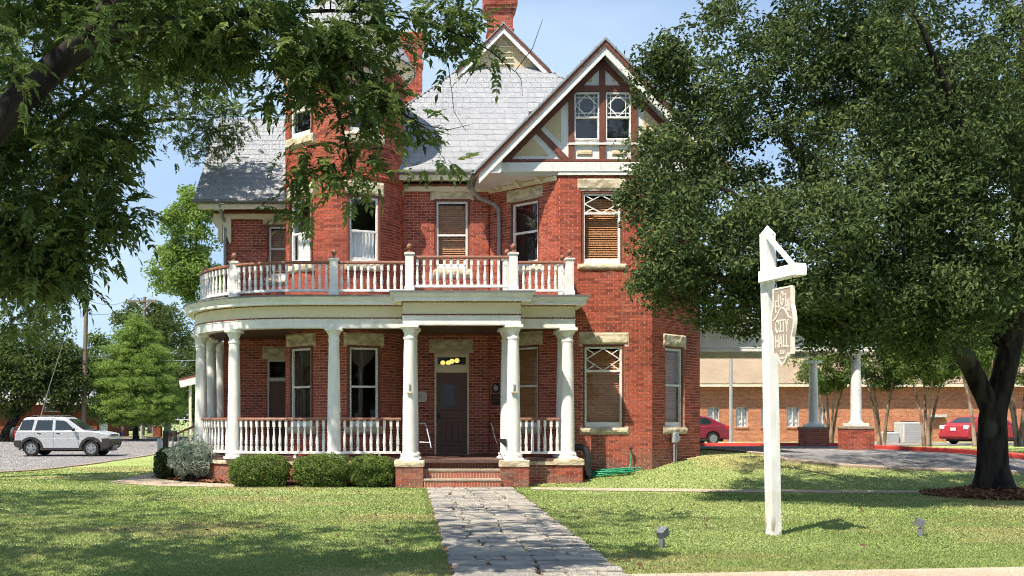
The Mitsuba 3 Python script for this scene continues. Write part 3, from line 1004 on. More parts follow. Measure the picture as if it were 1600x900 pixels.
DP("handle", cat([moved(trimesh.creation.icosphere(2, 0.03), lx0 + 0.06, 0.03, 1.68), cbox(lx0 + 0.035, lx0 + 0.085, 0.06, 0.08, 1.58, 1.78)]), "m_bronze", smooth=True)
# ---- left wing
LW = Frame(-4.83, 28.0, 0.0)
ww = [window(LW, -3.22 + 4.83, 0.80, 5.40, 6.80, 6.2, "plain", "blind", (1.12, 6.86, 7.13), (1.0, 5.25, 5.39))]
wd0, wd1 = -3.66 + 4.83, -2.82 + 4.83
wlint = (wd0 - 0.14, wd1 + 0.14, 3.25, 3.54)
m = rock(wlint[1] - wlint[0], 0.29, 0.2, 93); m.apply_translation([(wlint[0] + wlint[1]) / 2, 0, wlint[2]])
put("lintel", LW(m), "m_stone", H)
key = put("wall", backing(LW, 0, 3.2, 0.3, 7.5, [(wd0, wd1, 0.66, 3.2)] + ww[0][1]), "m_mortar", H)
lay(BK.setdefault(key, Bricks()), plane_where(LW), 0, 3.2, 0.66, 7.3, [(wd0, wd1, 0.66, 3.2), wlint] + ww[0][0])
sk = tag(ukey(H + "__side_door"))
put("frame", LW(cat([frect(wd0, wd1, 0.68, 3.2, 0.05, 0.0, 0.14), cbox(wd0 + 0.05, wd1 - 0.05, 0.0, 0.14, 2.62, 2.72)])), "m_greywhite", sk)
put("transom_pane", LW(pane(wd0 + 0.05, wd1 - 0.05, 2.72, 3.15, 0.07)), "m_glass", sk)
put("door_leaf", LW(cbox(wd0 + 0.05, wd1 - 0.05, 0.07, 0.12, 0.72, 2.62)), "m_wood", sk)
# ---- turret
TC, TR = np.array([-1.5, 26.6]), 1.5
TZ0, TZ1 = 0.62, 10.35
tw = []
for th in (-44, 22):
    fr = Frame(TC[0] + TR * math.sin(math.radians(th)), TC[1] - TR * math.cos(math.radians(th)), math.radians(th))
    for z0, z1, zr, lint, sill, cov in ((5.40, 7.0, 6.17, (1.02, 7.06, 7.36), (0.98, 5.22, 5.39), "curtain"), (1.42, 3.34, 2.39, (1.02, 3.40, 3.70), (0.98, 1.24, 1.41), "drape"), (8.55, 9.75, 9.2, (1.02, 9.82, 10.08), (1.04, 8.32, 8.54), "none")):
        res = window(fr, 0.0, 0.74, z0, z1, zr, "plain" if z0 < 8 else "diamond", cov, lint, sill)
        u = math.radians(th) * TR
        tw.append(([(u + h[0], u + h[1], h[2], h[3]) for h in res[0]], [(u + h[0] * 1.0, u + h[1], h[2], h[3]) for h in res[1]]))
thole = [h for w in tw for h in w[1]]
us = sorted(set(np.round(np.concatenate([np.linspace(-2.3 * TR, 2.3 * TR, 90), [h[0] for h in thole], [h[1] for h in thole]]), 4)))
zs = sorted(set(np.round([TZ0, TZ1] + [h[2] for h in thole] + [h[3] for h in thole], 4)))
tv, tf = [], []
for a, b in zip(us[:-1], us[1:]):
    for c, d in zip(zs[:-1], zs[1:]):
        if any(h[0] < (a + b) / 2 < h[1] and h[2] < (c + d) / 2 < h[3] for h in thole): continue
        o = len(tv)
        for rr_ in (TR - 0.003, TR - 0.2):
            for u, z in ((a, c), (b, c), (b, d), (a, d)):
                tv.append([TC[0] + rr_ * math.sin(u / TR), TC[1] - rr_ * math.cos(u / TR), z])
        tf += [[o, o + 1, o + 2], [o, o + 2, o + 3], [o + 4, o + 6, o + 5], [o + 4, o + 7, o + 6]]
turret = put("turret", trimesh.Trimesh(np.array(tv), np.array(tf), process=False), "m_mortar", H)
BK[turret] = Bricks()
lay(BK[turret], round_where(TC[0], TC[1], TR), -2.2 * TR, 2.2 * TR, 0.66, TZ1, [h for w in tw for h in w[0]])
put("belt_course", moved(lathe([(TR - 0.02, 7.42), (TR + 0.045, 7.44), (TR + 0.05, 7.52), (TR + 0.02, 7.56), (TR - 0.02, 7.57)], 64), TC[0], TC[1]), "m_brick", turret, smooth=40 and False, uv=None)
put("cornice", moved(lathe([(TR - 0.05, 10.2), (TR + 0.08, 10.22), (TR + 0.1, 10.35), (TR + 0.28, 10.40), (TR + 0.3, 10.50), (TR - 0.1, 10.5)], 64), TC[0], TC[1]), "m_cream", turret)
tb = Bricks()
for k in range(11):
    z = 10.45 + k * 0.27
    r0, r1 = (TR + 0.30) * (1 - k / 11.0), (TR + 0.30) * (1 - (k + 1) / 11.0)
    n = max(8, int(2 * math.pi * r0 / 0.24))
    sl = np.array([0, 0, 0.27]); L = math.hypot(0.27, r0 - r1)
    for i in range(n):
        an = 2 * math.pi * (i + 0.5 * (k % 2)) / n
        d = np.array([math.sin(an), -math.cos(an), 0]); t_ = np.array([math.cos(an), math.sin(an), 0])
        up = np.array([0, 0, 0.27]) - d * (r0 - r1); up /= np.linalg.norm(up)
        nn = np.cross(t_, up); nn *= np.sign(nn @ -d) or 1
        c = np.array([TC[0], TC[1], z + 0.135]) + d * ((r0 + r1) / 2 + 0.01)
        tb.add(c, (math.pi * r0 / n - 0.003, 0.008, L / 2 + 0.02), t_, nn, rb.random(), up)
m_, uv_ = tb.mesh()
put("turret_roof", m_, "m_shingle", H, uv=uv_)
put("roof_deck", moved(lathe([(TR + 0.30, 10.42), (0.03, 13.44), (0.0, 13.7)], 40), TC[0], TC[1]), "m_gutter", H + "__turret_roof")

# ---- hidden sides and back, floors inside
put("side_wall", cat([box(7.40, 7.60, 26.61, 36.2, 0, 7.6), box(-4.83, -4.6, 28.25, 34.4, 0, 7.2), box(-4.83, 7.6, 36.0, 36.2, 0, 7.6), box(-2.0, -1.8, 34.3, 36.2, 0, 7.6), box(-4.83, -1.9, 34.2, 34.4, 0, 7.6)]), "m_redfar", H)
put("wall", cat([box(7.60, 8.35, 30.2, 34.0, 0, 7.2)]), "m_redfar", H)
put("floor", cat([box(-4.5, 7.4, 28.2, 36, 0.5, 0.66), box(-0.4, 7.3, 26.8, 28.2, 0.5, 0.66), box(-4.5, 7.4, 28.2, 36, 4.5, 4.6), box(-0.4, 7.3, 26.8, 28.2, 4.5, 4.6), box(-4.5, 7.4, 28.3, 36, 7.62, 7.7), box(3.0, 3.1, 26.9, 36, 0.7, 7.6), box(-0.2, 7.3, 31, 31.1, 0.7, 7.6)]), "m_interior", H)

# ---- roofs
SH = {}


def slabpoly(pts, th, mat, name="roof_deck", parent=None):
    """A flat polygon given by 3-D corners with thickness th below it."""
    p = np.array(pts, float)
    n = np.cross(p[1] - p[0], p[2] - p[0]); n /= np.linalg.norm(n)
    if n[2] < 0: n = -n
    v = np.vstack([p, p - n * th])
    k = len(p)
    f = [[0, i, i + 1] for i in range(1, k - 1)] + [[k, k + i + 1, k + i] for i in range(1, k - 1)] + [t for i in range(k) for t in ([i, (i + 1) % k, k + (i + 1) % k], [i, k + (i + 1) % k, k + i])]
    return trimesh.Trimesh(v, np.array(f), process=False)


def shingles(bk, pts, eave, expo=0.285, wid=0.235):
    """Shingle rows over a flat polygon. eave: two of its corners, left to right, along the bottom."""
    p = np.array(pts, float)
    o, u = np.array(eave[0], float), np.array(eave[1], float) - np.array(eave[0], float)
    u /= np.linalg.norm(u)
    q = p - o
    far = q[np.argmax(np.linalg.norm(q - np.outer(q @ u, u), axis=1))]
    up = far - (far @ u) * u; up /= np.linalg.norm(up)
    nin = np.cross(up, u)
    if nin[2] > 0: nin = -nin
    poly = sg.Polygon(np.column_stack([q @ u, q @ up]))
    b = poly.bounds
    k = 0
    while b[1] + k * expo < b[3] - 0.03:
        v0, v1 = b[1] + k * expo, min(b[1] + (k + 1) * expo, b[3])
        strip = poly.intersection(sg.LineString([(b[0] - 1, (v0 + v1) / 2), (b[2] + 1, (v0 + v1) / 2)]))
        for g in getattr(strip, "geoms", [strip]):
            if g.is_empty: continue
            xa, xb = g.bounds[0], g.bounds[2]
            x = xa - rb.uniform(0, wid)
            while x < xb:
                w = wid * rb.choice((0.8, 1.0, 1.0, 1.25))
                a_, b_ = max(x, xa), min(x + w, xb)
                x += w
                if b_ - a_ < 0.03: continue
                upt = up - nin * 0.035 * -1.0
                c = o + u * (a_ + b_) / 2 + up * ((v0 + v1) / 2) - nin * (0.022 + rb.uniform(0, 0.004))
                t_up = up + nin * 0.032; t_up /= np.linalg.norm(t_up)
                n2 = np.cross(t_up, u); n2 = n2 if n2 @ nin > 0 else -n2
                bk.add(c, ((b_ - a_) / 2 - 0.0025, 0.006, (v1 - v0) / 2 + 0.012), u, n2, rb.betavariate(2.5, 2.5), t_up)
        k += 1


E0, E1, EZ, EB = -2.2, 7.92, 7.82, 36.7
G0, G1, GZ, GF = 1.66, 4.06, 11.68, 29.86
RX, RZ, RF, RBk = 2.86, 12.88, 29.68, 33.0
front = [(E0, 26.0, EZ), (E1, 26.0, EZ), (G1, GF, GZ), (G0, GF, GZ)]
left = [(E0, EB, EZ), (E0, 26.0, EZ), (G0, GF, GZ), (G0 + 0.0, RF, GZ), (RX, RF, RZ), (RX, RBk, RZ)]
right = [(E1, 26.0, EZ), (E1, EB, EZ), (RX, RBk, RZ), (RX, RF, RZ), (G1, RF, GZ), (G1, GF, GZ)]
back = [(E1, EB, EZ), (E0, EB, EZ), (RX, RBk, RZ)]
main_roof = put("roof", cat([slabpoly(front, 0.08, 0), slabpoly([left[0], left[1], left[2], (RX, GF, RZ), left[5]], 0.08, 0), slabpoly([right[1], right[2], (RX, GF, RZ), right[5], right[0]], 0.08, 0), slabpoly(back, 0.08, 0),
                            slabpoly([(G0, GF, GZ), (G0 - 0.02, RF, GZ - 0.02), (RX, RF, RZ), (RX, GF, RZ)], 0.06, 0), slabpoly([(G1, GF, GZ), (RX, GF, RZ), (RX, RF, RZ), (G1 + 0.02, RF, GZ - 0.02)], 0.06, 0)]), "m_gutter", H)
SH[main_roof] = Bricks()
shingles(SH[main_roof], front, (front[0], front[1]))
nfront = len(SH[main_roof].c)
shingles(SH[main_roof], left, (left[0], left[1]), 0.285, 0.5)
shingles(SH[main_roof], right, (right[0], right[1]), 0.285, 0.5)
put("ridge_cap", cat([tube([(RX, RF - 0.03, RZ + 0.03), (RX, RBk, RZ + 0.03)], 0.05, 6), tube([(E0, 26, EZ + 0.03), (G0, GF, GZ + 0.03)], 0.035, 6), tube([(E1, 26, EZ + 0.03), (G1, GF, GZ + 0.03)], 0.035, 6)]), "m_shingle", main_roof, uv=None)


def chevron(xc, zc, half, slope, d0, d1, y0, y1, gap=0.0):
    """An inverted V of boards: d0..d1 below the outer rake line."""
    e = half
    pts = [(xc - e, zc - e * slope - d0), (xc, zc - d0), (xc + e, zc - e * slope - d0), (xc + e, zc - e * slope - d1), (xc, zc - d1), (xc - e, zc - e * slope - d1)]
    return upright(sg.Polygon(pts), y0, y1)


# Dutch gable on top of the hip roof
DG = tag(ukey(H + "__roof_gable"))
put("rake_moulding", chevron(RX, RZ - 0.01, 1.32, 1.0, 0.02, 0.10, RF - 0.10, RF - 0.02), "m_trim", DG)
put("rake_edge", chevron(RX, RZ + 0.0, 1.34, 1.0, -0.02, 0.02, RF - 0.12, RF + 0.06), "m_pipe", DG)
put("bargeboard", chevron(RX, RZ - 0.01, 1.30, 1.0, 0.10, 0.26, RF - 0.07, RF - 0.02), "m_white", DG)
put("gable_wall", upright(sg.Polygon([(G0 + 0.1, GZ + 0.02), (G1 - 0.1, GZ + 0.02), (RX, RZ - 0.1)]), GF, GF + 0.1), "m_stucco", DG)
for k in range(4):
    z = GZ + 0.12 + 0.17 * k
    hw = min(0.30, (RZ - z) * 0.6)
    put("louvre", beam((RX - hw, GF - 0.03, z), (RX + hw, GF - 0.03, z), 0.06, 0.02, up=(0, -0.8, 1)), "m_cream", DG)
# eave of the main wall
put("eave", cat([box(-0.3, 2.0, 26.02, 26.5, 7.66, 7.72), box(-0.3, 1.9, 26.04, 26.10, 7.60, 7.74), box(-0.3, 2.4, 26.40, 26.495, 7.40, 7.52)]), "m_cream", H)
put("eave_line", box(-0.3, 2.4, 26.38, 26.49, 7.52, 7.58), "m_trim", H)
put("gutter", tube([(-0.45, 25.98, 7.79), (1.75, 25.98, 7.79)], 0.065, 8), "m_gutter", H, smooth=True)
# left wing roof, ridge along the front
wf = [(-5.54, 27.45, 7.38), (-0.4, 27.45, 7.38), (-0.4, 31.0, 10.50), (-5.54, 31.0, 10.50)]
wbk = [(-0.4, 34.6, 7.38), (-5.54, 34.6, 7.38), (-5.54, 31.0, 10.50), (-0.4, 31.0, 10.50)]
wing_roof = put("roof", cat([slabpoly(wf, 0.09, 0), slabpoly(wbk, 0.09, 0)]), "m_gutter", H)
SH[wing_roof] = Bricks()
shingles(SH[wing_roof], wf, (wf[0], wf[1]))
put("ridge_cap", tube([(-5.56, 31.0, 10.53), (-0.4, 31, 10.53)], 0.045, 6), "m_shingle", wing_roof)
put("gable_wall", upright(sg.Polygon([(28.2, 7.2), (34.2, 7.2), (31.0, 10.2)]), 0, 0.15).apply_transform(np.array([[0, 1, 0, -4.85], [1, 0, 0, 0], [0, 0, 1, 0], [0, 0, 0, 1.0]])), "m_stucco", H)
put("gutter", tube([(-5.56, 27.42, 7.36), (-2.6, 27.42, 7.36)], 0.06, 8), "m_gutter", H, smooth=True)
put("eave", cat([box(-5.42, -2.4, 27.48, 27.54, 7.16, 7.30), box(-5.42, -2.4, 27.54, 28.0, 7.25, 7.30), box(-5.1, -2.4, 27.9, 27.995, 6.98, 7.12)]), "m_cream", H)
put("eave_line", box(-5.1, -2.4, 27.88, 27.99, 7.12, 7.19), "m_trim", H)
# scroll bracket under the wing's left corner
br = [(-5.12, 7.0), (-4.86, 7.0), (-4.86, 6.35), (-4.90, 6.30), (-4.94, 6.42), (-4.99, 6.55), (-4.97, 6.70), (-5.05, 6.78), (-5.12, 6.90)]
put("bracket", cat([upright(sg.Polygon(br), 27.90, 28.02), upright(sg.Polygon([(x + 0.24, z) for x, z in br]), 27.86, 27.96)]), "m_cream", H)
# ---- big front gable
GX_, GZt, GS, GH = 4.785, 10.60, 1.018, 3.09
gab = tag(ukey(H + "__front_gable"))
ge = GZt - GH * GS
gl = [(GX_ - GH, 24.58, ge), (GX_, 24.58, GZt), (GX_, 29.2, GZt), (GX_ - GH, 27.2, ge)]
gr = [(GX_ + GH, 24.58, ge), (GX_ + GH, 27.2, ge), (GX_, 29.2, GZt), (GX_, 24.58, GZt)]
gable_roof = put("roof", cat([slabpoly(gl, 0.09, 0), slabpoly(gr, 0.09, 0)]), "m_gutter", H)
SH[gable_roof] = Bricks()
shingles(SH[gable_roof], [gl[0], gl[1], gl[2], (gl[3])], ((gl[3][0], 27.2, ge), gl[0]), 0.285, 0.3)
shingles(SH[gable_roof], gr, (gr[0], gr[1]), 0.285, 0.3)
put("rake_edge", chevron(GX_, GZt, GH + 0.02, GS, -0.035, 0.03, 24.53, 24.60), "m_pipe", gab)
put("rake_moulding", chevron(GX_, GZt, GH, GS, 0.035, 0.155, 24.56, 24.66), "m_trim", gab)
put("bargeboard", chevron(GX_, GZt, GH - 0.10, GS, 0.155, 0.37, 24.60, 24.65), "m_white", gab)
for s in (-1, 1):                                  # clips along the roof edge and boxed returns at the feet
    for k in range(9):
        f = (k + 0.7) / 9.3
        x, z = GX_ + s * GH * f, GZt - GH * f * GS
        put("clip", cbox(x - 0.03, x + 0.03, 24.52, 24.58, z - 0.03, z + 0.05, 0.01), "m_metal", gab)
    xa, xb = sorted((GX_ + s * (GH - 0.06), GX_ + s * 2.46))
    foot = [(GX_ + s * (GH - 0.06), ge + 0.06), (GX_ + s * (GH - 0.06), ge + 0.015), (GX_ + s * 2.46, ge + 0.015), (GX_ + s * 2.46, ge + 0.17), (GX_ + s * 2.42, ge + 0.30), (GX_ + s * 2.55, ge + 0.36)]
    put("boxed_return", upright(sg.Polygon(foot), 24.655, 25.30), "m_white", gab)
    put("soffit", slabpoly([(GX_ + s * (GH - 0.05), 24.62, ge + 0.01), (GX_ + s * 2.49, 24.62, ge + 0.01), (GX_ + s * 2.49, 26.6, ge + 0.01), (GX_ + s * (GH - 0.05), 26.6, ge + 0.01)], 0.03, 0), "m_greywhite", gab)
face = sg.Polygon([(GX_ - 2.52, 7.54), (GX_ + 2.52, 7.54), (GX_ + 2.52, 7.82), (GX_, GZt - 0.1), (GX_ - 2.52, 7.82)])
GZb = 7.80
W0, W1 = [gx(897, 25), gx(936, 25)], [gx(946, 25), gx(985.5, 25)]
wz0, wz1 = gz(219, 25), gz(145, 25)
for wa in (W0, W1):
    face = face.difference(sg.box(wa[0], wz0, wa[1], wz1))
put("gable_wall", upright(face, 25.0, 25.12), "m_white", gab)
inner = sg.Polygon([(GX_ - 2.52, GZb), (GX_ + 2.52, GZb), (GX_, GZt - 0.25)])
rim = sg.Polygon([(GX_ - 2.75, 7.70), (GX_ + 2.75, 7.70), (GX_, GZt - 0.12)])


def timber(poly, k=0):
    put("timber", upright(poly.intersection(rim), 24.945 - 0.004 * k, 25.0), "m_trim", gab)


bx = lambda px0, px1, py0, py1: sg.box(gx(px0, 25), gz(py1, 25), gx(px1, 25), gz(py0, 25))
timber(bx(888, 897, 136, 250), 0)
timber(bx(936.3, 945.7, 136, 250), 0)
timber(bx(985.7, 995, 136, 250), 0)
timber(bx(860, 1030, 134.5, 144), 1)
timber(bx(936, 945, 80, 134.5), 0)
timber(bx(770, 1120, 249.5, 253.5), 1)
for s in (-1, 1):
    L = sg.LineString([(GX_ + s * (gx(945.3, 25) - gx(828, 25)), gz(188, 25)), (GX_ + s * (gx(945.3, 25) - gx(890, 25)), gz(251, 25))])
    timber(L.buffer(0.065, cap_style=2), 2)
    R = sg.LineString([(GX_ + s * 2.62, GZt - 0.43 - 2.62 * GS), (GX_, GZt - 0.43)])
    timber(R.buffer(0.062, cap_style=2), 3)
    mir = lambda px: GX_ + s * (gx(945.3, 25) - gx(px, 25))
    for pts in ([(799, 243), (862, 243), (831, 210)], [(849, 191), (881, 160), (881, 223)], [(918, 128), (929, 128), (929, 115)], ):
        P_ = sg.Polygon([(mir(px), gz(py, 25)) for px, py in pts])
        put("stucco_panel", upright(P_, 24.975, 24.999), "m_stucco", gab)
    P_ = rock(0.37, 0.12, 0.02, 70 + s, 0.012, 0.03); P_.apply_translation([GX_ + s * 0.42, 24.985, gz(243, 25)])
    put("stone_panel", P_, "m_stucco", gab)
put("sill_board", cbox(gx(888, 25), gx(1002, 25), 24.925, 25.0, gz(227.5, 25), gz(224, 25), 0.006), "m_white", gab)
put("cornice_board", cat([cbox(GX_ - 2.5, GX_ + 2.5, 24.93, 25.0, 7.545, 7.77, 0.01), box(3.72, 6.03, 24.95, 25.3, 7.47, 7.54)]), "m_white", gab)
put("soffit", box(GX_ - 2.5, GX_ + 2.5, 25.01, 26.7, 7.48, 7.54), "m_greywhite", gab)
put("cornice_line", cat([box(3.7, 6.05, 24.955, 25.0, 7.535, 7.547)]), "m_trim", gab)
for fr, nm in ((LB, 0), (RB, 1)):
    put("frieze_board", fr(box(0.0, 2.2, -0.05, -0.012, 7.36, 7.47)), "m_cream", gab)
    put("cornice_line", fr(box(0.0, 2.2, -0.052, -0.012, 7.47, 7.50)), "m_trim", gab)
    for k in range(3):
        u = 0.45 + 0.65 * k if nm == 0 else 0.4 + 0.65 * k
        pts = [(0, 7.48), (0, 7.34), (-0.10, 7.34), (-0.30, 7.44), (-0.30, 7.48)]
        m = ext(sg.Polygon(pts), 0.07)
        v = m.vertices
        m = trimesh.Trimesh(np.stack([v[:, 2] + u, v[:, 0] - 0.05, v[:, 1]], -1), m.faces, process=False)
        put("bracket", fr(m), "m_cream", gab)
for wa in (W0, W1):                                # two gable windows with an octagon in the upper sash
    key = tag(ukey(H + "__window"))
    a, b, z0, z1 = wa[0], wa[1], wz0, wz1
    zr = gz(184, 25)
    put("frame", cat([frect(a, b, z0, z1, 0.035, 24.955, 25.06), cbox(a + 0.03, b - 0.03, 24.96, 25.05, zr - 0.02, zr + 0.02, 0.005)]), "m_white", key)
    put("pane", pane(a + 0.03, b - 0.03, z0 + 0.03, z1 - 0.03, 25.03), "m_clearglass", key)
    x0, x1, q0, q1, bw = a + 0.035, b - 0.035, zr + 0.02, z1 - 0.035, 0.017
    bar = lambda p, q: beam((p[0], 25.0, p[1]), (q[0], 25.0, q[1]), bw, 0.02, up=(0, 1, 0))
    X = lambda f: x0 + f * (x1 - x0)
    Z = lambda f: q0 + f * (q1 - q0)
    ms = [bar((X(0.0), Z(f)), (X(1.0), Z(f))) for f in (0.16, 0.84)] + [bar((X(f), Z(0.0)), (X(f), Z(1.0))) for f in (0.16, 0.84)]
    for p, q in (((0, 0.5), (0.5, 1)), ((0.5, 1), (1, 0.5)), ((1, 0.5), (0.5, 0)), ((0.5, 0), (0, 0.5))):
        ms.append(bar((X(p[0]), Z(p[1])), (X(q[0]), Z(q[1]))))
    oc = [(0.5 + 0.36 * math.cos(math.pi / 8 + k * math.pi / 4), 0.5 + 0.36 * math.sin(math.pi / 8 + k * math.pi / 4)) for k in range(9)]
    ms += [bar((X(p[0]), Z(p[1])), (X(q[0]), Z(q[1]))) for p, q in zip(oc[:-1], oc[1:])]
    put("muntin", cat(ms), "m_white", key)
put("turret_partition", box(-2.9, -0.1, 26.9, 26.95, 7.7, 10.3), "m_interior", H)
put("attic_wall", box(GX_ - 1.6, GX_ + 1.6, 26.3, 26.4, 7.6, 9.4), "m_interior", H)
# gutter and downspout in the valley
put("gutter", tube([(GX_ - GH - 0.03, 24.56, ge - 0.03), (GX_ - GH - 0.03, 26.0, ge - 0.05)], 0.07, 8), "m_gutter", H, smooth=True)
dsp = [(GX_ - GH - 0.02, 25.7, ge - 0.05), (1.74, 25.75, 7.25), (1.90, 25.9, 7.12), (2.28, 26.15, 7.02), (2.40, 26.22, 6.90), (2.42, 26.24, 6.6), (2.42, 26.24, 4.45)]
put("downspout", tube(dsp, 0.05, 10), "m_pipe", H, smooth=True)
put("downspout", tube([(-4.85, 27.50, 7.30), (-4.85, 27.52, 7.15), (-4.80, 27.9, 6.9), (-4.79, 27.93, 6.7), (-4.79, 27.93, 4.45)], 0.045, 10), "m_pipe", H, smooth=True)
# ---- chimneys
for cx_, cy_, w_, d_, z0, z1 in ((gx(643.5, 31), 31.0, 0.60, 0.60, 8.5, gz(58, 31)), (gx(781, 33.5), 33.5, 0.76, 0.7, 11, 15.9)):
    ck = put("chimney", box(cx_ - w_ / 2 + 0.005, cx_ + w_ / 2 - 0.005, cy_ - d_ / 2 + 0.005, cy_ + d_ / 2 - 0.005, z0, z1 - 0.02), "m_mortar", H)
    BK[ck] = Bricks()
    rings = [(z0, z1 - 0.90, 0.0), (z1 - 0.90, z1 - 0.83, 0.035), (z1 - 0.83, z1 - 0.42, 0.0), (z1 - 0.42, z1 - 0.35, 0.03), (z1 - 0.35, z1 - 0.28, 0.06), (z1 - 0.28, z1, 0.09)]
    if w_ > 0.7: rings = [(z0, z1 - 1.9, 0.0), (z1 - 1.9, z1 - 1.82, 0.04), (z1 - 1.82, z1 - 1.3, 0.0), (z1 - 1.3, z1 - 1.2, 0.05), (z1 - 1.2, z1 - 1.1, 0.1), (z1 - 1.1, z1, 0.14)]
    for za, zb, o in rings:
        for ang, hw, off in ((0, w_ / 2, d_ / 2), (math.pi / 2, d_ / 2, w_ / 2), (-math.pi / 2, d_ / 2, w_ / 2), (math.pi, w_ / 2, d_ / 2)):
            fr = Frame(cx_ + math.sin(ang) * (off + o), cy_ - math.cos(ang) * (off + o), ang)
            lay(BK[ck], plane_where(fr), -hw - o, hw + o, za, zb, (), 0.21, 0.07)
        if o: put("corbel", box(cx_ - w_ / 2 - o + 0.01, cx_ + w_ / 2 + o - 0.01, cy_ - d_ / 2 - o + 0.01, cy_ + d_ / 2 + o - 0.01, za, zb), "m_mortar", ck)
    put("cap", cbox(cx_ - w_ / 2 - 0.08, cx_ + w_ / 2 + 0.08, cy_ - d_ / 2 - 0.08, cy_ + d_ / 2 + 0.08, z1, z1 + 0.05), "m_stone", ck)

# ---- porch
FZ = 0.70
arcC, arcR = np.array([-2.41, 26.74]), 2.74
arc = [tuple(arcC + arcR * np.array([-math.sin(a), -math.cos(a)])) for a in np.linspace(0, math.pi / 2, 19)]
edge = [(3.80, 25.05), (3.80, 24.0), (2.46, 24.0), (2.46, 23.2), (0.14, 23.2), (0.14, 24.0)] + arc + [(-5.15, 28.6)]
plan = sg.Polygon(edge + [(3.8, 28.6)])
house_in = sg.Polygon([(-4.83, 28.0), (-2.2, 28.0), (-2.2, 26.5), (2.16, 26.5), (2.2, 26.6), (3.78, 25.02), (6, 25.02), (6, 30), (-4.83, 30)]).union(sg.Point(*TC).buffer(TR - 0.05))
pf = sg.Polygon([tuple(q) for q in inset_path(edge, 0.10)] + [(3.7, 28.6)])
pf = pf.difference(house_in)
put("porch_floor", flat(pf, FZ - 0.07, FZ), "m_deck", H)
put("porch_ceiling", flat(sg.Polygon([tuple(q) for q in inset_path(edge, 0.08)] + [(3.7, 28.6)]).difference(house_in), 3.76, 3.80), "m_ceiling", H)
put("porch_roof", flat(sg.Polygon([tuple(q) for q in inset_path(edge, 0.40)] + [(3.7, 28.6)]).difference(house_in), 4.38, 4.43), "m_gutter", H)
ent = tag(ukey(H + "__entablature"))
put("architrave", cat([band(edge, -0.15, 0.15, 3.70, 3.905), band(edge, 0.15, 0.165, 3.885, 3.905)]), "m_white", ent)
put("dark_line", band(edge, -0.15, 0.172, 3.905, 3.935), "m_trim", ent)
put("frieze", band(edge, -0.15, 0.15, 3.935, 4.195), "m_cream", ent)
put("dark_line", band(edge, -0.1, 0.17, 4.195, 4.215), "m_trim", ent)
put("cornice", sweep(edge, [(-0.1, 4.215), (0.36, 4.215), (0.36, 4.29), (0.385, 4.30), (0.40, 4.33), (0.43, 4.37), (0.43, 4.385), (-0.1, 4.385)]), "m_white", ent)
put("gutter", sweep(edge, [(0.30, 4.386), (0.445, 4.386), (0.45, 4.425), (0.30, 4.44)]), "m_gutter", ent)

colprof = [(0.20, 0.0), (0.20, 0.07), (0.195, 0.075), (0.205, 0.095), (0.195, 0.125), (0.165, 0.14), (0.160, 0.165), (0.156, 0.18), (0.1545, 0.6), (0.150, 1.1), (0.142, 1.7), (0.131, 2.3), (0.122, 2.62), (0.122, 2.68), (0.137, 2.69), (0.139, 2.71), (0.137, 2.73), (0.122, 2.74), (0.122, 2.82), (0.135, 2.84), (0.160, 2.90), (0.168, 2.92), (0.168, 2.93)]
col_shaft = cat([lathe(colprof, 40)])
shaft_d = mikit.ply(col_shaft, "m_white", 35)
capital_d = mikit.ply(cat([cbox(-0.205, 0.205, -0.205, 0.205, 2.93, 3.0, 0.012)]), "m_white")
plinth_d = mikit.ply(cbox(-0.22, 0.22, -0.22, 0.22, -0.04, 0.035, 0.012), "m_white")
cols = [(3.80, 24.0), (2.46, 23.2), (0.14, 23.2), (2.40, 24.04), (0.20, 24.04), (3.80, 24.78), (-1.60, 24.0), (-3.99, 24.52), (-5.03, 25.85), (-5.12, 27.70), (-5.02, 28.45)]
for x, y in cols:
    ck = tag(ukey(H + "__column"))
    tr = T().translate([x, y, FZ])
    put_copy("shaft", shaft_d, ck, tr); put_copy("capital", capital_d, ck, tr); put_copy("plinth", plinth_d, ck, tr)

# foundation wall, piers with rock-faced caps
ff = [(3.80, 25.0), (3.80, 24.0), (2.8, 24.0)]
fl_ = [(-0.3, 24.0)] + arc + [(-5.15, 28.6)]
put("foundation_wall", band(ff, -0.2, 0.075, -0.1, 0.55), "m_mortar", H)
FW = put("foundation_wall", band(fl_, -0.2, 0.075, -0.1, 0.55), "m_mortar", H)
BK[FW] = Bricks()
lay(BK[FW], plane_where(Frame(2.75, 24.0 - 0.078)), 0, 1.13, -0.05, 0.56)
lay(BK[FW], plane_where(Frame(-2.41, 24.0 - 0.078)), 0, 2.15, -0.05, 0.56)
lay(BK[FW], round_where(arcC[0], arcC[1], arcR + 0.078), -math.pi / 2 * (arcR + 0.078), 0, -0.05, 0.56)
put("coping", band(ff, -0.2, 0.13, 0.55, 0.63), "m_stone", H)
put("coping", band(fl_, -0.2, 0.13, 0.55, 0.63), "m_stone", H)
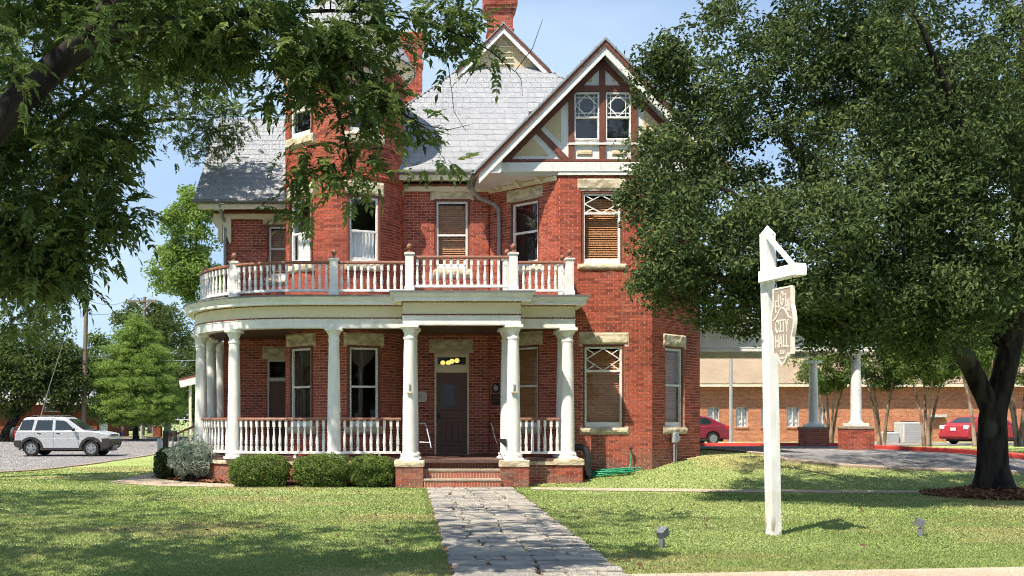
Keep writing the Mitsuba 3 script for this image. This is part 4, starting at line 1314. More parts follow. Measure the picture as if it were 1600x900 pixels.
for x, y, w, zt in ((0.14, 23.2, 0.60, 0.70), (2.46, 23.2, 0.60, 0.70), (3.80, 24.0, 0.58, 0.70)):
    pk = put("pier", box(x - w / 2 + 0.004, x + w / 2 - 0.004, y - w / 2 + 0.004, y + w / 2 + 0.1, -0.15, zt - 0.14), "m_mortar", H)
    BK[pk] = Bricks()
    for ang in (0, math.pi / 2, -math.pi / 2):
        lay(BK[pk], plane_where(Frame(x + math.sin(ang) * w / 2, y - math.cos(ang) * w / 2, ang)), -w / 2, w / 2, -0.1, zt - 0.14, (), 0.205)
    cp = cat([Frame(x + math.sin(a) * 0.31, y - math.cos(a) * 0.31, a)(moved(rock(0.66, 0.13, 0.3, 120 + int(x * 10) + int(a * 3), 0.02, 0.03), 0, 0, zt - 0.145)) for a in (0, math.pi / 2, -math.pi / 2)])
    put("cap_stone", cat([cp, box(x - 0.30, x + 0.30, y - 0.30, y + 0.33, zt - 0.145, zt - 0.012)]), "m_stone", pk)

# entry steps with soldier-brick risers and concrete treads
SK = put("entry_steps", cat([box(0.46, 2.15, 22.80, 23.5, -0.1, 0.23), box(0.46, 2.15, 23.08, 23.6, 0.2, 0.43), box(0.46, 2.15, 23.36, 24.0, 0.4, 0.625)]), "m_mortar", H)
BK[SK] = Bricks()
for y, za, zb in ((22.80, 0.06, 0.225), (23.08, 0.295, 0.425), (23.36, 0.50, 0.69)):
    fr = Frame(0.46, y)
    n = 26
    for k in range(n):
        wdt = 1.69 / n
        p = fr.pt((k + 0.5) * wdt, 0, (za + zb) / 2)
        BK[SK].add(p + fr.n * (0.012 - 0.007 - rb.uniform(0, 0.003)), (wdt / 2 - 0.007, 0.012, (zb - za) / 2), fr.t, fr.n, 0.80 + 0.2 * rb.random())
put("tread", cbox(0.45, 2.16, 22.775, 23.1, 0.23, 0.285, 0.012), "m_concrete", SK)
put("tread", cbox(0.45, 2.16, 23.055, 23.38, 0.43, 0.495, 0.012), "m_concrete", SK)

# ---- railings
balp = [(0.045, 0), (0.045, 0.0), (0.045, 0.10), (0.040, 0.105), (0.022, 0.115), (0.030, 0.13), (0.032, 0.15), (0.038, 0.20), (0.036, 0.26), (0.028, 0.36), (0.020, 0.45), (0.018, 0.50), (0.026, 0.512), (0.026, 0.522), (0.018, 0.53), (0.034, 0.55)]


def baluster(h, w):
    s = h / 0.66
    body = lathe([(r, 0.09 * s + (z - 0.10) * s * 0.93 + 0.0) for r, z in balp[3:]], 10)
    return cat([body, cbox(-w, w, -w, w, 0.0, 0.105 * s, 0.006), cbox(-w, w, -w, w, 0.50 * s, h, 0.006)])


bal_lo = mikit.ply(baluster(0.74, 0.031), "m_white", 35)
bal_up = mikit.ply(baluster(0.58, 0.030), "m_white", 35)


def railing(parent, path, zb, zt, shape, step, mat_top="m_rail", h_b=0.055, trimends=0.17):
    path = np.asarray(path, float)
    d = np.r_[0, np.cumsum(np.linalg.norm(np.diff(path, axis=0), axis=1))]
    L = d[-1]
    on = lambda t: np.array([np.interp(t, d, path[:, 0]), np.interp(t, d, path[:, 1])])
    ts = np.linspace(trimends, L - trimends, max(2, int((L - 2 * trimends) / 0.12)))
    sub = np.array([on(t) for t in ts])
    put("top_rail", sweep(sub, [(-0.055, zt - 0.035), (0.055, zt - 0.035), (0.06, zt - 0.01), (0.045, zt + 0.025), (-0.045, zt + 0.025), (-0.06, zt - 0.01)]), mat_top, parent)
    put("bottom_rail", sweep(sub, [(-0.045, zb - h_b), (0.045, zb - h_b), (0.045, zb - 0.01), (0.03, zb), (-0.03, zb), (-0.045, zb - 0.01)]), "m_white", parent)
    n = int(round((L - 2 * trimends) / step))
    for k in range(n):
        t = trimends + (k + 0.5) * (L - 2 * trimends) / n
        p, q = on(t), on(min(L, t + 0.02))
        ang = math.degrees(math.atan2(q[1] - p[1], q[0] - p[0]))
        put_copy("baluster", shape, parent, T().translate([p[0], p[1], zb - 0.004]).rotate([0, 0, 1], ang))
    return sub


def arcpath(x0, y0, x1, y1):
    """The part of the porch edge between two points of it."""
    line = sg.LineString(edge)
    a, b = sorted((line.project(sg.Point(x0, y0)), line.project(sg.Point(x1, y1))))
    ts = np.linspace(a, b, max(2, int((b - a) / 0.12)))
    return [line.interpolate(t).coords[0] for t in ts]


PR = tag(ukey(H + "__porch_railing"))
ZB, ZT = 0.855, 1.61
for p in ([(0.12, 24.0), (-1.60, 24.0)], arcpath(-1.60, 24.0, -3.99, 24.52), arcpath(-3.99, 24.52, -5.03, 25.85), arcpath(-5.03, 25.9, -5.14, 27.7), [(3.80, 24.0), (2.46, 24.0)]):
    railing(PR, p, ZB, ZT, bal_lo, 0.146)
for x, y in ((-0.55, 24.0), (-2.5, 24.01), (-3.1, 24.09), (-4.6, 25.08)):
    put("foot", cbox(x - 0.03, x + 0.03, y - 0.03, y + 0.03, FZ - 0.04, ZB - 0.05), "m_white", PR)

BR = tag(ukey(H + "__balustrade"))
UB, UT = 4.60, 5.225
post_d = mikit.ply(cat([cbox(-0.095, 0.095, -0.095, 0.095, 4.44, 5.27, 0.008), cbox(-0.115, 0.115, -0.115, 0.115, 4.44, 4.56, 0.008), cbox(-0.12, 0.12, -0.12, 0.12, 5.27, 5.31, 0.01)]), "m_white")
postcap_d = mikit.ply(lathe([(0.10, 5.311), (0.085, 5.34), (0.03, 5.36), (0.022, 5.385), (0.045, 5.40), (0.062, 5.43), (0.066, 5.46), (0.055, 5.495), (0.03, 5.52), (0.0, 5.53)], 16), "m_rail", True)
posts = [(3.84, 24.0), (2.46, 23.22), (0.14, 23.22), (3.80, 24.78), (2.40, 24.0), (-1.60, 24.0), (-3.99, 24.53), (-5.13, 26.9)]
for x, y in posts:
    pk = tag(ukey(BR + "__post"))
    put_copy("post", post_d, BR, T().translate([x, y, 0]))
    put_copy("finial", postcap_d, BR, T().translate([x, y, 0]))
for p in ([(0.14, 24.0), (-1.60, 24.0)], arcpath(-1.60, 24.0, -3.99, 24.52), arcpath(-3.99, 24.52, -5.14, 26.85), arcpath(-5.145, 26.9, -5.15, 28.3), [(2.46, 23.22), (0.14, 23.22)], [(3.84, 24.0), (2.46, 24.0)], [(3.80, 24.95), (3.82, 24.05)]):
    railing(BR, p, UB, UT, bal_up, 0.153, trimends=0.10)

# railing of the side steps on the left
SR = tag(ukey(H + "__side_stair_rail"))
a, b = at(332, 654, 27.6), at(247, 690, 27.6)
put("hand_rail", beam(a, b, 0.09, 0.05), "m_rail", SR)
put("bottom_rail", beam(a - [0, 0, 0.72], b - [0, 0, 0.62], 0.06, 0.05), "m_cream", SR)
for k in range(10):
    p = a + (b - a) * (k + 0.6) / 10.5
    put("picket", cbox(p[0] - 0.018, p[0] + 0.018, p[1] - 0.018, p[1] + 0.018, p[2] - 0.70, p[2] - 0.02, 0.004), "m_cream", SR)
q = at(250, 690, 27.6)
put("newel", cbox(q[0] - 0.06, q[0] + 0.06, q[1] - 0.06, q[1] + 0.06, 0.05, q[2] + 0.08), "m_greywhite", SR)
put("newel", cbox(q[0] + 0.13, q[0] + 0.22, q[1] - 0.4, q[1] - 0.31, 0.05, q[2] + 0.03), "m_white", SR)
for k in range(4):
    put("side_step", box(-6.45 + 0.3 * k, -5.2, 26.6, 27.7, 0.0, 0.17 * (k + 1)), "m_concrete", H)

q = at(258, 690, 26.9)
put("dark_newel", cat([cbox(q[0] - 0.05, q[0] + 0.07, 26.85, 26.95, 0.1, gz(673, 26.9), 0.01), cbox(q[0] + 0.07, q[0] + 0.30, 26.85, 26.95, gz(680, 26.9), gz(673, 26.9), 0.01), cbox(q[0] + 0.22, q[0] + 0.30, 26.85, 26.95, gz(690, 26.9), gz(680, 26.9), 0.01)]), "m_bronze", SR)

# ---- emit the bricks: the 300 nearest and largest as parts, the rest as one
pool = []
for key, bk in BK.items():
    for i in range(len(bk.c)):
        c, h, n = np.array(bk.c[i]), bk.h[i], np.array(bk.a[i][1])
        v = np.array([0, 0, EYE]) - c
        d = np.linalg.norm(v)
        vis = max(0.0, -(n @ v) / d)
        area = 4 * h[0] * h[2] * vis / d ** 2
        if key == bay_wall: area *= 1.0
        elif key in (SK,): area *= 3.0
        elif key == main_wall or c[1] > 26: area *= 0.3
        elif c[1] > 25.3 or key == turret or key == FW: area *= 0.6
        pool.append((area, key, i))
pool.sort(key=lambda t: -t[0])
chosen = {}
for _, key, i in pool[:300]:
    chosen.setdefault(key, set()).add(i)
for key, ids in chosen.items():
    for i in sorted(ids):
        m_, uv_ = BK[key].mesh([i])
        put("brick", m_, "m_brick", key, uv=uv_)
ms, us_ = [], []
for key, bk in BK.items():
    rest = [i for i in range(len(bk.c)) if i not in chosen.get(key, ())]
    if rest:
        m_, uv_ = bk.mesh(rest); ms.append(m_); us_.append(uv_)
print("bricks", sum(len(b.c) for b in BK.values()))
put("brickwork", cat(ms), "m_brick", H, uv=np.vstack(us_), kind="stuff")
for i in range(0, 300):
    m_, uv_ = SH[main_roof].mesh([nfront - 1 - i] if nfront > 300 else [i % nfront])
    if i < nfront: put("shingle", m_, "m_shingle", main_roof, uv=uv_)
ms, us_ = [], []
for key, bk in SH.items():
    rest = [i for i in range(len(bk.c)) if not (key == main_roof and nfront - 300 <= i < nfront)]
    m_, uv_ = bk.mesh(rest); ms.append(m_); us_.append(uv_)
put("shingles", cat(ms), "m_shingle", H, uv=np.vstack(us_), kind="stuff")
print("shingles", sum(len(b.c) for b in SH.values()), nfront)

# ---- lamp seen through the transom
LA = thing("chandelier", "lit chandelier with four yellow glass globes seen through the front door transom", "lamp")
for px, py in ((692, 567), (700.5, 567), (706, 564.5), (714, 563.5)):
    c = at(px, py, 28.2)
    k_ = put("globe", moved(trimesh.creation.icosphere(3, 0.065), *c), "m_white", LA, smooth=True)
    scene[k_]["emitter"] = {"type": "area", "radiance": rgb(0.30, 0.20, 0.045)}
    put("arm", tube([c + [0, 0, 0.06], [c[0] * 0.5 + 0.5 * 1.27, 28.2, c[2] + 0.25], [1.27, 28.2, 3.6]], 0.008, 6), "m_bronze", LA)


# ================================================================== TREES AND PLANTS
def leafmesh(c, rng, L, W, up=0.5, tone=None, out=None, outw=0.0):
    """Single folded leaves at the points c."""
    n = len(c)
    nn = rng.normal(size=(n, 3)); nn /= np.linalg.norm(nn, axis=1, keepdims=True)
    nn[:, 2] += up
    if out is not None: nn += out * outw
    nn /= np.linalg.norm(nn, axis=1, keepdims=True)
    a = rng.normal(size=(n, 3)); a -= nn * (a * nn).sum(1, keepdims=True); a /= np.linalg.norm(a, axis=1, keepdims=True)
    b = np.cross(nn, a)
    L = L * rng.uniform(0.7, 1.25, n)[:, None]; W = W * rng.uniform(0.75, 1.2, n)[:, None]
    fold = nn * W * 0.35
    v = np.stack([c - a * L / 2, c - b * W / 2 + fold, c + a * L / 2, c + b * W / 2 + fold], 1).reshape(-1, 3)
    k = np.arange(n)[:, None] * 4
    f = np.vstack([k + [0, 1, 2], k + [0, 2, 3]])
    t = rng.random(n) if tone is None else np.clip(tone + rng.normal(0, 0.22, n), 0, 1)
    uv = np.repeat(np.stack([t, rng.random(n)], -1), 4, axis=0)
    return trimesh.Trimesh(v, f, process=False), uv


def compound(rng_seed, nl=11, R=0.25, L=0.085, W=0.040):
    """One pinnate leaf along +x, drooping: leaflets in pairs on a thin rachis."""
    r = np.random.default_rng(rng_seed)
    vs, fs_ = [], []
    def quadleaf(p, d, s, L, W):
        d = d / np.linalg.norm(d); s = s / np.linalg.norm(s)
        n = np.cross(d, s)
        o = len(vs)
        vs.extend([p, p + d * L * 0.35 - s * W / 2 + n * W * 0.2, p + d * L * 0.40 + n * 0.0, p + d * L * 0.35 + s * W / 2 + n * W * 0.2, p + d * L - np.array([0, 0, 0.12 * L])])
        fs_.extend([[o, o + 1, o + 2], [o, o + 2, o + 3], [o + 1, o + 4, o + 2], [o + 2, o + 4, o + 3]])
    dr_ = r.uniform(0.2, 0.7)
    rach = lambda t: np.array([R * t, 0.02 * math.sin(3 * t), -dr_ * R * 0.45 * t * t])
    for i in range((nl - 1) // 2):
        t = 0.25 + 0.7 * i / ((nl - 1) / 2)
        p = rach(t)
        for s in (-1, 1):
            d = np.array([0.75 + r.normal(0, 0.1), s * (0.8 + r.normal(0, 0.1)), -0.18 + r.normal(0, 0.2)])
            quadleaf(p, d, np.cross([0, 0, 1.0], d) + r.normal(0, 0.15, 3), L * r.uniform(0.8, 1.1), W * r.uniform(0.85, 1.15))
    quadleaf(rach(1.0), np.array([1, r.normal(0, 0.15), -0.6]), np.array([0, 1.0, 0]), L * 1.1, W)
    for i in range(3):
        a, b = rach(i / 3), rach((i + 1) / 3)
        o = len(vs); w = np.array([0, 0.0025, 0])
        vs.extend([a - w, a + w, b + w, b - w]); fs_.extend([[o, o + 1, o + 2], [o, o + 2, o + 3]])
    return np.array(vs), np.array(fs_)


COMP = [compound(40 + i, nl) for i, nl in enumerate((11, 9, 11, 13))]


def compound_mats(c, rng, k, spread=0.10, scale=1.0, droop=0.10):
    """k pinnate leaves around each twig end: rotation matrices, places and which shape."""
    n = len(c) * k
    p = np.repeat(c, k, axis=0) + rng.normal(0, spread, (n, 3))
    az = rng.uniform(0, 2 * np.pi, n)
    el = rng.normal(-droop, 0.45, n)
    x = np.stack([np.cos(az) * np.cos(el), np.sin(az) * np.cos(el), np.sin(el)], -1)
    y = np.stack([-np.sin(az), np.cos(az), rng.normal(0, 0.3, n)], -1)
    y -= x * (x * y).sum(1, keepdims=True); y /= np.linalg.norm(y, axis=1, keepdims=True)
    z = np.cross(x, y)
    s = scale * rng.uniform(0.75, 1.2, n)
    return np.stack([x, y, z], -1) * s[:, None, None], p, rng.integers(0, len(COMP), n)


def compound_mesh(R, p, w, tone):
    vs, fs_, us_, o = [], [], [], 0
    for q in range(len(COMP)):
        i = np.nonzero(w == q)[0]
        if not len(i): continue
        v, f = COMP[q]
        vv = np.einsum("nij,kj->nki", R[i], v) + p[i][:, None]
        vs.append(vv.reshape(-1, 3))
        fs_.append((f[None] + (np.arange(len(i)) * len(v))[:, None, None] + o).reshape(-1, 3)); o += len(i) * len(v)
        us_.append(np.repeat(tone[i], len(v), axis=0))
    return trimesh.Trimesh(np.vstack(vs), np.vstack(fs_), process=False), np.vstack(us_)


def lobe(rng, c, r, n, shell=0.55, carve=0.0, freq=0.8):
    """n points in an ellipsoid, pressed towards its surface; carve drops those in noise hollows."""
    m = int(n * (1 + 2.2 * carve) + 5)
    d = rng.normal(size=(m, 3)); d /= np.linalg.norm(d, axis=1, keepdims=True)
    q = rng.random(m) ** (1 / 3 * (1 - shell) + 0.05)
    p = np.asarray(c) + d * q[:, None] * np.asarray(r)
    if carve:
        keep = np.argsort(-meshkit.fbm(p * freq + 5.3, 2, 7) + rng.normal(0, 0.08, m))[:n]
        p = p[keep]
    return p[:n]


def branches(limbs, ends, rng, rmin=0.006, k_r=0.010, sides=5, sag=0.06):
    """limbs: list of (points, radii). Every end is joined to the nearest point of the growing skeleton."""
    ms, nodes, nr = [], [], []
    for pts, rad in limbs:
        pts = np.asarray(pts, float)
        d = np.r_[0, np.cumsum(np.linalg.norm(np.diff(pts, axis=0), axis=1))]
        t = np.linspace(0, d[-1], max(4, int(d[-1] / 0.22)))
        from scipy.interpolate import PchipInterpolator as PI_
        p = np.column_stack([PI_(d, pts[:, k])(t) for k in range(3)])
        r = np.interp(t, d, rad)
        p = p + (meshkit.noise(p * 2.3 + 3, 4) - 0.5)[:, None] * np.minimum(r, 0.06)[:, None]
        ms.append(tube(p, r, 14 if max(rad) > 0.12 else 8))
        nodes.append(p[2:]); nr.append(r[2:])
    nodes, nr = np.vstack(nodes), np.concatenate(nr)
    N = np.empty((len(nodes) + 3 * len(ends), 3)); R_ = np.empty(len(N))
    N[:len(nodes)], R_[:len(nodes)] = nodes, nr
    k = len(nodes)
    d0 = np.array([np.min(((nodes - e) ** 2).sum(1)) for e in ends])
    for e in np.asarray(ends)[np.argsort(d0)]:
        dd = np.linalg.norm(N[:k] - e, axis=1)
        j = np.argmin(dd + 0.25 * (N[:k, 2] > e[2] + 0.4))
        a, L = N[j], dd[j]
        if L < 0.05: continue
        r0 = min(R_[j] * 0.75, rmin + k_r * L)
        m1 = a + (e - a) * 0.38 + rng.normal(0, 0.07 * L, 3) + [0, 0, sag * L]
        m2 = a + (e - a) * 0.72 + rng.normal(0, 0.06 * L, 3) + [0, 0, sag * L]
        pts = np.array([a, m1, m2, e]); rr = np.array([r0, r0 * 0.8, r0 * 0.6, max(0.003, r0 * 0.35)])
        ms.append(tube(pts, rr, sides, caps=False))
        N[k:k + 3] = pts[1:]; R_[k:k + 3] = rr[1:]; k += 3
    return ms


def simple_tree(name, label, base, trunk, limbs, ends, rng, mat, L, W, n, R, group=None, bark="m_bark", cat_="tree", up=0.5, crown_name="crown", sides=4, flat_=0.8):
    """A tree with single leaves in clumps round the branch ends."""
    key = thing(name, label, cat_, group)
    ms = branches([trunk] + limbs, ends, rng, sides=sides)
    put("trunk", ms[0], bark, key, smooth=True)
    k = put("limbs", cat(ms[1:]), bark, key, smooth=True)
    tag(k, kind="stuff")
    ct = np.clip(rng.normal(0.2, 0.14, len(ends)) + 0.55 * meshkit.noise(ends * 0.9, 6), 0, 1)
    d = rng.normal(size=(len(ends) * n, 3)); d /= np.linalg.norm(d, axis=1, keepdims=True)
    q = rng.random(len(d)) ** 0.5
    c = np.repeat(ends, n, axis=0) + d * q[:, None] * R * np.array([1, 1, flat_]) * np.repeat(rng.uniform(0.6, 1.3, len(ends)), n)[:, None]
    m, uv = leafmesh(c, rng, L, W, up, np.repeat(ct, n), d, 0.6)
    k = put(crown_name, m, mat, key, uv=uv)
    tag(k, kind="stuff")
    return key


# ---- the live oak on the right
rng = np.random.default_rng(21)
ox, oy = OAK
oz = float(hgt(ox, oy)) + 0.1
trunk = ([(ox, oy, oz - 0.15), (ox, oy, oz + 0.12), (ox - 0.02, oy, oz + 0.5), (ox - 0.03, oy, oz + 1.4), (ox + 0.20, oy, oz + 2.3), (ox + 0.40, oy, oz + 3.3), (ox + 0.45, oy - 0.1, oz + 4.6), (ox + 0.5, oy, oz + 6.4), (ox + 0.6, oy, oz + 9.5)],
         [0.52, 0.38, 0.29, 0.255, 0.22, 0.205, 0.18, 0.14, 0.05])
o_ = lambda px, py, Y: at(px, py, Y)
limbs = [([(ox + 0.02, oy, oz + 1.25), (ox - 0.18, oy - 0.05, oz + 1.8), o_(1512, 568, 20.4), o_(1484, 512, 20.2), o_(1440, 465, 20.0), o_(1385, 420, 19.6), o_(1320, 350, 19.2), o_(1250, 250, 19), o_(1180, 130, 19)], [0.17, 0.19, 0.18, 0.165, 0.145, 0.12, 0.10, 0.08, 0.03]),
         ([o_(1490, 515, 20.3), o_(1440, 512, 19.6), o_(1380, 498, 18.9), o_(1290, 470, 18.2), o_(1200, 445, 17.8), o_(1100, 430, 17.8), o_(1020, 420, 18.2)], [0.15, 0.13, 0.11, 0.085, 0.065, 0.045, 0.02]),
         ([o_(1487, 505, 20.2), o_(1478, 440, 20.8), o_(1460, 330, 21.5), o_(1440, 160, 22.2), o_(1420, -60, 22.5)], [0.13, 0.12, 0.10, 0.08, 0.03]),
         ([o_(1500, 520, 20.4), o_(1540, 470, 19.6), o_(1545, 360, 18.4), o_(1500, 200, 17.2), o_(1430, 20, 16.6)], [0.13, 0.11, 0.09, 0.07, 0.03]),
         ([(ox + 0.1, oy, oz + 2.9), (ox + 0.9, oy - 0.3, oz + 4.0), (ox + 2.4, oy - 0.8, oz + 5.3), (ox + 4.6, oy - 1.0, oz + 6.6), (ox + 6.4, oy - 1.2, oz + 7.6)], [0.22, 0.18, 0.13, 0.09, 0.03]),
         ([(ox + 0.2, oy, oz + 3.6), (ox + 0.8, oy + 1.4, oz + 4.6), (ox + 0.4, oy + 3.2, oz + 5.7), (ox - 1.0, oy + 4.6, oz + 6.8)], [0.17, 0.13, 0.09, 0.03]),
         ([o_(1390, 425, 19.6), o_(1290, 400, 20.4), o_(1190, 330, 21.4), o_(1090, 270, 22.0), o_(1030, 230, 22.0)], [0.10, 0.08, 0.06, 0.045, 0.02])]
ends = np.vstack([lobe(rng, (ox - 0.3, oy, 8.6), (7.3, 5.4, 5.2), 1300, 0.55, 0.55, 0.55),
                  lobe(rng, o_(1180, 150, 18.8), (2.2, 1.8, 2.0), 135, 0.3, 0.4), lobe(rng, o_(1090, 250, 19.4), (1.15, 1.4, 1.4), 110, 0.2, 0.3),
                  lobe(rng, o_(1120, 380, 18.3), (1.45, 1.6, 1.25), 140, 0.3, 0.3), lobe(rng, o_(1040, 430, 18.2), (0.8, 0.8, 0.55), 62, 0.2, 0.2), lobe(rng, o_(1330, 400, 17.6), (2.4, 1.8, 1.35), 240, 0.3, 0.3),
                  lobe(rng, o_(1240, 465, 17.6), (1.6, 1.2, 0.50), 130, 0.2, 0.3), lobe(rng, o_(1400, 480, 18.3), (1.9, 1.7, 0.9), 240, 0.3, 0.3), lobe(rng, o_(1330, 520, 18.6), (1.4, 1.3, 0.5), 110, 0.2, 0.3), lobe(rng, o_(1385, 535, 19.0), (0.95, 1.0, 0.42), 75, 0.2, 0.2), lobe(rng, o_(1290, 520, 18.4), (0.9, 0.9, 0.40), 60, 0.2, 0.2), lobe(rng, o_(1012, 235, 18.6), (0.62, 0.6, 0.5), 30, 0.2, 0.2), lobe(rng, o_(1000, 300, 18.6), (0.5, 0.5, 0.5), 22, 0.2, 0.2), lobe(rng, o_(985, 445, 18.0), (0.5, 0.4, 0.22), 16, 0.2, 0.1), lobe(rng, o_(1040, 130, 19.0), (0.55, 0.6, 0.8), 30, 0.2, 0.2), lobe(rng, o_(1500, 110, 18.5), (2.2, 2.0, 2.2), 240, 0.3, 0.3), lobe(rng, o_(1570, 250, 19.0), (1.6, 1.6, 2.6), 190, 0.3, 0.3), lobe(rng, o_(1380, 190, 18.2), (1.8, 1.6, 2.0), 150, 0.3, 0.3), lobe(rng, o_(1500, 330, 17.5), (2.2, 1.6, 2.0), 260, 0.3, 0.3), lobe(rng, o_(1065, 60, 19.5), (0.75, 1.0, 1.1), 42, 0.2, 0.2),
                  lobe(rng, o_(1130, 500, 18.6), (0.9, 0.8, 0.30), 40, 0.1, 0.2), lobe(rng, o_(1545, 440, 19.6), (1.0, 1.2, 0.5), 50, 0.2, 0.3), lobe(rng, o_(1240, 60, 18.4), (1.9, 1.6, 1.8), 105, 0.3, 0.4)])
xmin = np.interp(ends[:, 2], [3.2, 3.7, 4.7, 5.9, 7.1, 8.3, 9.5, 12], [5.4, 4.6, 4.05, 4.35, 4.6, 5.15, 5.65, 7.5]) * ends[:, 1] / 19.5
ends = ends[ends[:, 0] > xmin - 0.45 + 1.5 * (meshkit.noise(ends * 1.1, 8) - 0.35)]
ends = ends[(ends[:, 2] > 2.95 + 0.7 * meshkit.noise(ends * 0.8, 3) + 0.5 * (ends[:, 0] > 10.6) - 0.5 * ((ends[:, 0] < 10.4) & (ends[:, 0] > 7.6))) & ~((ends[:, 1] > 23.6) & (ends[:, 0] < 8.8))]
simple_tree("oak_tree", "large dark leaved oak with thick forked trunk on the right lawn", (ox, oy), trunk, limbs, ends, rng, "m_oakleaf", 0.108, 0.050, 58, 0.34, sides=4)

# ---- pecan trees on the left
def pecan(name, label, trunk, limbs, lobes, seed, k, near=0, scale=1.0, spread=0.10):
    rng = np.random.default_rng(seed)
    key = thing(name, label, "tree")
    ends = np.vstack([lobe(rng, c, r, n, sh, cv, fq) for c, r, n, sh, cv, fq in lobes])
    ms = branches([trunk] + limbs, ends, rng, rmin=0.004, k_r=0.008, sides=5, sag=0.10)
    put("trunk", ms[0], "m_bark", key, smooth=True)
    for m in ms[1:1 + len(limbs)]: put("limb", m, "m_bark", key, smooth=True)
    put("twigs", cat(ms[1 + len(limbs):]), "m_bark", key, smooth=True, kind="stuff")
    R, p, w = compound_mats(ends, rng, k, spread, scale)
    ct = np.repeat(np.clip(rng.normal(0.45, 0.2, len(ends)), 0, 1), k)
    t = np.stack([np.clip(ct + rng.normal(0, 0.18, len(p)), 0, 1), rng.random(len(p)) * 0.975], -1)
    brown = (p[:, 0] < -2.6) & (p[:, 2] > 4.55) & (p[:, 1] < 9.2)
    if near:
        # leaves that show in the picture, nearest first, become parts
        px = CX + FPX * p[:, 0] / p[:, 1]; py = CY - FPX * (p[:, 2] - EYE) / p[:, 1]
        vis = np.nonzero((px > -10) & (px < 900) & (py > -10) & (py < 600))[0]
        vis = vis[np.argsort(p[vis, 1])][:near]
        for i in vis:
            m, uv = compound_mesh(R[i:i + 1], p[i:i + 1], w[i:i + 1], t[i:i + 1])
            put("leaf", m, "m_pecanleaf", key, uv=uv)
        rest = np.setdiff1d(np.arange(len(p)), vis)
    else:
        rest = np.arange(len(p))
    m, uv = compound_mesh(R[rest], p[rest], w[rest], t[rest])
    put("foliage", m, "m_pecanleaf", key, uv=uv, kind="stuff")
    return key


def plobe(px, py, Y, rx, ry, d, n, sh=0.2, cv=0.35, fq=2.0):
    s = Y / FPX
    return (at(px, py, Y), (rx * s, d, ry * s), n, sh, cv, fq)


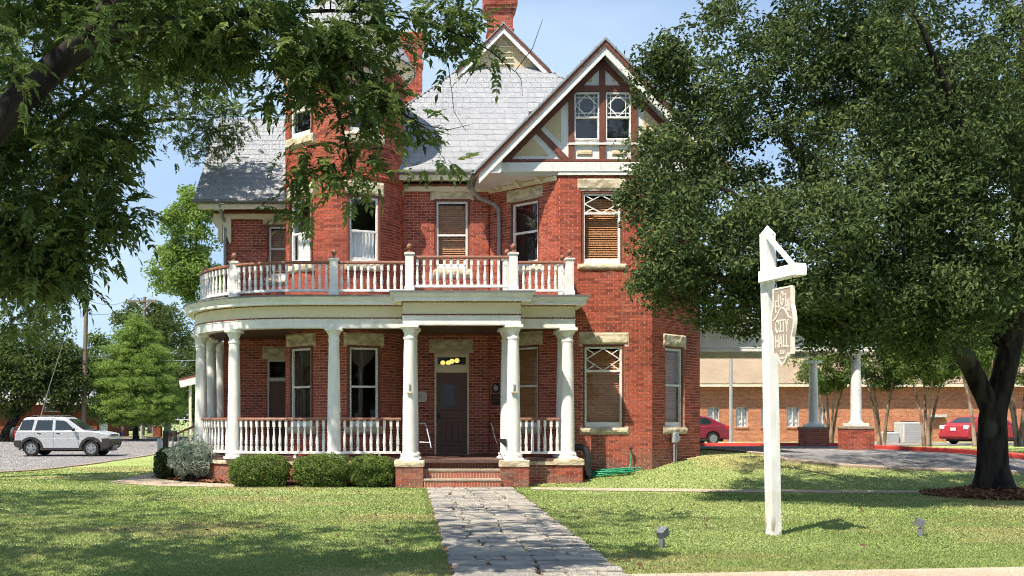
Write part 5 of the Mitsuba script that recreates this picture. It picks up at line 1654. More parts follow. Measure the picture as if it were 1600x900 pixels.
pecan("pecan_tree", "nearest pecan tree whose thick limb and drooping leaf sprays enter from the upper left",
      ([(-4.6, 8.0, 0.0), (-4.6, 8.0, 0.4), (-4.55, 8.05, 1.6), (-4.4, 8.1, 2.6), (-4.6, 8.1, 4.2), (-4.9, 8.0, 7.0)], [0.42, 0.33, 0.29, 0.28, 0.2, 0.08]),
      [([(-4.42, 8.1, 2.5), at(-70, 270, 8.2), at(8, 180, 8.2), at(85, 105, 8.3), at(155, 42, 8.4), at(190, -40, 8.6), at(270, -200, 9.2)], [0.15, 0.13, 0.12, 0.11, 0.10, 0.08, 0.05]),
       ([at(128, 68, 8.35), at(170, 52, 8.5), at(215, 42, 8.8), at(300, 28, 9.1), at(420, 20, 9.4), at(560, 18, 9.6), at(680, 40, 9.7)], [0.10, 0.085, 0.06, 0.035, 0.022, 0.014, 0.006]),
       ([at(420, 20, 9.4), at(500, 60, 9.3), at(560, 110, 9.2), at(620, 170, 9.2), at(690, 215, 9.3)], [0.02, 0.018, 0.014, 0.010, 0.005]),
       ([at(500, 60, 9.3), at(520, 140, 9.2), at(540, 220, 9.2), at(560, 310, 9.2)], [0.016, 0.013, 0.009, 0.004]),
       ([at(680, 40, 9.7), at(760, 75, 9.7), at(806, 112, 9.7), at(830, 80, 9.7), at(848, 30, 9.7)], [0.008, 0.006, 0.005, 0.004, 0.002]),
       ([at(806, 112, 9.7), at(815, 128, 9.7), at(816, 150, 9.7)], [0.004, 0.003, 0.002]),
       ([at(700, 100, 9.6), at(708, 160, 9.6), at(712, 190, 9.6), at(728, 205, 9.6)], [0.004, 0.003, 0.003, 0.002]),
       ([at(625, 175, 9.2), at(680, 200, 9.2), at(720, 205, 9.2), at(735, 195, 9.2)], [0.005, 0.004, 0.003, 0.002]),
       ([at(-70, 270, 8.2), at(-20, 330, 8.6), at(40, 380, 8.9), at(120, 420, 9.0)], [0.07, 0.05, 0.03, 0.01])],
      [plobe(20, 110, 7.6, 30, 35, 0.2, 2), plobe(170, 20, 7.8, 50, 20, 0.2, 3), plobe(540, 165, 9.25, 70, 40, 0.3, 9), plobe(190, 30, 9.0, 240, 75, 0.8, 110), plobe(70, 190, 9.2, 140, 110, 0.8, 95), plobe(45, 320, 9.1, 115, 120, 0.8, 105), plobe(40, 425, 9.2, 75, 42, 0.6, 36), plobe(175, 345, 9.0, 30, 90, 0.3, 15), plobe(150, 255, 9.1, 70, 45, 0.4, 18), plobe(100, 405, 9.2, 75, 46, 0.5, 28),
       plobe(330, 70, 9.6, 90, 45, 0.5, 26), plobe(530, 45, 9.3, 130, 60, 0.6, 50), plobe(480, 115, 9.3, 85, 60, 0.5, 30), plobe(575, 140, 9.25, 50, 44, 0.4, 13), plobe(500, 240, 9.2, 32, 66, 0.2, 8), plobe(568, 255, 9.2, 26, 66, 0.2, 8), plobe(690, 35, 9.6, 62, 38, 0.3, 18),
       plobe(645, 200, 9.25, 26, 28, 0.2, 4), plobe(690, 235, 9.3, 16, 16, 0.1, 2), plobe(765, 80, 9.7, 16, 12, 0.1, 2), plobe(475, 320, 9.2, 20, 18, 0.1, 3), plobe(420, 50, 9.5, 60, 50, 0.4, 15),
       ((-3.0, 9.6, 6.6), (3.2, 2.2, 1.5), 260, 0.3, 0.4, 0.9), ((-6.0, 10.5, 5.6), (2.2, 2.5, 2.2), 170, 0.3, 0.3, 0.9), ((-4.2, 7.2, 6.2), (1.6, 1.4, 0.9), 110, 0.3, 0.2, 0.9), ((-6.8, 8.2, 6.2), (2.2, 1.6, 1.3), 150, 0.3, 0.3, 0.9), ((-9.0, 11.5, 9.0), (3.0, 2.2, 1.4), 150, 0.3, 0.4, 0.9), ((-1.5, 12.2, 8.2), (2.8, 2.2, 1.2), 110, 0.3, 0.5, 0.9)],
      31, 6, near=300, scale=0.92, spread=0.08)
pecan("pecan_tree", "farther pecan tree at the left corner of the house with branches over the wing roof",
      ([(-11.8, 26.0, 0.0), (-11.8, 26.0, 0.5), (-11.7, 26.0, 3.0), (-11.2, 26.0, 6.0), (-10.5, 26.0, 10.0)], [0.45, 0.34, 0.3, 0.22, 0.06]),
      [([(-11.6, 26.0, 3.6), (-10.0, 26.2, 6.2), (-8.0, 26.6, 8.4), (-6.6, 27.2, 9.4), (-5.4, 27.8, 9.6)], [0.16, 0.13, 0.09, 0.06, 0.02]), ([(-10.0, 26.0, 6.4), (-8.0, 23.6, 8.2), (-5.6, 22.0, 9.2), (-4.2, 21.5, 9.6)], [0.09, 0.07, 0.04, 0.012]), ([(-11.6, 26, 4.5), (-10.5, 24, 6.5), (-9.2, 22.5, 8.0)], [0.14, 0.1, 0.03])],
      [plobe(345, 190, 27.8, 45, 45, 0.7, 45, 0.3, 0.3, 1.2), plobe(310, 215, 27.6, 42, 26, 0.8, 26, 0.3, 0.3, 1.2), plobe(270, 130, 21.5, 75, 70, 1.0, 70, 0.3, 0.3, 1.0), plobe(330, 95, 21.5, 75, 55, 0.9, 48, 0.3, 0.3, 1.0), ((-11.0, 15.5, 8.5), (3.0, 2.2, 1.5), 170, 0.3, 0.4, 0.8), plobe(90, 170, 25, 160, 180, 2.0, 240, 0.3, 0.35, 0.7), plobe(20, 420, 25, 120, 130, 1.8, 190, 0.3, 0.3, 0.7), plobe(150, 20, 25, 220, 90, 2.0, 190, 0.3, 0.3, 0.7), ((-10.5, 22.0, 11.0), (3.4, 3.0, 1.8), 110, 0.3, 0.4, 0.7)],
      32, 7, scale=1.15, spread=0.2)


# ---- trees behind, left
def round_tree(name, label, px, pbase, Y, crown, nclump, seed, mat="m_treeleaf", L=0.20, W=0.11, n=70, R=0.7, tr=0.16, group=None, carve=0.35, bark="m_bark", shell=0.5):
    """crown: list of (px, py, radius x px, radius y px) at distance Y."""
    rng = np.random.default_rng(seed)
    s = Y / FPX
    b = at(px, pbase, Y)
    b[2] = float(hgt(b[0], Y))
    ends = np.vstack([lobe(rng, at(c[0], c[1], Y), (c[2] * s, max(c[2], c[3]) * s * 0.8, c[3] * s), int(nclump * c[2] * c[3] / sum(d[2] * d[3] for d in crown)) + 6, shell, carve, 1.6 / (c[2] * s)) for c in crown])
    top = ends[:, 2].max(); mid = ends[:, 2].mean()
    cx, cy = ends[:, 0].mean(), Y
    trunk = ([b - [0, 0, 0.2], b + [0, 0, 0.3], [(b[0] * 2 + cx) / 3, Y, b[2] + 0.5 * (ends[:, 2].min() - b[2]) + 0.3], [cx, cy, mid], [cx, cy, top - 0.4]], [tr * 1.5, tr, tr * 0.85, tr * 0.5, tr * 0.15])
    limbs = []
    for i in range(5):
        a = rng.uniform(0, 2 * np.pi); e = ends[rng.integers(len(ends))]
        s0 = np.array([cx, cy, ends[:, 2].min() + 0.15 * (mid - ends[:, 2].min())])
        limbs.append(([s0, s0 * 0.5 + e * 0.5 + [0, 0, 0.2], e], [tr * 0.5, tr * 0.35, tr * 0.1]))
    return simple_tree(name, label, b, trunk, limbs, ends, rng, mat, L, W, n, R, group, bark, sides=4)


round_tree("shade_tree", "dark green broad tree in front of the low brick building at far left", 8, 680, 60, [(55, 558, 66, 66), (5, 600, 60, 50), (100, 590, 35, 55)], 260, 51, L=0.24, W=0.13, n=70, R=0.75, tr=0.3)
round_tree("shade_tree", "slim bright tree rising behind the left corner of the porch roof", 338, 660, 44, [(300, 350, 42, 55), (275, 425, 42, 45), (315, 440, 35, 40)], 170, 52, L=0.17, W=0.09, n=75, R=0.5, tr=0.08, mat="m_cypressleaf")
round_tree("shade_tree", "pale tree behind the bright green conifer left of the house", 235, 670, 92, [(225, 498, 44, 28), (268, 525, 32, 48)], 130, 53, L=0.30, W=0.16, n=70, R=0.9, tr=0.25)
round_tree("shade_tree", "shady tree seen between the left porch columns", 310, 670, 80, [(305, 600, 45, 55), (340, 600, 40, 60), (270, 640, 40, 25)], 200, 54, L=0.28, W=0.15, n=70, R=0.9, tr=0.2)
round_tree("shade_tree", "yellowish green tree between the far brick building and the wooden pole", 128, 665, 84, [(125, 585, 25, 45), (150, 570, 30, 45)], 120, 55, L=0.28, W=0.15, n=70, R=0.8, tr=0.2, mat="m_hedgeleaf")
for i, (px, py, rx, ry) in enumerate(((-60, 610, 90, 60), (40, 640, 70, 25), (200, 640, 70, 28), (420, 630, 90, 40))):
    round_tree("far_tree", ("tree at the far left edge behind the parking lot", "low dark tree line bush behind the far brick building", "dark tree behind the chain link fence", "tree hidden behind the left wing of the house")[i], px, 668, 112, [(px, py, rx, ry)], 130, 60 + i, L=0.4, W=0.22, n=60, R=1.2, tr=0.25)
for i, (px, py, rx, ry, Y) in enumerate(((1120, 555, 60, 70, 88), (1340, 540, 120, 80, 90), (1560, 520, 130, 100, 86))):
    round_tree("far_tree", ("dark tree behind the tan roof at its left end", "tree behind the middle of the tan roofed building", "tall tree behind the right end of the tan roofed building")[i], px, 668, Y, [(px, py, rx, ry)], 170, 70 + i, L=0.35, W=0.2, n=70, R=1.2, tr=0.3)

for i, x in enumerate((-34, -19, -5, 9, 24, 38)):
    rng = np.random.default_rng(300 + i)
    y = -21 + rng.uniform(-2, 2)
    ends = lobe(rng, (x, y, 6.6), (6.2, 4.5, 4.4), 150, 0.5, 0.3, 0.3)
    simple_tree("street_tree", "leafy tree on the opposite side of the street", (x, y), ([(x, y, -0.2), (x, y, 1.0), (x, y, 3.5), (x, y, 8.5)], [0.42, 0.32, 0.28, 0.06]), [], ends, rng, "m_treeleaf", 0.34, 0.2, 50, 1.0, group="trees across the street")

# feathery bright conifer beside the parking lot
rng = np.random.default_rng(77)
cyY = 62.0
cb = at(212, 686, cyY); cb[2] = float(hgt(cb[0], cyY))
s_ = cyY / FPX
ends, outs = [], []
for zpx in np.linspace(655, 494, 34):
    f = (655 - zpx) / 165
    r = (84 * (1 - f ** 1.6) ** 0.72 * (0.82 + 0.18 * math.sin(f * 40))) * s_ if f > 0.12 else (56 + 190 * f) * s_
    z = EYE + (CY - zpx) * s_
    m = max(3, int(15 * r / 1.2))
    for a in rng.uniform(0, 2 * np.pi, m):
        for q in (1.0, 0.72, 0.42):
            ends.append([cb[0] + r * q * math.cos(a) * rng.uniform(0.8, 1.1), cyY + r * q * math.sin(a) * rng.uniform(0.8, 1.1), z + rng.normal(0, 0.12) - 0.12 * q])
ends = np.array(ends)
trunk = ([cb - [0, 0, 0.2], cb + [0, 0, 0.2], cb + [0, 0, 1.2], [cb[0], cyY, cb[2] + 4], [cb[0], cyY, cb[2] + 7.1]], [0.26, 0.18, 0.15, 0.10, 0.02])
simple_tree("cypress_tree", "bright green feathery conifer on the grass behind the parking lot", cb, trunk, [], ends, rng, "m_cypressleaf", 0.20, 0.045, 46, 0.36, flat_=0.5, up=0.5)

# crape myrtles along the red kerb
for i, (px, py, Y, seed) in enumerate(((1296, 692, 46, 81), (1378, 693, 43, 82), (1448, 694, 41, 83), (1527, 699, 37.5, 84), (1592, 697, 39.5, 85))):
    rng = np.random.default_rng(seed)
    b = at(px, py, Y); b[2] = float(hgt(b[0], Y))
    lim, tops = [], []
    for j in range(4):
        a = 2 * np.pi * (j + rng.uniform(-0.2, 0.2)) / 4
        d = np.array([math.cos(a), math.sin(a), 0])
        p = [b + d * 0.10 - [0, 0, 0.1], b + d * 0.16 + [0, 0, 0.6], b + d * 0.30 + [0, 0, 1.5], b + d * 0.55 + [0, 0, 2.5], b + d * 0.9 + [0, 0, 3.8]]
        lim.append((p, [0.085, 0.065, 0.055, 0.042, 0.015])); tops.append(p[-1])
    ends = lobe(rng, b + [0, 0, 3.9], (1.55, 1.5, 1.5), 190, 0.3, 0.3, 1.0)
    ends = ends[ends[:, 2] > b[2] + 1.9]
    simple_tree("crape_myrtle", ("multi stemmed crape myrtle beside the rear canopy column", "dark stemmed crape myrtle just right of the front canopy column", "crape myrtle beside the large air conditioner", "pale stemmed crape myrtle in front of the red car", "crape myrtle at the right edge behind the oak trunk")[i],
                b, lim[0], lim[1:], ends, rng, "m_hedgeleaf" if i != 1 else "m_oakleaf", 0.12, 0.06, 75, 0.34, bark="m_smoothbark", group=None)


# ---- shrubs along the porch
def shrub(name, label, c, r, n, mat, L, W, seed, p=2.6, group=None, rough=0.12, crown="foliage", inner=0.55):
    rng = np.random.default_rng(seed)
    key = thing(name, label, "shrub", group)
    d = rng.normal(size=(n, 3)); d /= np.linalg.norm(d, axis=1, keepdims=True)
    k = (np.abs(d) ** p).sum(1) ** (-1 / p)
    bump = 1 + rough * (meshkit.fbm(d * 3.1 + seed, 3, seed) - 0.5) * 2
    q = 1 - (1 - inner) * rng.random(n) ** 2.2
    pts = np.asarray(c) + d * (k * bump * q)[:, None] * np.asarray(r)
    pts[:, 2] = np.maximum(pts[:, 2], hgt(pts[:, 0], pts[:, 1]) + 0.04)
    t = np.clip(0.5 + 0.5 * (meshkit.fbm(pts * 6, 2, 3) - 0.5) * 2, 0, 1)
    m, uv = leafmesh(pts, rng, L, W, 0.35, t, d, 1.1)
    put(crown, m, mat, key, uv=uv, kind="stuff")
    st = []
    for i in range(9):
        a = rng.uniform(0, 2 * np.pi); e = np.asarray(c) + np.array([math.cos(a), math.sin(a), rng.uniform(-0.2, 0.5)]) * np.asarray(r) * 0.7
        b = np.array([c[0] + 0.08 * math.cos(a), c[1] + 0.08 * math.sin(a), float(hgt(c[0], c[1]))])
        st.append(tube([b, (b + e) / 2 + [0, 0, 0.05], e], [0.018, 0.012, 0.005], 5))
    put("stems", cat(st), "m_bark", key, smooth=True)
    return key


for i, (x, w) in enumerate(((-3.23, 0.64), (-1.83, 0.60), (-0.72, 0.49))):
    shrub("boxwood_shrub", ("clipped green shrub left of the other two clipped ones, below the second porch column", "middle one of the three clipped green shrubs along the porch", "clipped green shrub nearest the entry steps")[i], (x, 23.30, 0.445), (w, 0.48, (0.345, 0.35, 0.33)[i]), 8500, "m_hedgeleaf", 0.056, 0.030, 91 + i, (4.2, 3.6, 3.2)[i], rough=(0.22, 0.3, 0.34)[i])
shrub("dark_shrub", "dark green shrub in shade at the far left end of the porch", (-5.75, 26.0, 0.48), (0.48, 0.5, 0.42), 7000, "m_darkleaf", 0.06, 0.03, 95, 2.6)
shrub("silver_shrub", "silvery grey green shrub at the rounded left porch corner", (-5.12, 25.05, 0.66), (0.55, 0.45, 0.46), 8500, "m_silverleaf", 0.055, 0.03, 96, 2.1, rough=0.45)


# ================================================================== BUILDINGS AROUND
# low brick building with a tan roof on the right
B = thing("tan_roofed_building", "long low orange brick building with tan roof on the right", "building")
bz = 0.20
BY = 60.0
bx0, bx1 = gx(1040, BY), gx(1800, BY)
eave = gz(601, BY)
winpx = [(1106, 1124), (1150, 1169), (1189, 1207), (1229, 1249), (1280, 1292)]
poly = sg.box(bx0, bz - 0.3, bx1, eave)
for a, b in winpx:
    poly = poly.difference(sg.box(gx(a, BY), gz(667.5, BY), gx(b, BY), gz(635.5, BY)))
put("wall", upright(poly, BY, BY + 0.25), "m_farbrick", B)
put("wall", box(bx0, bx1, BY + 9.8, BY + 10, bz, eave), "m_farbrick", B)
put("interior", box(bx0, bx1, BY + 1.5, BY + 1.6, bz, eave), "m_interior", B)
put("brick_band", box(bx0, bx1, BY - 0.025, BY - 0.001, gz(635, BY), gz(627, BY)), "m_farbrick", B)
for a, b in winpx:
    key = tag(ukey(B + "__window"))
    x0, x1, z0, z1 = gx(a, BY), gx(b, BY), gz(667.5, BY), gz(635.5, BY)
    put("frame", cat([frect(x0, x1, z0, z1, 0.05, BY + 0.08, BY + 0.14)] + [box((x0 + x1) / 2 - 0.025, (x0 + x1) / 2 + 0.025, BY + 0.085, BY + 0.135, z0, z1)] + [box(x0, x1, BY + 0.09, BY + 0.13, z0 + (z1 - z0) * f - 0.015, z0 + (z1 - z0) * f + 0.015) for f in (0.25, 0.5, 0.75)]), "m_greywhite", key)
    put("pane", pane(x0, x1, z0, z1, BY + 0.11), "m_glass", key)
    put("curtain", folds(x0, x1, z0, z1, BY + 0.3, 0.03, 3, a), "m_curtain", key, smooth=True)
    put("sill", box(x0 - 0.05, x1 + 0.05, BY - 0.06, BY + 0.06, z0 - 0.08, z0 - 0.003), "m_farbrick", key)
hx = gx(1085, BY)
rise = 4.6
rf_ = put("roof", cat([slabpoly([(bx0 - 0.5, BY - 0.65, eave + 0.05), (bx1, BY - 0.65, eave + 0.05), (bx1, BY + 5, eave + rise), (bx0 + 5.2, BY + 5, eave + rise)], 0.1, 0), slabpoly([(bx0 - 0.5, BY - 0.65, eave + 0.05), (bx0 + 5.2, BY + 5, eave + rise), (bx0 - 0.5, BY + 10.6, eave + 0.05)], 0.1, 0), slabpoly([(bx0 - 0.5, BY + 10.6, eave + 0.05), (bx0 + 5.2, BY + 5, eave + rise), (bx1, BY + 5, eave + rise), (bx1, BY + 10.6, eave + 0.05)], 0.1, 0)]), "m_tanroof", B)
put("fascia", box(bx0 - 0.45, bx1, BY - 0.62, BY - 0.56, eave - 0.14, eave + 0.04), "m_cream", B)
put("soffit", box(bx0 - 0.4, bx1, BY - 0.56, BY, eave - 0.04, eave - 0.01), "m_cream", B)
put("vent_box", cbox(gx(1450, BY), gx(1475, BY), BY - 0.35, BY - 0.01, gz(652, BY), gz(648, BY)), "m_ac", B)

# canopy over the driveway
PCk = thing("driveway_canopy", "white flat roofed driveway canopy on round columns beside the house", "canopy")
cz0, cz1 = 3.55, 4.55
cf = 30.2
cols_pc = [(gx(1337.5, 30.6), 30.6), (gx(1271, 35.2), 35.2)]
cx1_ = cols_pc[0][0] + 0.45
put("beam", cat([box(7.62, cx1_, cf, cf + 0.45, cz0 + 0.12, cz1 - 0.35), box(cx1_ - 0.45, cx1_, cf + 0.45, 35.5, cz0 + 0.12, cz1 - 0.35), box(7.62, cx1_ - 0.45, 35.05, 35.5, cz0 + 0.12, cz1 - 0.35)]), "m_white", PCk)
put("fascia", cat([cbox(7.62, cx1_ + 0.03, cf - 0.04, cf, cz0 + 0.45, cz1 - 0.34, 0.008), cbox(7.62, cx1_ + 0.03, cf + 0.01, cf + 0.4, cz0 + 0.02, cz0 + 0.115, 0.008)]), "m_white", PCk)
put("cornice", cat([box(7.62, cx1_ + 0.25, cf - 0.25, 35.8, cz1 - 0.345, cz1 - 0.2), box(7.62, cx1_ + 0.3, cf - 0.3, 35.85, cz1 - 0.197, cz1)]), "m_white", PCk)
put("ceiling", box(7.62, cx1_ - 0.46, cf + 0.46, 35.04, cz0 + 0.30, cz0 + 0.34), "m_cream", PCk)
for x, y in cols_pc:
    g = float(hgt(x, y))
    ck = tag(ukey(PCk + "__column"))
    zt = gz(665, 30.6) if y < 32 else gz(666, 35.2)
    hh = cz0 - zt
    prof = [(r, (z / 2.93) * hh) if z > 0.2 else (r, z * 0.9) for r, z in colprof]
    put("shaft", moved(lathe(prof, 32), x, y, zt), "m_white", ck, smooth=False)
    put("capital", cbox(x - 0.22, x + 0.22, y - 0.22, y + 0.22, cz0 - 0.06, cz0 + 0.02), "m_white", ck)
    put("plinth", cbox(x - 0.27, x + 0.27, y - 0.27, y + 0.27, zt - 0.02, zt + 0.07), "m_white", ck)
    pk = put("pier", box(x - 0.365, x + 0.365, y - 0.365, y + 0.365, g - 0.1, zt - 0.1), "m_mortar", PCk)
    bk = Bricks()
    for ang in (0, math.pi / 2, -math.pi / 2, math.pi):
        lay(bk, plane_where(Frame(x + math.sin(ang) * 0.37, y - math.cos(ang) * 0.37, ang)), -0.37, 0.37, g - 0.05, zt - 0.1, (), 0.21)
    for i in range(len(bk.c)):
        m_, uv_ = bk.mesh([i])
        if bk.a[i][1][1] > 0.5: put("brick", m_, "m_brick", pk, uv=uv_)
    rest = [i for i in range(len(bk.c)) if bk.a[i][1][1] <= 0.5]
    m_, uv_ = bk.mesh(rest)
    put("side_bricks", m_, "m_brick", pk, uv=uv_, kind="stuff")
    put("cap_stone", cbox(x - 0.40, x + 0.40, y - 0.40, y + 0.40, zt - 0.1, zt - 0.022, 0.01), "m_concrete", pk)

# low brick building at the far left
L = thing("far_brick_building", "low red brick building with grey hipped roof and a strip window behind the white car", "building")
LY = 68.0
lx0, lx1 = gx(-140, LY), gx(151, LY)
lz = float(hgt(-22, LY))
le = gz(629, LY)
put("wall", cat([box(lx0, lx1, LY, LY + 0.3, lz - 0.3, le), box(lx1 - 0.3, lx1, LY + 0.3, LY + 8, lz - 0.3, le)]), "m_redfar", L)
put("roof", cat([slabpoly([(lx0, LY - 0.7, le + 0.1), (lx1 + 0.7, LY - 0.7, le + 0.1), (lx1 - 3.2, LY + 4, le + 1.5), (lx0, LY + 4, le + 1.5)], 0.1, 0), slabpoly([(lx1 + 0.7, LY - 0.7, le + 0.1), (lx1 + 0.7, LY + 8.7, le + 0.1), (lx1 - 3.2, LY + 4, le + 1.5)], 0.1, 0)]), "m_shingle", L)
put("fascia", cat([box(lx0, lx1 + 0.65, LY - 0.68, LY - 0.62, le - 0.15, le + 0.08), box(lx0, lx1 + 0.65, LY - 0.62, LY, le - 0.03, le)]), "m_cream", L)
wk = tag(ukey(L + "__window"))
x0, x1, z0, z1 = gx(70, LY), gx(118, LY), gz(643.5, LY), gz(629.5, LY)
put("frame", cat([frect(x0, x1, z0, z1, 0.05, LY - 0.05, LY - 0.002)] + [box(x0 + (x1 - x0) * f - 0.04, x0 + (x1 - x0) * f + 0.04, LY - 0.045, LY - 0.003, z0, z1) for f in (1 / 3, 2 / 3)] + [box(x0, x1, LY - 0.04, LY - 0.003, (z0 + z1) / 2 - 0.02, (z0 + z1) / 2 + 0.02)]), "m_cream", wk)
put("pane", pane(x0, x1, z0, z1, LY - 0.02), "m_carglass", wk)
put("blind", box(x0 + (x1 - x0) / 3, x1, LY - 0.012, LY - 0.004, z0, z1), "m_ac", wk)
put("door", cbox(gx(154, LY), gx(166, LY), LY + 0.2, LY + 0.3, lz, gz(644, LY)), "m_curtain", L)

# low house whose eave shows between the porch columns
N = thing("cream_house", "low house with cream walls and white eave seen between the left porch columns", "building")
NY = 50.0
nz = float(hgt(-9, NY))
put("wall", cat([box(-10.0, -5.0, NY + 0.6, NY + 6, nz - 0.2, 3.4)]), "m_cream", N)
put("roof", cat([slabpoly([(-10.8, NY, 3.55), (-4.6, NY, 5.0), (-4.6, NY + 7, 5.0), (-10.8, NY + 7, 3.55)], 0.12, 0)]), "m_trim", N)
put("fascia", beam((-10.75, NY - 0.02, 3.28), (-4.6, NY - 0.02, 4.72), 0.05, 0.32), "m_white", N)
put("soffit", slabpoly([(-10.7, NY + 0.02, 3.42), (-4.6, NY + 0.02, 4.86), (-4.6, NY + 6.9, 4.86), (-10.7, NY + 6.9, 3.42)], 0.03, 0), "m_cream", N)
for x in (-10.3, -9.2):
    put("post", cbox(x - 0.06, x + 0.06, NY + 0.2, NY + 0.32, nz - 0.1, 3.4), "m_cream", N)


# ================================================================== VEHICLES
def plump(pts, w, bev, tumble=None):
    """A side outline (x, z) as a solid 2w wide with rounded shoulders."""
    p = np.array(pts, float)
    poly = sg.Polygon(p)
    if poly.exterior.is_ccw is False: p = p[::-1]; poly = sg.Polygon(p)
    d = np.roll(p, -1, 0) - np.roll(p, 1, 0); d /= np.linalg.norm(d, axis=1, keepdims=True)
    n = np.stack([d[:, 1], -d[:, 0]], -1)
    ins = p - n * bev
    ins2 = p - n * bev * 0.3
    k = len(p)
    lay_ = [(ins, -w), (ins2, -w + bev * 0.3), (p, -w + bev), (p, w - bev), (ins2, w - bev * 0.3), (ins, w)]
    v = np.vstack([np.column_stack([q[:, 0], np.full(k, y), q[:, 1]]) for q, y in lay_])
    if tumble: v[:, 1] *= 1 - np.clip(v[:, 2] - tumble[0], 0, None) * tumble[1]
    f = []
    for a in range(len(lay_) - 1):
        for i in range(k):
            j = (i + 1) % k
            o, q = a * k, (a + 1) * k
            f += [[o + i, o + j, q + j], [o + i, q + j, q + i]]
    tv_, tri = trimesh.creation.triangulate_polygon(sg.Polygon(ins), engine="earcut")
    # earcut keeps the order of the ring's vertices
    f += [[t[0], t[1], t[2]] for t in tri] + [[5 * k + t[0], 5 * k + t[2], 5 * k + t[1]] for t in tri]
    m = trimesh.Trimesh(v, np.array(f), process=False)
    trimesh.repair.fix_normals(m)
    return m


def arcpts(cx, cz, r, a0, a1, n=9):
    return [(cx + r * math.cos(math.radians(a)), cz + r * math.sin(math.radians(a))) for a in np.linspace(a0, a1, n)]


def sidewin(pts, w, tumble, out=0.004, t=0.012):
    """A window pane following the leaning side, on both sides; returns the two meshes."""
    res = []
    for s in (-1, 1):
        m = ext(sg.Polygon(pts), t)
        v = m.vertices.copy()
        y = (w + out - t + v[:, 2]) * (1 - np.clip(v[:, 1] - tumble[0], 0, None) * tumble[1])
        m = trimesh.Trimesh(np.stack([v[:, 0], s * y, v[:, 1]], -1), m.faces, process=False)
        trimesh.repair.fix_normals(m)
        res.append(m)
    return res


def wheel(parent, x, y, r, w, M, side, rim="m_metal"):
    wk = tag(ukey(parent + "__wheel"))
    rot = trimesh.transformations.rotation_matrix(math.pi / 2, [1, 0, 0])
    ty = lathe([(r * 0.62, -w / 2), (r * 0.93, -w / 2), (r, -w * 0.32), (r, w * 0.32), (r * 0.93, w / 2), (r * 0.62, w / 2), (r * 0.60, 0)], 28)
    ty.apply_transform(rot); ty.apply_translation([x, y, r])
    put("tyre", M(ty), "m_tyre", wk)
    sp = []
    for k in range(5):
        a = 2 * math.pi * k / 5 + 0.3
        sp.append(beam((x + 0.03 * math.cos(a), y + side * w * 0.42, r + 0.03 * math.sin(a)), (x + r * 0.60 * math.cos(a), y + side * w * 0.36, r + r * 0.60 * math.sin(a)), 0.075, 0.03, up=(0, 1, 0)))
    ring = lathe([(r * 0.56, -0.03), (r * 0.64, -0.03), (r * 0.64, 0.03), (r * 0.56, 0.03), (r * 0.56, -0.03)], 28); ring.apply_transform(rot); ring.apply_translation([x, y + side * w * 0.36, r])
    hub = lathe([(0.06, -0.02), (0.06, 0.02)], 14); hub.apply_transform(rot); hub.apply_translation([x, y + side * w * 0.43, r])
    disc = lathe([(r * 0.58, -0.01), (r * 0.58, 0.01)], 24); disc.apply_transform(rot); disc.apply_translation([x, y + side * w * 0.1, r])
    put("rim", M(cat(sp + [ring, hub])), rim, wk)
    put("brake_disc", M(disc), "m_dark", wk)


def mover(x, y, z, ang):
    c, s = math.cos(ang), math.sin(ang)
    def M(m):
        m = m.copy(); v = m.vertices
        m.vertices = np.stack([x + c * v[:, 0] - s * v[:, 1], y + s * v[:, 0] + c * v[:, 1], z + v[:, 2]], -1)
        return m
    return M


# silver off-roader
SV = thing("parked_car", "silver four door off road car with tall whip antenna in the parking lot", "car")
sY = 45.2
Ms0 = mover(gx(34, sY), sY, float(hgt(-14.5, sY)) + 0.025, 0.0)


def Ms(m):
    m = m.copy(); v = m.vertices.copy()
    v[:, 0] = np.where(v[:, 0] > 3.7, 3.7 + (v[:, 0] - 3.7) * 0.62, v[:, 0]); m.vertices = v
    return Ms0(m)


W_ = 0.88
tum = (1.08, 0.26)
body = [(0.05, 0.42), (0.0, 0.67), (0.03, 0.95), (0.10, 1.10), (2.90, 1.12), (3.45, 1.08), (4.0, 1.0), (4.22, 0.93), (4.30, 0.80), (4.34, 0.62), (4.30, 0.44)] + [(4.02, 0.33), (3.72, 0.33)] + arcpts(3.28, 0.32, 0.43, 0, 180, 13) + [(1.16, 0.30)] + arcpts(0.72, 0.32, 0.43, 0, 180, 13) + [(0.26, 0.36)]
put("body", Ms(plump(body, W_, 0.05)), "m_silver", SV)
ghs = [(0.10, 1.07), (0.16, 1.22), (0.34, 1.58), (0.42, 1.655), (0.97, 1.69), (1.6, 1.695), (2.10, 1.665), (2.22, 1.61), (2.95, 1.12), (2.93, 1.07)]
put("cabin", Ms(plump(ghs, W_ - 0.01, 0.05, tum)), "m_silver", SV)
wins_ = [[(0.21, 1.13), (0.33, 1.545), (0.835, 1.563), (0.75, 1.113)], [(0.87, 1.11), (0.965, 1.55), (1.62, 1.55), (1.62, 1.10)], [(1.74, 1.10), (1.74, 1.545), (2.06, 1.53), (2.18, 1.49), (2.60, 1.12)]]
for pts in wins_:
    for m in sidewin(pts, W_ - 0.01, tum): put("side_window", Ms(m), "m_carglass", SV)
wsc = slabpoly([(2.265, -0.68, 1.595), (2.265, 0.68, 1.595), (2.92, 0.80, 1.155), (2.92, -0.80, 1.155)], 0.012, 0); wsc.apply_translation([0.012, 0, 0.014])
put("windscreen", Ms(wsc), "m_carglass", SV)
rsc = slabpoly([(0.155, -0.66, 1.24), (0.155, 0.66, 1.24), (0.32, 0.62, 1.56), (0.32, -0.62, 1.56)], 0.012, 0); rsc.apply_translation([-0.012, 0, 0.004])
put("rear_window", Ms(rsc), "m_carglass", SV)
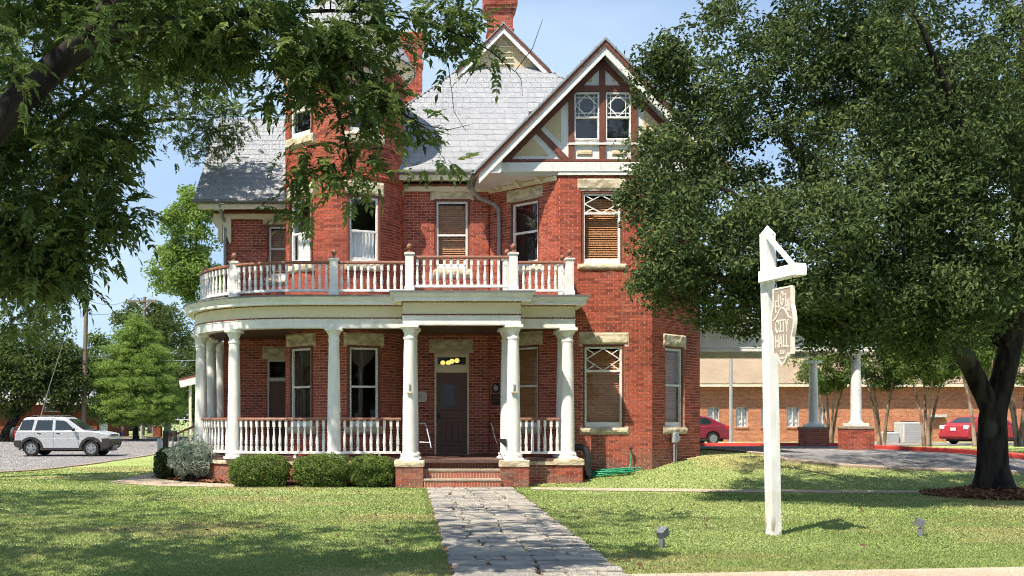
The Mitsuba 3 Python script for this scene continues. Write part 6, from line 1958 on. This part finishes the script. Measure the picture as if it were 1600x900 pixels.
put("front_bumper", Ms(plump([(3.72, 0.35), (3.74, 0.78), (4.24, 0.80), (4.38, 0.68), (4.38, 0.56), (4.30, 0.40), (4.06, 0.30), (3.74, 0.30)], W_ + 0.012, 0.04)), "m_clad", SV)
put("rear_bumper", Ms(plump([(-0.02, 0.70), (0.30, 0.70), (0.28, 0.34), (0.04, 0.40), (-0.04, 0.52)], W_ + 0.012, 0.04)), "m_clad", SV)
for xw in (3.28, 0.72):
    out_ = sg.Polygon(arcpts(xw, 0.32, 0.52, -5, 185, 21)).difference(sg.Point(xw, 0.32).buffer(0.42, 24))
    out_ = out_.intersection(sg.box(-1, 0.26, 6, 2))
    for s in (-1, 1):
        put("wheel_arch", Ms(upright(out_, s * (W_ + 0.004) - 0.02, s * (W_ + 0.004) + 0.02)), "m_clad", SV)
for s in (-1, 1):
    put("sill_trim", Ms(cbox(1.10, 2.92, s * (W_ - 0.01) - 0.02, s * (W_ - 0.01) + 0.02, 0.27, 0.37)), "m_clad", SV)
    put("side_line", Ms(box(0.9, 3.05, s * (W_ + 0.001) - 0.003, s * (W_ + 0.001) + 0.003, 0.745, 0.765)), "m_greywhite", SV)
    put("roof_rail", Ms(tube([(0.62, s * 0.62, 1.68), (0.75, s * 0.62, 1.745), (1.9, s * 0.62, 1.745), (2.05, s * 0.62, 1.67)], 0.022, 8)), "m_black", SV)
    put("headlight", Ms(cbox(4.0, 4.235, s * 0.70 - 0.14, s * 0.70 + 0.14, 0.83, 0.96, 0.03)), "m_lamplens", SV)
    put("tail_light", Ms(cbox(0.0, 0.10, s * 0.79 - 0.07, s * 0.79 + 0.085, 0.78, 1.10, 0.02)), "m_taillight", SV)
    put("mirror", Ms(cbox(2.50, 2.62, s * 0.98 - 0.1, s * 0.98 + 0.05, 1.08, 1.21, 0.03)), "m_black", SV)
    for x in (1.80, 0.98):
        put("door_handle", Ms(cbox(x, x + 0.15, s * (W_ + 0.004) - 0.015, s * (W_ + 0.004) + 0.015, 0.96, 1.0, 0.012)), "m_black", SV)
    for x in (0.86, 1.69, 2.74):
        put("door_gap", Ms(box(x - 0.005, x + 0.005, s * (W_ + 0.0005) - 0.002, s * (W_ + 0.0005) + 0.002, 0.42, 1.08)), "m_dark", SV)
put("grille", Ms(cbox(4.21, 4.285, -0.5, 0.5, 0.84, 0.95, 0.02)), "m_black", SV)
put("skid_plate", Ms(plump([(4.16, 0.30), (4.34, 0.46), (4.37, 0.44), (4.18, 0.26)], 0.35, 0.01)), "m_metal", SV)
sp = lathe([(0.02, -0.10), (0.28, -0.10), (0.33, -0.05), (0.33, 0.05), (0.28, 0.10), (0.02, 0.10)], 28); sp.apply_transform(trimesh.transformations.rotation_matrix(math.pi / 2, [0, 1, 0])); sp.apply_translation([-0.30, -0.05, 0.92])
put("spare_wheel", Ms(sp), "m_clad", SV)
put("antenna", Ms(tube([(1.02, -0.55, 1.68), (1.06, -0.55, 1.86), (1.22, -0.55, 2.45), (1.50, -0.55, 3.35), (2.02, -0.55, 5.0)], [0.028, 0.02, 0.016, 0.014, 0.009], 8)), "m_metal", SV)
for x in (3.28, 0.72):
    for s in (-1, 1): wheel(SV, x, s * 0.77, 0.335, 0.21, Ms0, s)
put("underside", Ms(cbox(0.3, 4.1, -0.7, 0.7, 0.22, 0.42)), "m_dark", SV)
put("hood_scoop", Ms(slabpoly([(2.98, -0.72, 1.125), (2.98, 0.72, 1.125), (3.4, 0.70, 1.10), (3.4, -0.70, 1.10)], 0.01, 0)), "m_black", SV)


def sedan(label, paint, M, L=4.45):
    key = thing("parked_car", label, "car")
    W2 = 0.86
    tm = (0.92, 0.30)
    body = [(0.06, 0.28), (0.0, 0.45), (0.02, 0.66), (0.10, 0.93), (0.35, 1.0), (1.2, 0.97), (3.1, 0.96), (3.7, 0.88), (4.2, 0.74), (4.4, 0.60), (4.45, 0.42), (4.38, 0.25)] + arcpts(3.55, 0.30, 0.36, 0, 180, 11) + arcpts(0.88, 0.30, 0.36, 0, 180, 11)
    put("body", M(plump(body, W2, 0.07)), paint, key)
    gh = [(0.12, 0.90), (0.42, 1.08), (1.0, 1.36), (1.6, 1.47), (2.1, 1.485), (2.6, 1.40), (3.35, 0.98), (3.3, 0.9)]
    put("cabin", M(plump(gh, W2 - 0.02, 0.06, tm)), paint, key)
    for pts in ([(1.05, 1.0), (0.95, 1.16), (1.15, 1.32), (1.85, 1.38), (1.85, 1.0)], [(1.95, 1.0), (1.95, 1.38), (2.2, 1.37), (2.5, 1.30), (3.0, 1.0)]):
        for m in sidewin(pts, W2 - 0.02, tm): put("side_window", M(m), "m_carglass", key)
    rs = slabpoly([(0.44, -0.60, 1.085), (0.44, 0.60, 1.085), (1.02, 0.58, 1.365), (1.02, -0.58, 1.365)], 0.01, 0); rs.apply_translation([0, 0, 0.014])
    put("rear_window", M(rs), "m_carglass", key)
    fsn = slabpoly([(2.62, -0.60, 1.395), (2.62, 0.60, 1.395), (3.30, 0.66, 1.01), (3.30, -0.66, 1.01)], 0.01, 0); fsn.apply_translation([0.01, 0, 0.012])
    put("windscreen", M(fsn), "m_carglass", key)
    for s in (-1, 1):
        put("tail_light", M(cbox(0.0, 0.28, s * 0.72 - 0.12, s * 0.72 + 0.145, 0.76, 0.97, 0.04)), "m_lamplens" if paint == "m_red" else "m_taillight", key)
        put("headlight", M(cbox(4.0, 4.3, s * 0.66 - 0.14, s * 0.66 + 0.12, 0.60, 0.76, 0.04)), "m_lamplens", key)
        put("mirror", M(cbox(2.85, 2.97, s * 0.95 - 0.1, s * 0.95 + 0.05, 0.96, 1.08, 0.03)), paint, key)
        for x in (3.55, 0.88): wheel(key, x, s * 0.75, 0.31, 0.19, M, s)
        put("sill", M(cbox(1.2, 3.2, s * 0.84 - 0.02, s * 0.84 + 0.02, 0.2, 0.3)), "m_clad", key)
        for x in (1.1, 1.9):
            put("door_handle", M(cbox(x, x + 0.14, s * (W2 + 0.004) - 0.015, s * (W2 + 0.004) + 0.015, 0.83, 0.87, 0.012)), paint, key)
    put("rear_bumper", M(plump([(-0.03, 0.58), (0.3, 0.60), (0.35, 0.30), (0.05, 0.27), (-0.05, 0.40)], W2 + 0.005, 0.06)), paint, key)
    put("number_plate", M(cbox(-0.01, 0.03, -0.16, 0.16, 0.70, 0.84, 0.006)), "m_white", key)
    put("underside", M(cbox(0.3, 4.1, -0.7, 0.7, 0.16, 0.32)), "m_dark", key)
    return key


rY = 52.5
sedan("bright red car with clear tail light parked behind the oak trunk", "m_red", mover(gx(1489, rY), rY, float(hgt(gx(1489, rY), rY)) + 0.03, math.radians(20)))
mY = 52.0
sedan("dark maroon car half hidden behind the right corner of the brick house", "m_maroon", mover(gx(1133, mY), mY + 0.4, float(hgt(gx(1133, mY), mY)) + 0.03, math.radians(188)))

# ================================================================== THE SIGN
SG = thing("hanging_sign", "white wooden post with a tan oval topped hanging sign reading ELGIN CITY HALL", "sign")
pY = 14.1
p0 = at(1209, 834, pY); p0[2] = float(hgt(p0[0], pY))
p1 = at(1199, 352, pY)
ang = math.radians(-75)                             # the arm points to the right and towards the street
dirx = np.array([math.cos(ang), math.sin(ang), 0.0]); nrm = np.array([-math.sin(ang), math.cos(ang), 0.0])


def sgn(m, o):
    """local x along the arm, y away from the reader, z up"""
    m = m.copy(); v = m.vertices
    m.vertices = o + v[:, :1] * dirx + v[:, 1:2] * nrm + v[:, 2:] * np.array([0, 0, 1.0])
    return m


lean = lambda z: (p1 - p0) * [1, 1, 0] * (z - p0[2]) / (p1[2] - p0[2])
hp = p1[2] - p0[2]
pm = cat([cbox(-0.08, 0.08, -0.08, 0.08, -0.15, hp - 0.13, 0.012)])
tip = trimesh.convex.convex_hull(np.array([[sx * 0.08, sy * 0.08, hp - 0.131] for sx in (-1, 1) for sy in (-1, 1)] + [[0, 0, hp]]))
pm = cat([pm, tip]); pm = sgn(pm, p0)
v = pm.vertices.copy(); v += np.outer((v[:, 2] - p0[2]) / hp, (p1 - p0) * [1, 1, 0]); pm.vertices = v
put("post", pm, "m_white", SG)
az = gz(434, pY)
ao = p0 + lean(az) + np.array([-0.07, -0.05, 0]); ao[2] = az
am = cat([cbox(-0.05, 0.78, -0.075, 0.075, -0.08, 0.08, 0.012)])
am2 = trimesh.convex.convex_hull(np.array([[0.78, sy * 0.075, sz * 0.08] for sy in (-1, 1) for sz in (-1, 1)] + [[0.90, 0, -0.08], [0.90, 0, 0.0]]))
put("arm", sgn(cat([am, am2]), ao), "m_white", SG)
put("brace", sgn(beam((0.07, 0, 0.55), (0.62, 0, 0.08), 0.05, 0.05), ao), "m_white", SG)
hz = 3.33 - az
bw = 0.27                                           # half width of the board
bxc = 0.42
o2 = ao
KB = 0.86
outl = [(bxc - 0.235, hz)] + [(bxc + 0.235, hz)]
outl += [(bxc + 0.235, hz - 0.22)] + [(bxc + 0.235 + 0.055 * math.sin(math.pi * t), hz - 0.24 - 0.42 * t) for t in np.linspace(0.0, 1, 9)] + [(bxc + 0.235, hz - 0.88)]
outl += [(bxc + 0.14, hz - 0.88), (bxc + 0.11, hz - 0.93), (bxc + 0.06, hz - 0.985), (bxc, hz - 1.02), (bxc - 0.06, hz - 0.985), (bxc - 0.11, hz - 0.93), (bxc - 0.14, hz - 0.88)]
outl += [(bxc - 0.235, hz - 0.88)] + [(bxc - 0.235 - 0.055 * math.sin(math.pi * t), hz - 0.66 + 0.42 * t) for t in np.linspace(0.0, 1, 9)] + [(bxc - 0.235, hz - 0.22)]
bp_ = sg.Polygon([(bxc + (x - bxc) * KB, z) for x, z in outl]).buffer(0)
put("board", sgn(upright(bp_, -0.02, 0.02), o2), "m_signboard", SG)
put("border", sgn(upright(bp_.buffer(0.004).difference(bp_.buffer(-0.018)), -0.026, 0.026), o2), "m_signletter", SG)


def letter(txt, h, x, z, rot=0.0, sx=1.0, depth=0.006):
    m = meshkit.text_mesh(txt, h, depth, bold=False)
    v = m.vertices.copy()
    w = v[:, 0].max() - v[:, 0].min()
    v[:, 0] = (v[:, 0] - v[:, 0].min() - w / 2) * sx
    c, s = math.cos(rot), math.sin(rot)
    x = bxc + (x - bxc) * KB
    v[:, 0] *= KB
    q = np.stack([x + c * v[:, 0] - s * v[:, 1], -0.0205 - v[:, 2], z + s * v[:, 0] + c * v[:, 1]], -1)
    m = trimesh.Trimesh(q, m.faces, process=False)
    put("letters", sgn(m, o2), "m_signletter", SG)


for i, ch in enumerate("ELGIN"):
    t = (i - 2) / 2.0
    letter(ch, 0.185 - 0.025 * abs(t), bxc + 0.150 * t + (0.012 if ch == "I" else 0), hz - 0.235 - 0.085 * t * t, -0.0 * t, 0.46)
for i, ch in enumerate("CITY"):
    letter(ch, 0.165, bxc + (-0.122, -0.04, 0.032, 0.118)[i], hz - 0.585, 0.0, 0.62)
for i, ch in enumerate("HALL"):
    letter(ch, 0.165, bxc + (-0.128, -0.035, 0.058, 0.135)[i], hz - 0.785, 0.0, 0.58)
letter("310", 0.055, bxc, hz - 0.875, 0.0, 0.8)
sw = [(bxc + 0.19 * t, hz - 0.265 - 0.075 * (1 - math.cos(math.pi * t))) for t in np.linspace(-1, 1, 25)]
put("scroll", sgn(upright(sg.LineString(sw).buffer(0.010), -0.026, -0.0205), o2), "m_signletter", SG)
sw = [(bxc + 0.15 * t, hz - 0.93 + 0.03 * (1 - math.cos(math.pi * t)) / 2) for t in np.linspace(-1, 1, 25)]
put("scroll", sgn(upright(sg.LineString(sw).buffer(0.007), -0.026, -0.0205), o2), "m_signletter", SG)
for s in (-1, 1):
    put("hook", sgn(cat([tube([(bxc + s * 0.18, 0, -0.07), (bxc + s * 0.18 + 0.02, 0, -0.11), (bxc + s * 0.18, 0, -0.15), (bxc + s * 0.18 - 0.02, 0, -0.19), (bxc + s * 0.18, 0, hz + 0.0 - 0.06)], 0.008, 6)]), o2), "m_black", SG)
put("nail", sgn(cbox(-0.03, 0.02, -0.10, -0.08, gz(511, pY) - az - 0.01, gz(511, pY) - az + 0.01, 0.004), ao), "m_black", SG)


# ================================================================== SMALL THINGS
def spotlight(label, px, py, Y, face):
    k = thing("garden_spotlight", label, "lamp")
    b = np.array([*ground_at(px, py), 0]); b[2] = float(hgt(b[0], b[1]))
    M_ = mover(b[0], b[1], b[2], face)
    M = lambda m: M_(m.copy().apply_scale(0.8))
    put("stem", M(cat([cbox(-0.045, 0.045, -0.035, 0.035, -0.05, 0.13, 0.01)])), "m_lampgrey", k)
    put("bracket", M(cat([beam((0, 0, 0.12), (0.0, 0, 0.20), 0.03, 0.03), cbox(-0.03, 0.03, -0.05, 0.05, 0.17, 0.20)])), "m_galv", k)
    hd = trimesh.convex.convex_hull(np.array([[x, sy * w, z * h] for x, w, h in ((-0.07, 0.05, 0.05), (0.08, 0.085, 0.07)) for sy in (-1, 1) for z in (-1, 1)]))
    hd.apply_transform(trimesh.transformations.rotation_matrix(-0.45, [0, 1, 0])); hd.apply_translation([0.0, 0, 0.225])
    put("head", M(hd), "m_lampgrey", k)
    gl_ = box(0.081, 0.086, -0.075, 0.075, -0.06, 0.06); gl_.apply_transform(trimesh.transformations.rotation_matrix(-0.45, [0, 1, 0])); gl_.apply_translation([0.0, 0, 0.225])
    put("lens", M(gl_), "m_carglass" if face > 1.2 else "m_lamplens", k)


spotlight("grey ground spotlight on the lawn right of the flagstone path", 1034, 856, 0, 0.9)
spotlight("grey ground spotlight on the lawn right of the sign post", 1438, 838, 0, 2.6)

for i, (px, x, y) in enumerate(((638, 0.14, 23.2), (806, 2.46, 23.2))):
    k = thing("flag_bracket", ("metal flag bracket on the entry column left of the door", "metal flag bracket on the entry column right of the door")[i], "bracket")
    yy = y - 0.155
    z = gz(606, 23.05)
    put("plate", cbox(x - 0.025, x + 0.025, yy - 0.012, yy + 0.01, z - 0.10, z + 0.10, 0.005), "m_galv", k)
    put("socket", tube([(x, yy - 0.01, z - 0.06), (x + 0.02, yy - 0.10, z + 0.07)], 0.02, 10), "m_galv", k, smooth=30)
    put("foot_ledge", cbox(x - 0.07, x + 0.05, yy - 0.05, yy + 0.0, z - 0.125, z - 0.085, 0.01), "m_stone", k)

MY = 26.5
k = thing("wall_plaque", "white notched plaque on the brick left of the front door", "sign")
xc, zc = gx(654, MY), gz(620, MY)
hw, hh, nt = 0.215, 0.135, 0.045
pl = sg.box(xc - hw, zc - hh, xc + hw, zc + hh)
for sx in (-1, 1):
    for sz in (-1, 1): pl = pl.difference(sg.Point(xc + sx * hw, zc + sz * hh).buffer(nt))
put("board", upright(pl, MY - 0.03, MY - 0.009), "m_plaque", k)
r_p = random.Random(2)
for j, z in enumerate((0.07, 0.015, -0.04)):
    put("line", cat([box(xc - 0.12 + 0.055 * q, xc - 0.12 + 0.055 * q + r_p.uniform(0.025, 0.045), MY - 0.033, MY - 0.0302, zc + z - 0.012, zc + z + 0.012) for q in range(4)]), "m_letter", k)
LBp = lambda px: ((px - CX) / FPX)
fx = 0.30                                           # on the angled bay wall beside the door
k = thing("medallion_plaque", "round dark medallion with a pale state outline on the brick right of the door", "sign")
u_, z_ = 0.30, gz(606, 26.35)
rot = trimesh.transformations.rotation_matrix(math.pi / 2, [1, 0, 0])
md = lathe([(0.125, 0.0), (0.13, 0.01), (0.125, 0.022), (0.11, 0.026)], 28); md.apply_transform(rot); md.apply_translation([u_, -0.012, z_])
put("disc", LB(md), "m_bronze", k)
tx = [(-0.045, 0.085), (0.0, 0.085), (0.0, 0.045), (0.06, 0.035), (0.085, 0.03), (0.088, -0.02), (0.045, -0.055), (0.02, -0.09), (-0.005, -0.08), (-0.025, -0.045), (-0.05, -0.045), (-0.085, 0.01), (-0.045, 0.01)]
put("outline", LB(moved(upright(sg.Polygon(tx), -0.044, -0.0385), u_, 0, z_)), "m_galv", k)
k = thing("bronze_plaque", "dark rectangular plaque below the round medallion", "sign")
put("board", LB(cbox(u_ - 0.16, u_ + 0.16, -0.03, -0.009, z_ - 0.44, z_ - 0.16, 0.008)), "m_bronze", k)
put("text_line", LB(cat([box(u_ - 0.11, u_ + 0.11, -0.033, -0.0302, z_ - 0.2 - 0.04 * q, z_ - 0.188 - 0.04 * q) for q in range(5)])), "m_trim", k)

for i, x in enumerate((0.44, 2.13)):
    k = thing("step_handrail", ("white bent metal handrail at the left side of the entry steps", "dark bent metal handrail at the right side of the entry steps")[i], "handrail")
    mt = "m_galv" if i == 0 else "m_black"
    if i == 0:
        put("rail", tube([(0.36, 23.5, 1.50), (0.50, 23.5, 1.50), (0.53, 23.42, 1.40), (0.60, 23.1, 1.08), (0.62, 23.05, 0.96)], 0.014, 8), mt, k, smooth=True)
        put("bar", tube([(0.36, 23.15, 1.09), (0.60, 23.1, 1.08)], 0.012, 8), mt, k)
    else:
        put("rail", tube([(1.98, 23.5, 1.50), (2.00, 23.48, 1.48), (2.06, 23.2, 1.15), (2.09, 23.05, 1.05)], 0.014, 8), mt, k, smooth=True)
        put("gusset", upright(sg.Polygon([(2.08, 1.16), (2.30, 1.16), (2.30, 0.96)]), 23.1, 23.13), mt, k)
        put("strap", tube([(2.10, 23.05, 1.02), (2.14, 23.02, 0.86), (2.21, 22.98, 0.72)], 0.008, 6), mt, k)

k = thing("electrical_box", "grey metal electrical box on conduits against the right bay wall", "box")
eb = lambda m: RB(m)
ue = 0.93
put("box", eb(cbox(ue - 0.10, ue + 0.08, -0.14, -0.012, 1.02, 1.27, 0.012)), "m_galv", k)
put("cover", eb(cbox(ue - 0.08, ue + 0.06, -0.155, -0.14, 1.05, 1.24, 0.008)), "m_metal", k)
put("junction", eb(cbox(ue + 0.10, ue + 0.24, -0.09, -0.012, 1.07, 1.17, 0.012)), "m_galv", k)
for du in (-0.05, 0.03):
    put("conduit", eb(tube([(ue + du, -0.08, 1.03), (ue + du, -0.08, 0.2)], 0.018, 8)), "m_galv", k, smooth=True)

k = thing("drain_pipe", "black elbow drain pipe beside the right porch pier", "pipe")
put("pipe", tube([(3.95, 24.35, 0.93), (4.15, 24.32, 0.95), (4.25, 24.30, 0.90), (4.32, 24.28, 0.78), (4.32, 24.28, 0.2)], 0.075, 12), "m_black", k, smooth=True)
put("collar", tube([(4.32, 24.28, 0.42), (4.32, 24.28, 0.28)], 0.09, 12), "m_black", k)
k = thing("garden_hose", "green garden hose coiled on the grass below the bay window", "hose")
rh = np.random.default_rng(4)
hp_ = []
for j in range(170):
    a = j * 0.29
    r = 0.34 + 0.10 * math.sin(j * 0.11)
    x, y = 4.75 + 1.35 * r * math.cos(a) + 0.0022 * j, 24.62 + 0.5 * r * math.sin(a)
    hp_.append((x, y, float(hgt(x, y)) + 0.045 + 0.0005 * j + 0.015 * math.sin(a * 2.7)))
hp_ += [(5.35, 24.72, 0.35), (5.42, 24.82, 0.48), (5.46, 24.88, 0.7), (5.46, 24.90, 0.86)]
put("coil", tube(hp_, 0.016, 6), "m_hose", k, smooth=True)
put("spigot", cat([tube([(5.46, 24.99, 0.88), (5.46, 24.88, 0.88), (5.46, 24.86, 0.82)], 0.018, 8), cbox(5.43, 5.49, 24.84, 24.90, 0.90, 0.93)]), "m_bronze", k)

for i, (px, py) in enumerate(((1390, 688), (1420, 688))):
    k = thing("air_conditioner", ("small outdoor air conditioner unit left of the large one", "large square outdoor air conditioner unit by the orange brick wall")[i], "air conditioner")
    Y = 56.0
    x, g = gx(px, Y), float(hgt(gx(px, Y), Y))
    w, h = ((0.35, 0.62), (0.55, 1.15))[i]
    put("casing", cbox(x - w, x + w, Y - w, Y + w, g + 0.04, g + h, 0.03), "m_ac", k)
    put("base", cbox(x - w - 0.1, x + w + 0.1, Y - w - 0.1, Y + w + 0.1, g - 0.05, g + 0.06), "m_concrete", k)
    for j in range(int(h / 0.09) - 1):
        put("louvre", box(x - w * 0.88, x + w * 0.88, Y - w - 0.012, Y - w - 0.001, g + 0.12 + j * 0.09, g + 0.17 + j * 0.09), "m_galv", k)
    put("fan_guard", moved(lathe([(w * 0.8, 0), (w * 0.8, 0.03), (w * 0.2, 0.05)], 20), x, Y, g + h), "m_black", k)

k = thing("lamp_post", "thin pale grey pole standing before the orange brick building", "pole")
x, Y = gx(1142, 50), 50
g = float(hgt(x, Y))
put("pole", tube([(x, Y, g), (x, Y, g + 6.5)], [0.09, 0.07], 12), "m_galv", k, smooth=True)
put("base", cbox(x - 0.2, x + 0.2, Y - 0.2, Y + 0.2, g - 0.1, g + 0.18, 0.02), "m_galv", k)

# ---- utility poles and wires at the left
def upole(label, px, ptop, Y, r, arm=False):
    k = thing("utility_pole", label, "pole")
    x = gx(px, Y); g = float(hgt(x, Y)); zt = gz(ptop, Y)
    put("pole", tube([(x - 0.12, Y, g - 0.2), (x - 0.06, Y, (g + zt) / 2), (x + 0.05, Y, zt)], [r, r * 0.9, r * 0.72], 10), "m_pole", k, smooth=True)
    if arm:
        put("crossarm", beam((x - 1.1, Y - 0.12, zt - 0.35), (x + 1.1, Y - 0.12, zt - 0.35), 0.1, 0.12), "m_pole", k)
        for d in (-1.0, -0.4, 0.5, 1.0): put("insulator", moved(lathe([(0.03, 0), (0.06, 0.06), (0.03, 0.16)], 8), x + d, Y - 0.12, zt - 0.29), "m_galv", k)
        put("brace", beam((x - 0.6, Y - 0.14, zt - 0.38), (x, Y - 0.14, zt - 1.0), 0.03, 0.05), "m_galv", k)
        put("brace", beam((x + 0.6, Y - 0.14, zt - 0.38), (x, Y - 0.14, zt - 1.0), 0.03, 0.05), "m_galv", k)
    return x, Y, zt


u1 = upole("tall bare wooden utility pole behind the white car", 134, 457, 60, 0.15)
u2 = upole("utility pole with crossarm partly hidden behind the bright conifer", 225, 464, 80, 0.17, True)
u3 = upole("distant utility pole beside the left end of the porch", 303.5, 517, 100, 0.14)


def wire(label, a, b, sag, r=0.012):
    t = np.linspace(0, 1, 24)[:, None]
    p = np.asarray(a) * (1 - t) + np.asarray(b) * t
    p[:, 2] -= sag * 4 * (t * (1 - t))[:, 0]
    k = put("overhead_wire", tube(p, r, 5), "m_black", smooth=True)
    tag(k, label, "wire")


wire("upper overhead wire between the bare pole and the crossarm pole", (u1[0] + 0.05, u1[1], u1[2] - 0.4), (u2[0] - 1.0, u2[1] - 0.12, u2[2] - 0.12), 0.4, 0.014)
wire("second overhead wire just below the upper one", (u1[0] + 0.05, u1[1], u1[2] - 1.2), (u2[0] - 0.4, u2[1] - 0.12, u2[2] - 0.12), 0.5, 0.014)
wire("thick pale cable low across the trees behind the white car", at(-40, 562, 60), at(134, 556, 60), 0.1, 0.03)
scene[list(scene)[-1]]["bsdf"] = {"type": "ref", "id": "m_galv"}
wire("thick pale cable continuing right from the bare pole", at(134, 556, 60), at(330, 562, 66), 0.15, 0.03)
scene[list(scene)[-1]]["bsdf"] = {"type": "ref", "id": "m_galv"}

# ---- fence and clutter by the grass behind the lot
k = thing("chain_link_fence", "grey chain link fence behind the bright conifer", "fence")
FYY = 76.0
fx0, fx1 = gx(182, FYY), gx(300, FYY)
fg = float(hgt(-18, FYY)); ft = gz(655.5, FYY)
for px in (198, 216, 239, 258, 280, 298):
    put("post", tube([(gx(px, FYY), FYY, fg - 0.1), (gx(px, FYY), FYY, ft + 0.05)], 0.035, 8), "m_galv", k)
put("top_rail", tube([(fx0, FYY, ft), (fx1, FYY, ft)], 0.03, 6), "m_galv", k)
ms = []
for j in range(48):
    for s in (-1, 1):
        x = fx0 + (fx1 - fx0) * j / 47
        ms.append(tube([(x, FYY + 0.01 * s, fg + 0.02), (min(max(x + s * (ft - fg) * 0.9, fx0), fx1), FYY + 0.01 * s, ft)], 0.006, 3, caps=False))
put("mesh", cat(ms), "m_galv", k, kind="stuff")
cY = 72.0
cg = lambda px: float(hgt(gx(px, cY), cY))
k = thing("yard_ornament", "pink and white rounded yard ornament on a blue foot beside the fence", "ornament")
for px, py, r, mt in ((188, 661.5, 0.19, "m_pinkplastic"), (193.5, 660.5, 0.17, "m_white")):
    put("lobe", moved(trimesh.creation.icosphere(3, r), *at(px, py, cY)), mt, k, smooth=True)
q = at(190, 668, cY)
put("cone", moved(lathe([(0.07, -0.28), (0.16, 0.12), (0.1, 0.2)], 16), *q), "m_pinkplastic", k)
put("foot", moved(lathe([(0.14, 0), (0.12, 0.1), (0.08, 0.42)], 14), q[0], cY, cg(190) - 0.05), "m_blueplastic", k)
k = thing("marker_post", "short pale blue grey utility marker post in the grass", "post")
put("post", tube([(gx(221, 66), 66, float(hgt(gx(221, 66), 66)) - 0.1), (gx(221, 66), 66, gz(667, 66))], 0.06, 10), "m_ac", k)
put("cap", moved(trimesh.creation.icosphere(2, 0.07), gx(221, 66), 66, gz(667, 66)), "m_galv", k)
k = thing("brick_box", "low brownish brick box beside the fence", "box")
put("body", cbox(gx(239, cY), gx(251, cY), cY, cY + 0.5, cg(245) - 0.1, gz(667, cY), 0.02), "m_redfar", k)
put("lid", cbox(gx(238.5, cY), gx(251.5, cY), cY - 0.03, cY + 0.53, gz(667, cY), gz(665.8, cY), 0.01), "m_trim", k)
k = thing("wheelie_bin", "dark green wheeled bin beside the fence", "bin")
put("body", trimesh.convex.convex_hull(np.array([[gx(p, cY), cY + y, z] for p, y, z in ((257, 0, cg(260)), (264, 0, cg(260)), (256, -0.05, gz(665, cY)), (265, -0.05, gz(665, cY)), (257, 0.5, cg(260)), (264, 0.5, cg(260)), (256, 0.55, gz(665, cY)), (265, 0.55, gz(665, cY)))])), "m_binplastic", k)
put("lid", cbox(gx(255.5, cY), gx(265.5, cY), cY - 0.08, cY + 0.6, gz(665, cY), gz(663.5, cY), 0.02), "m_binplastic", k)
k = thing("fence_pole", "thin pale steel pole rising by the chain link fence", "pole")
put("pole", tube([(gx(243, 74), 74, 0.2), (gx(243, 74), 74, gz(640, 74))], 0.06, 8), "m_galv", k)
put("cap", moved(trimesh.creation.icosphere(2, 0.08), gx(243, 74), 74, gz(640, 74)), "m_galv", k)
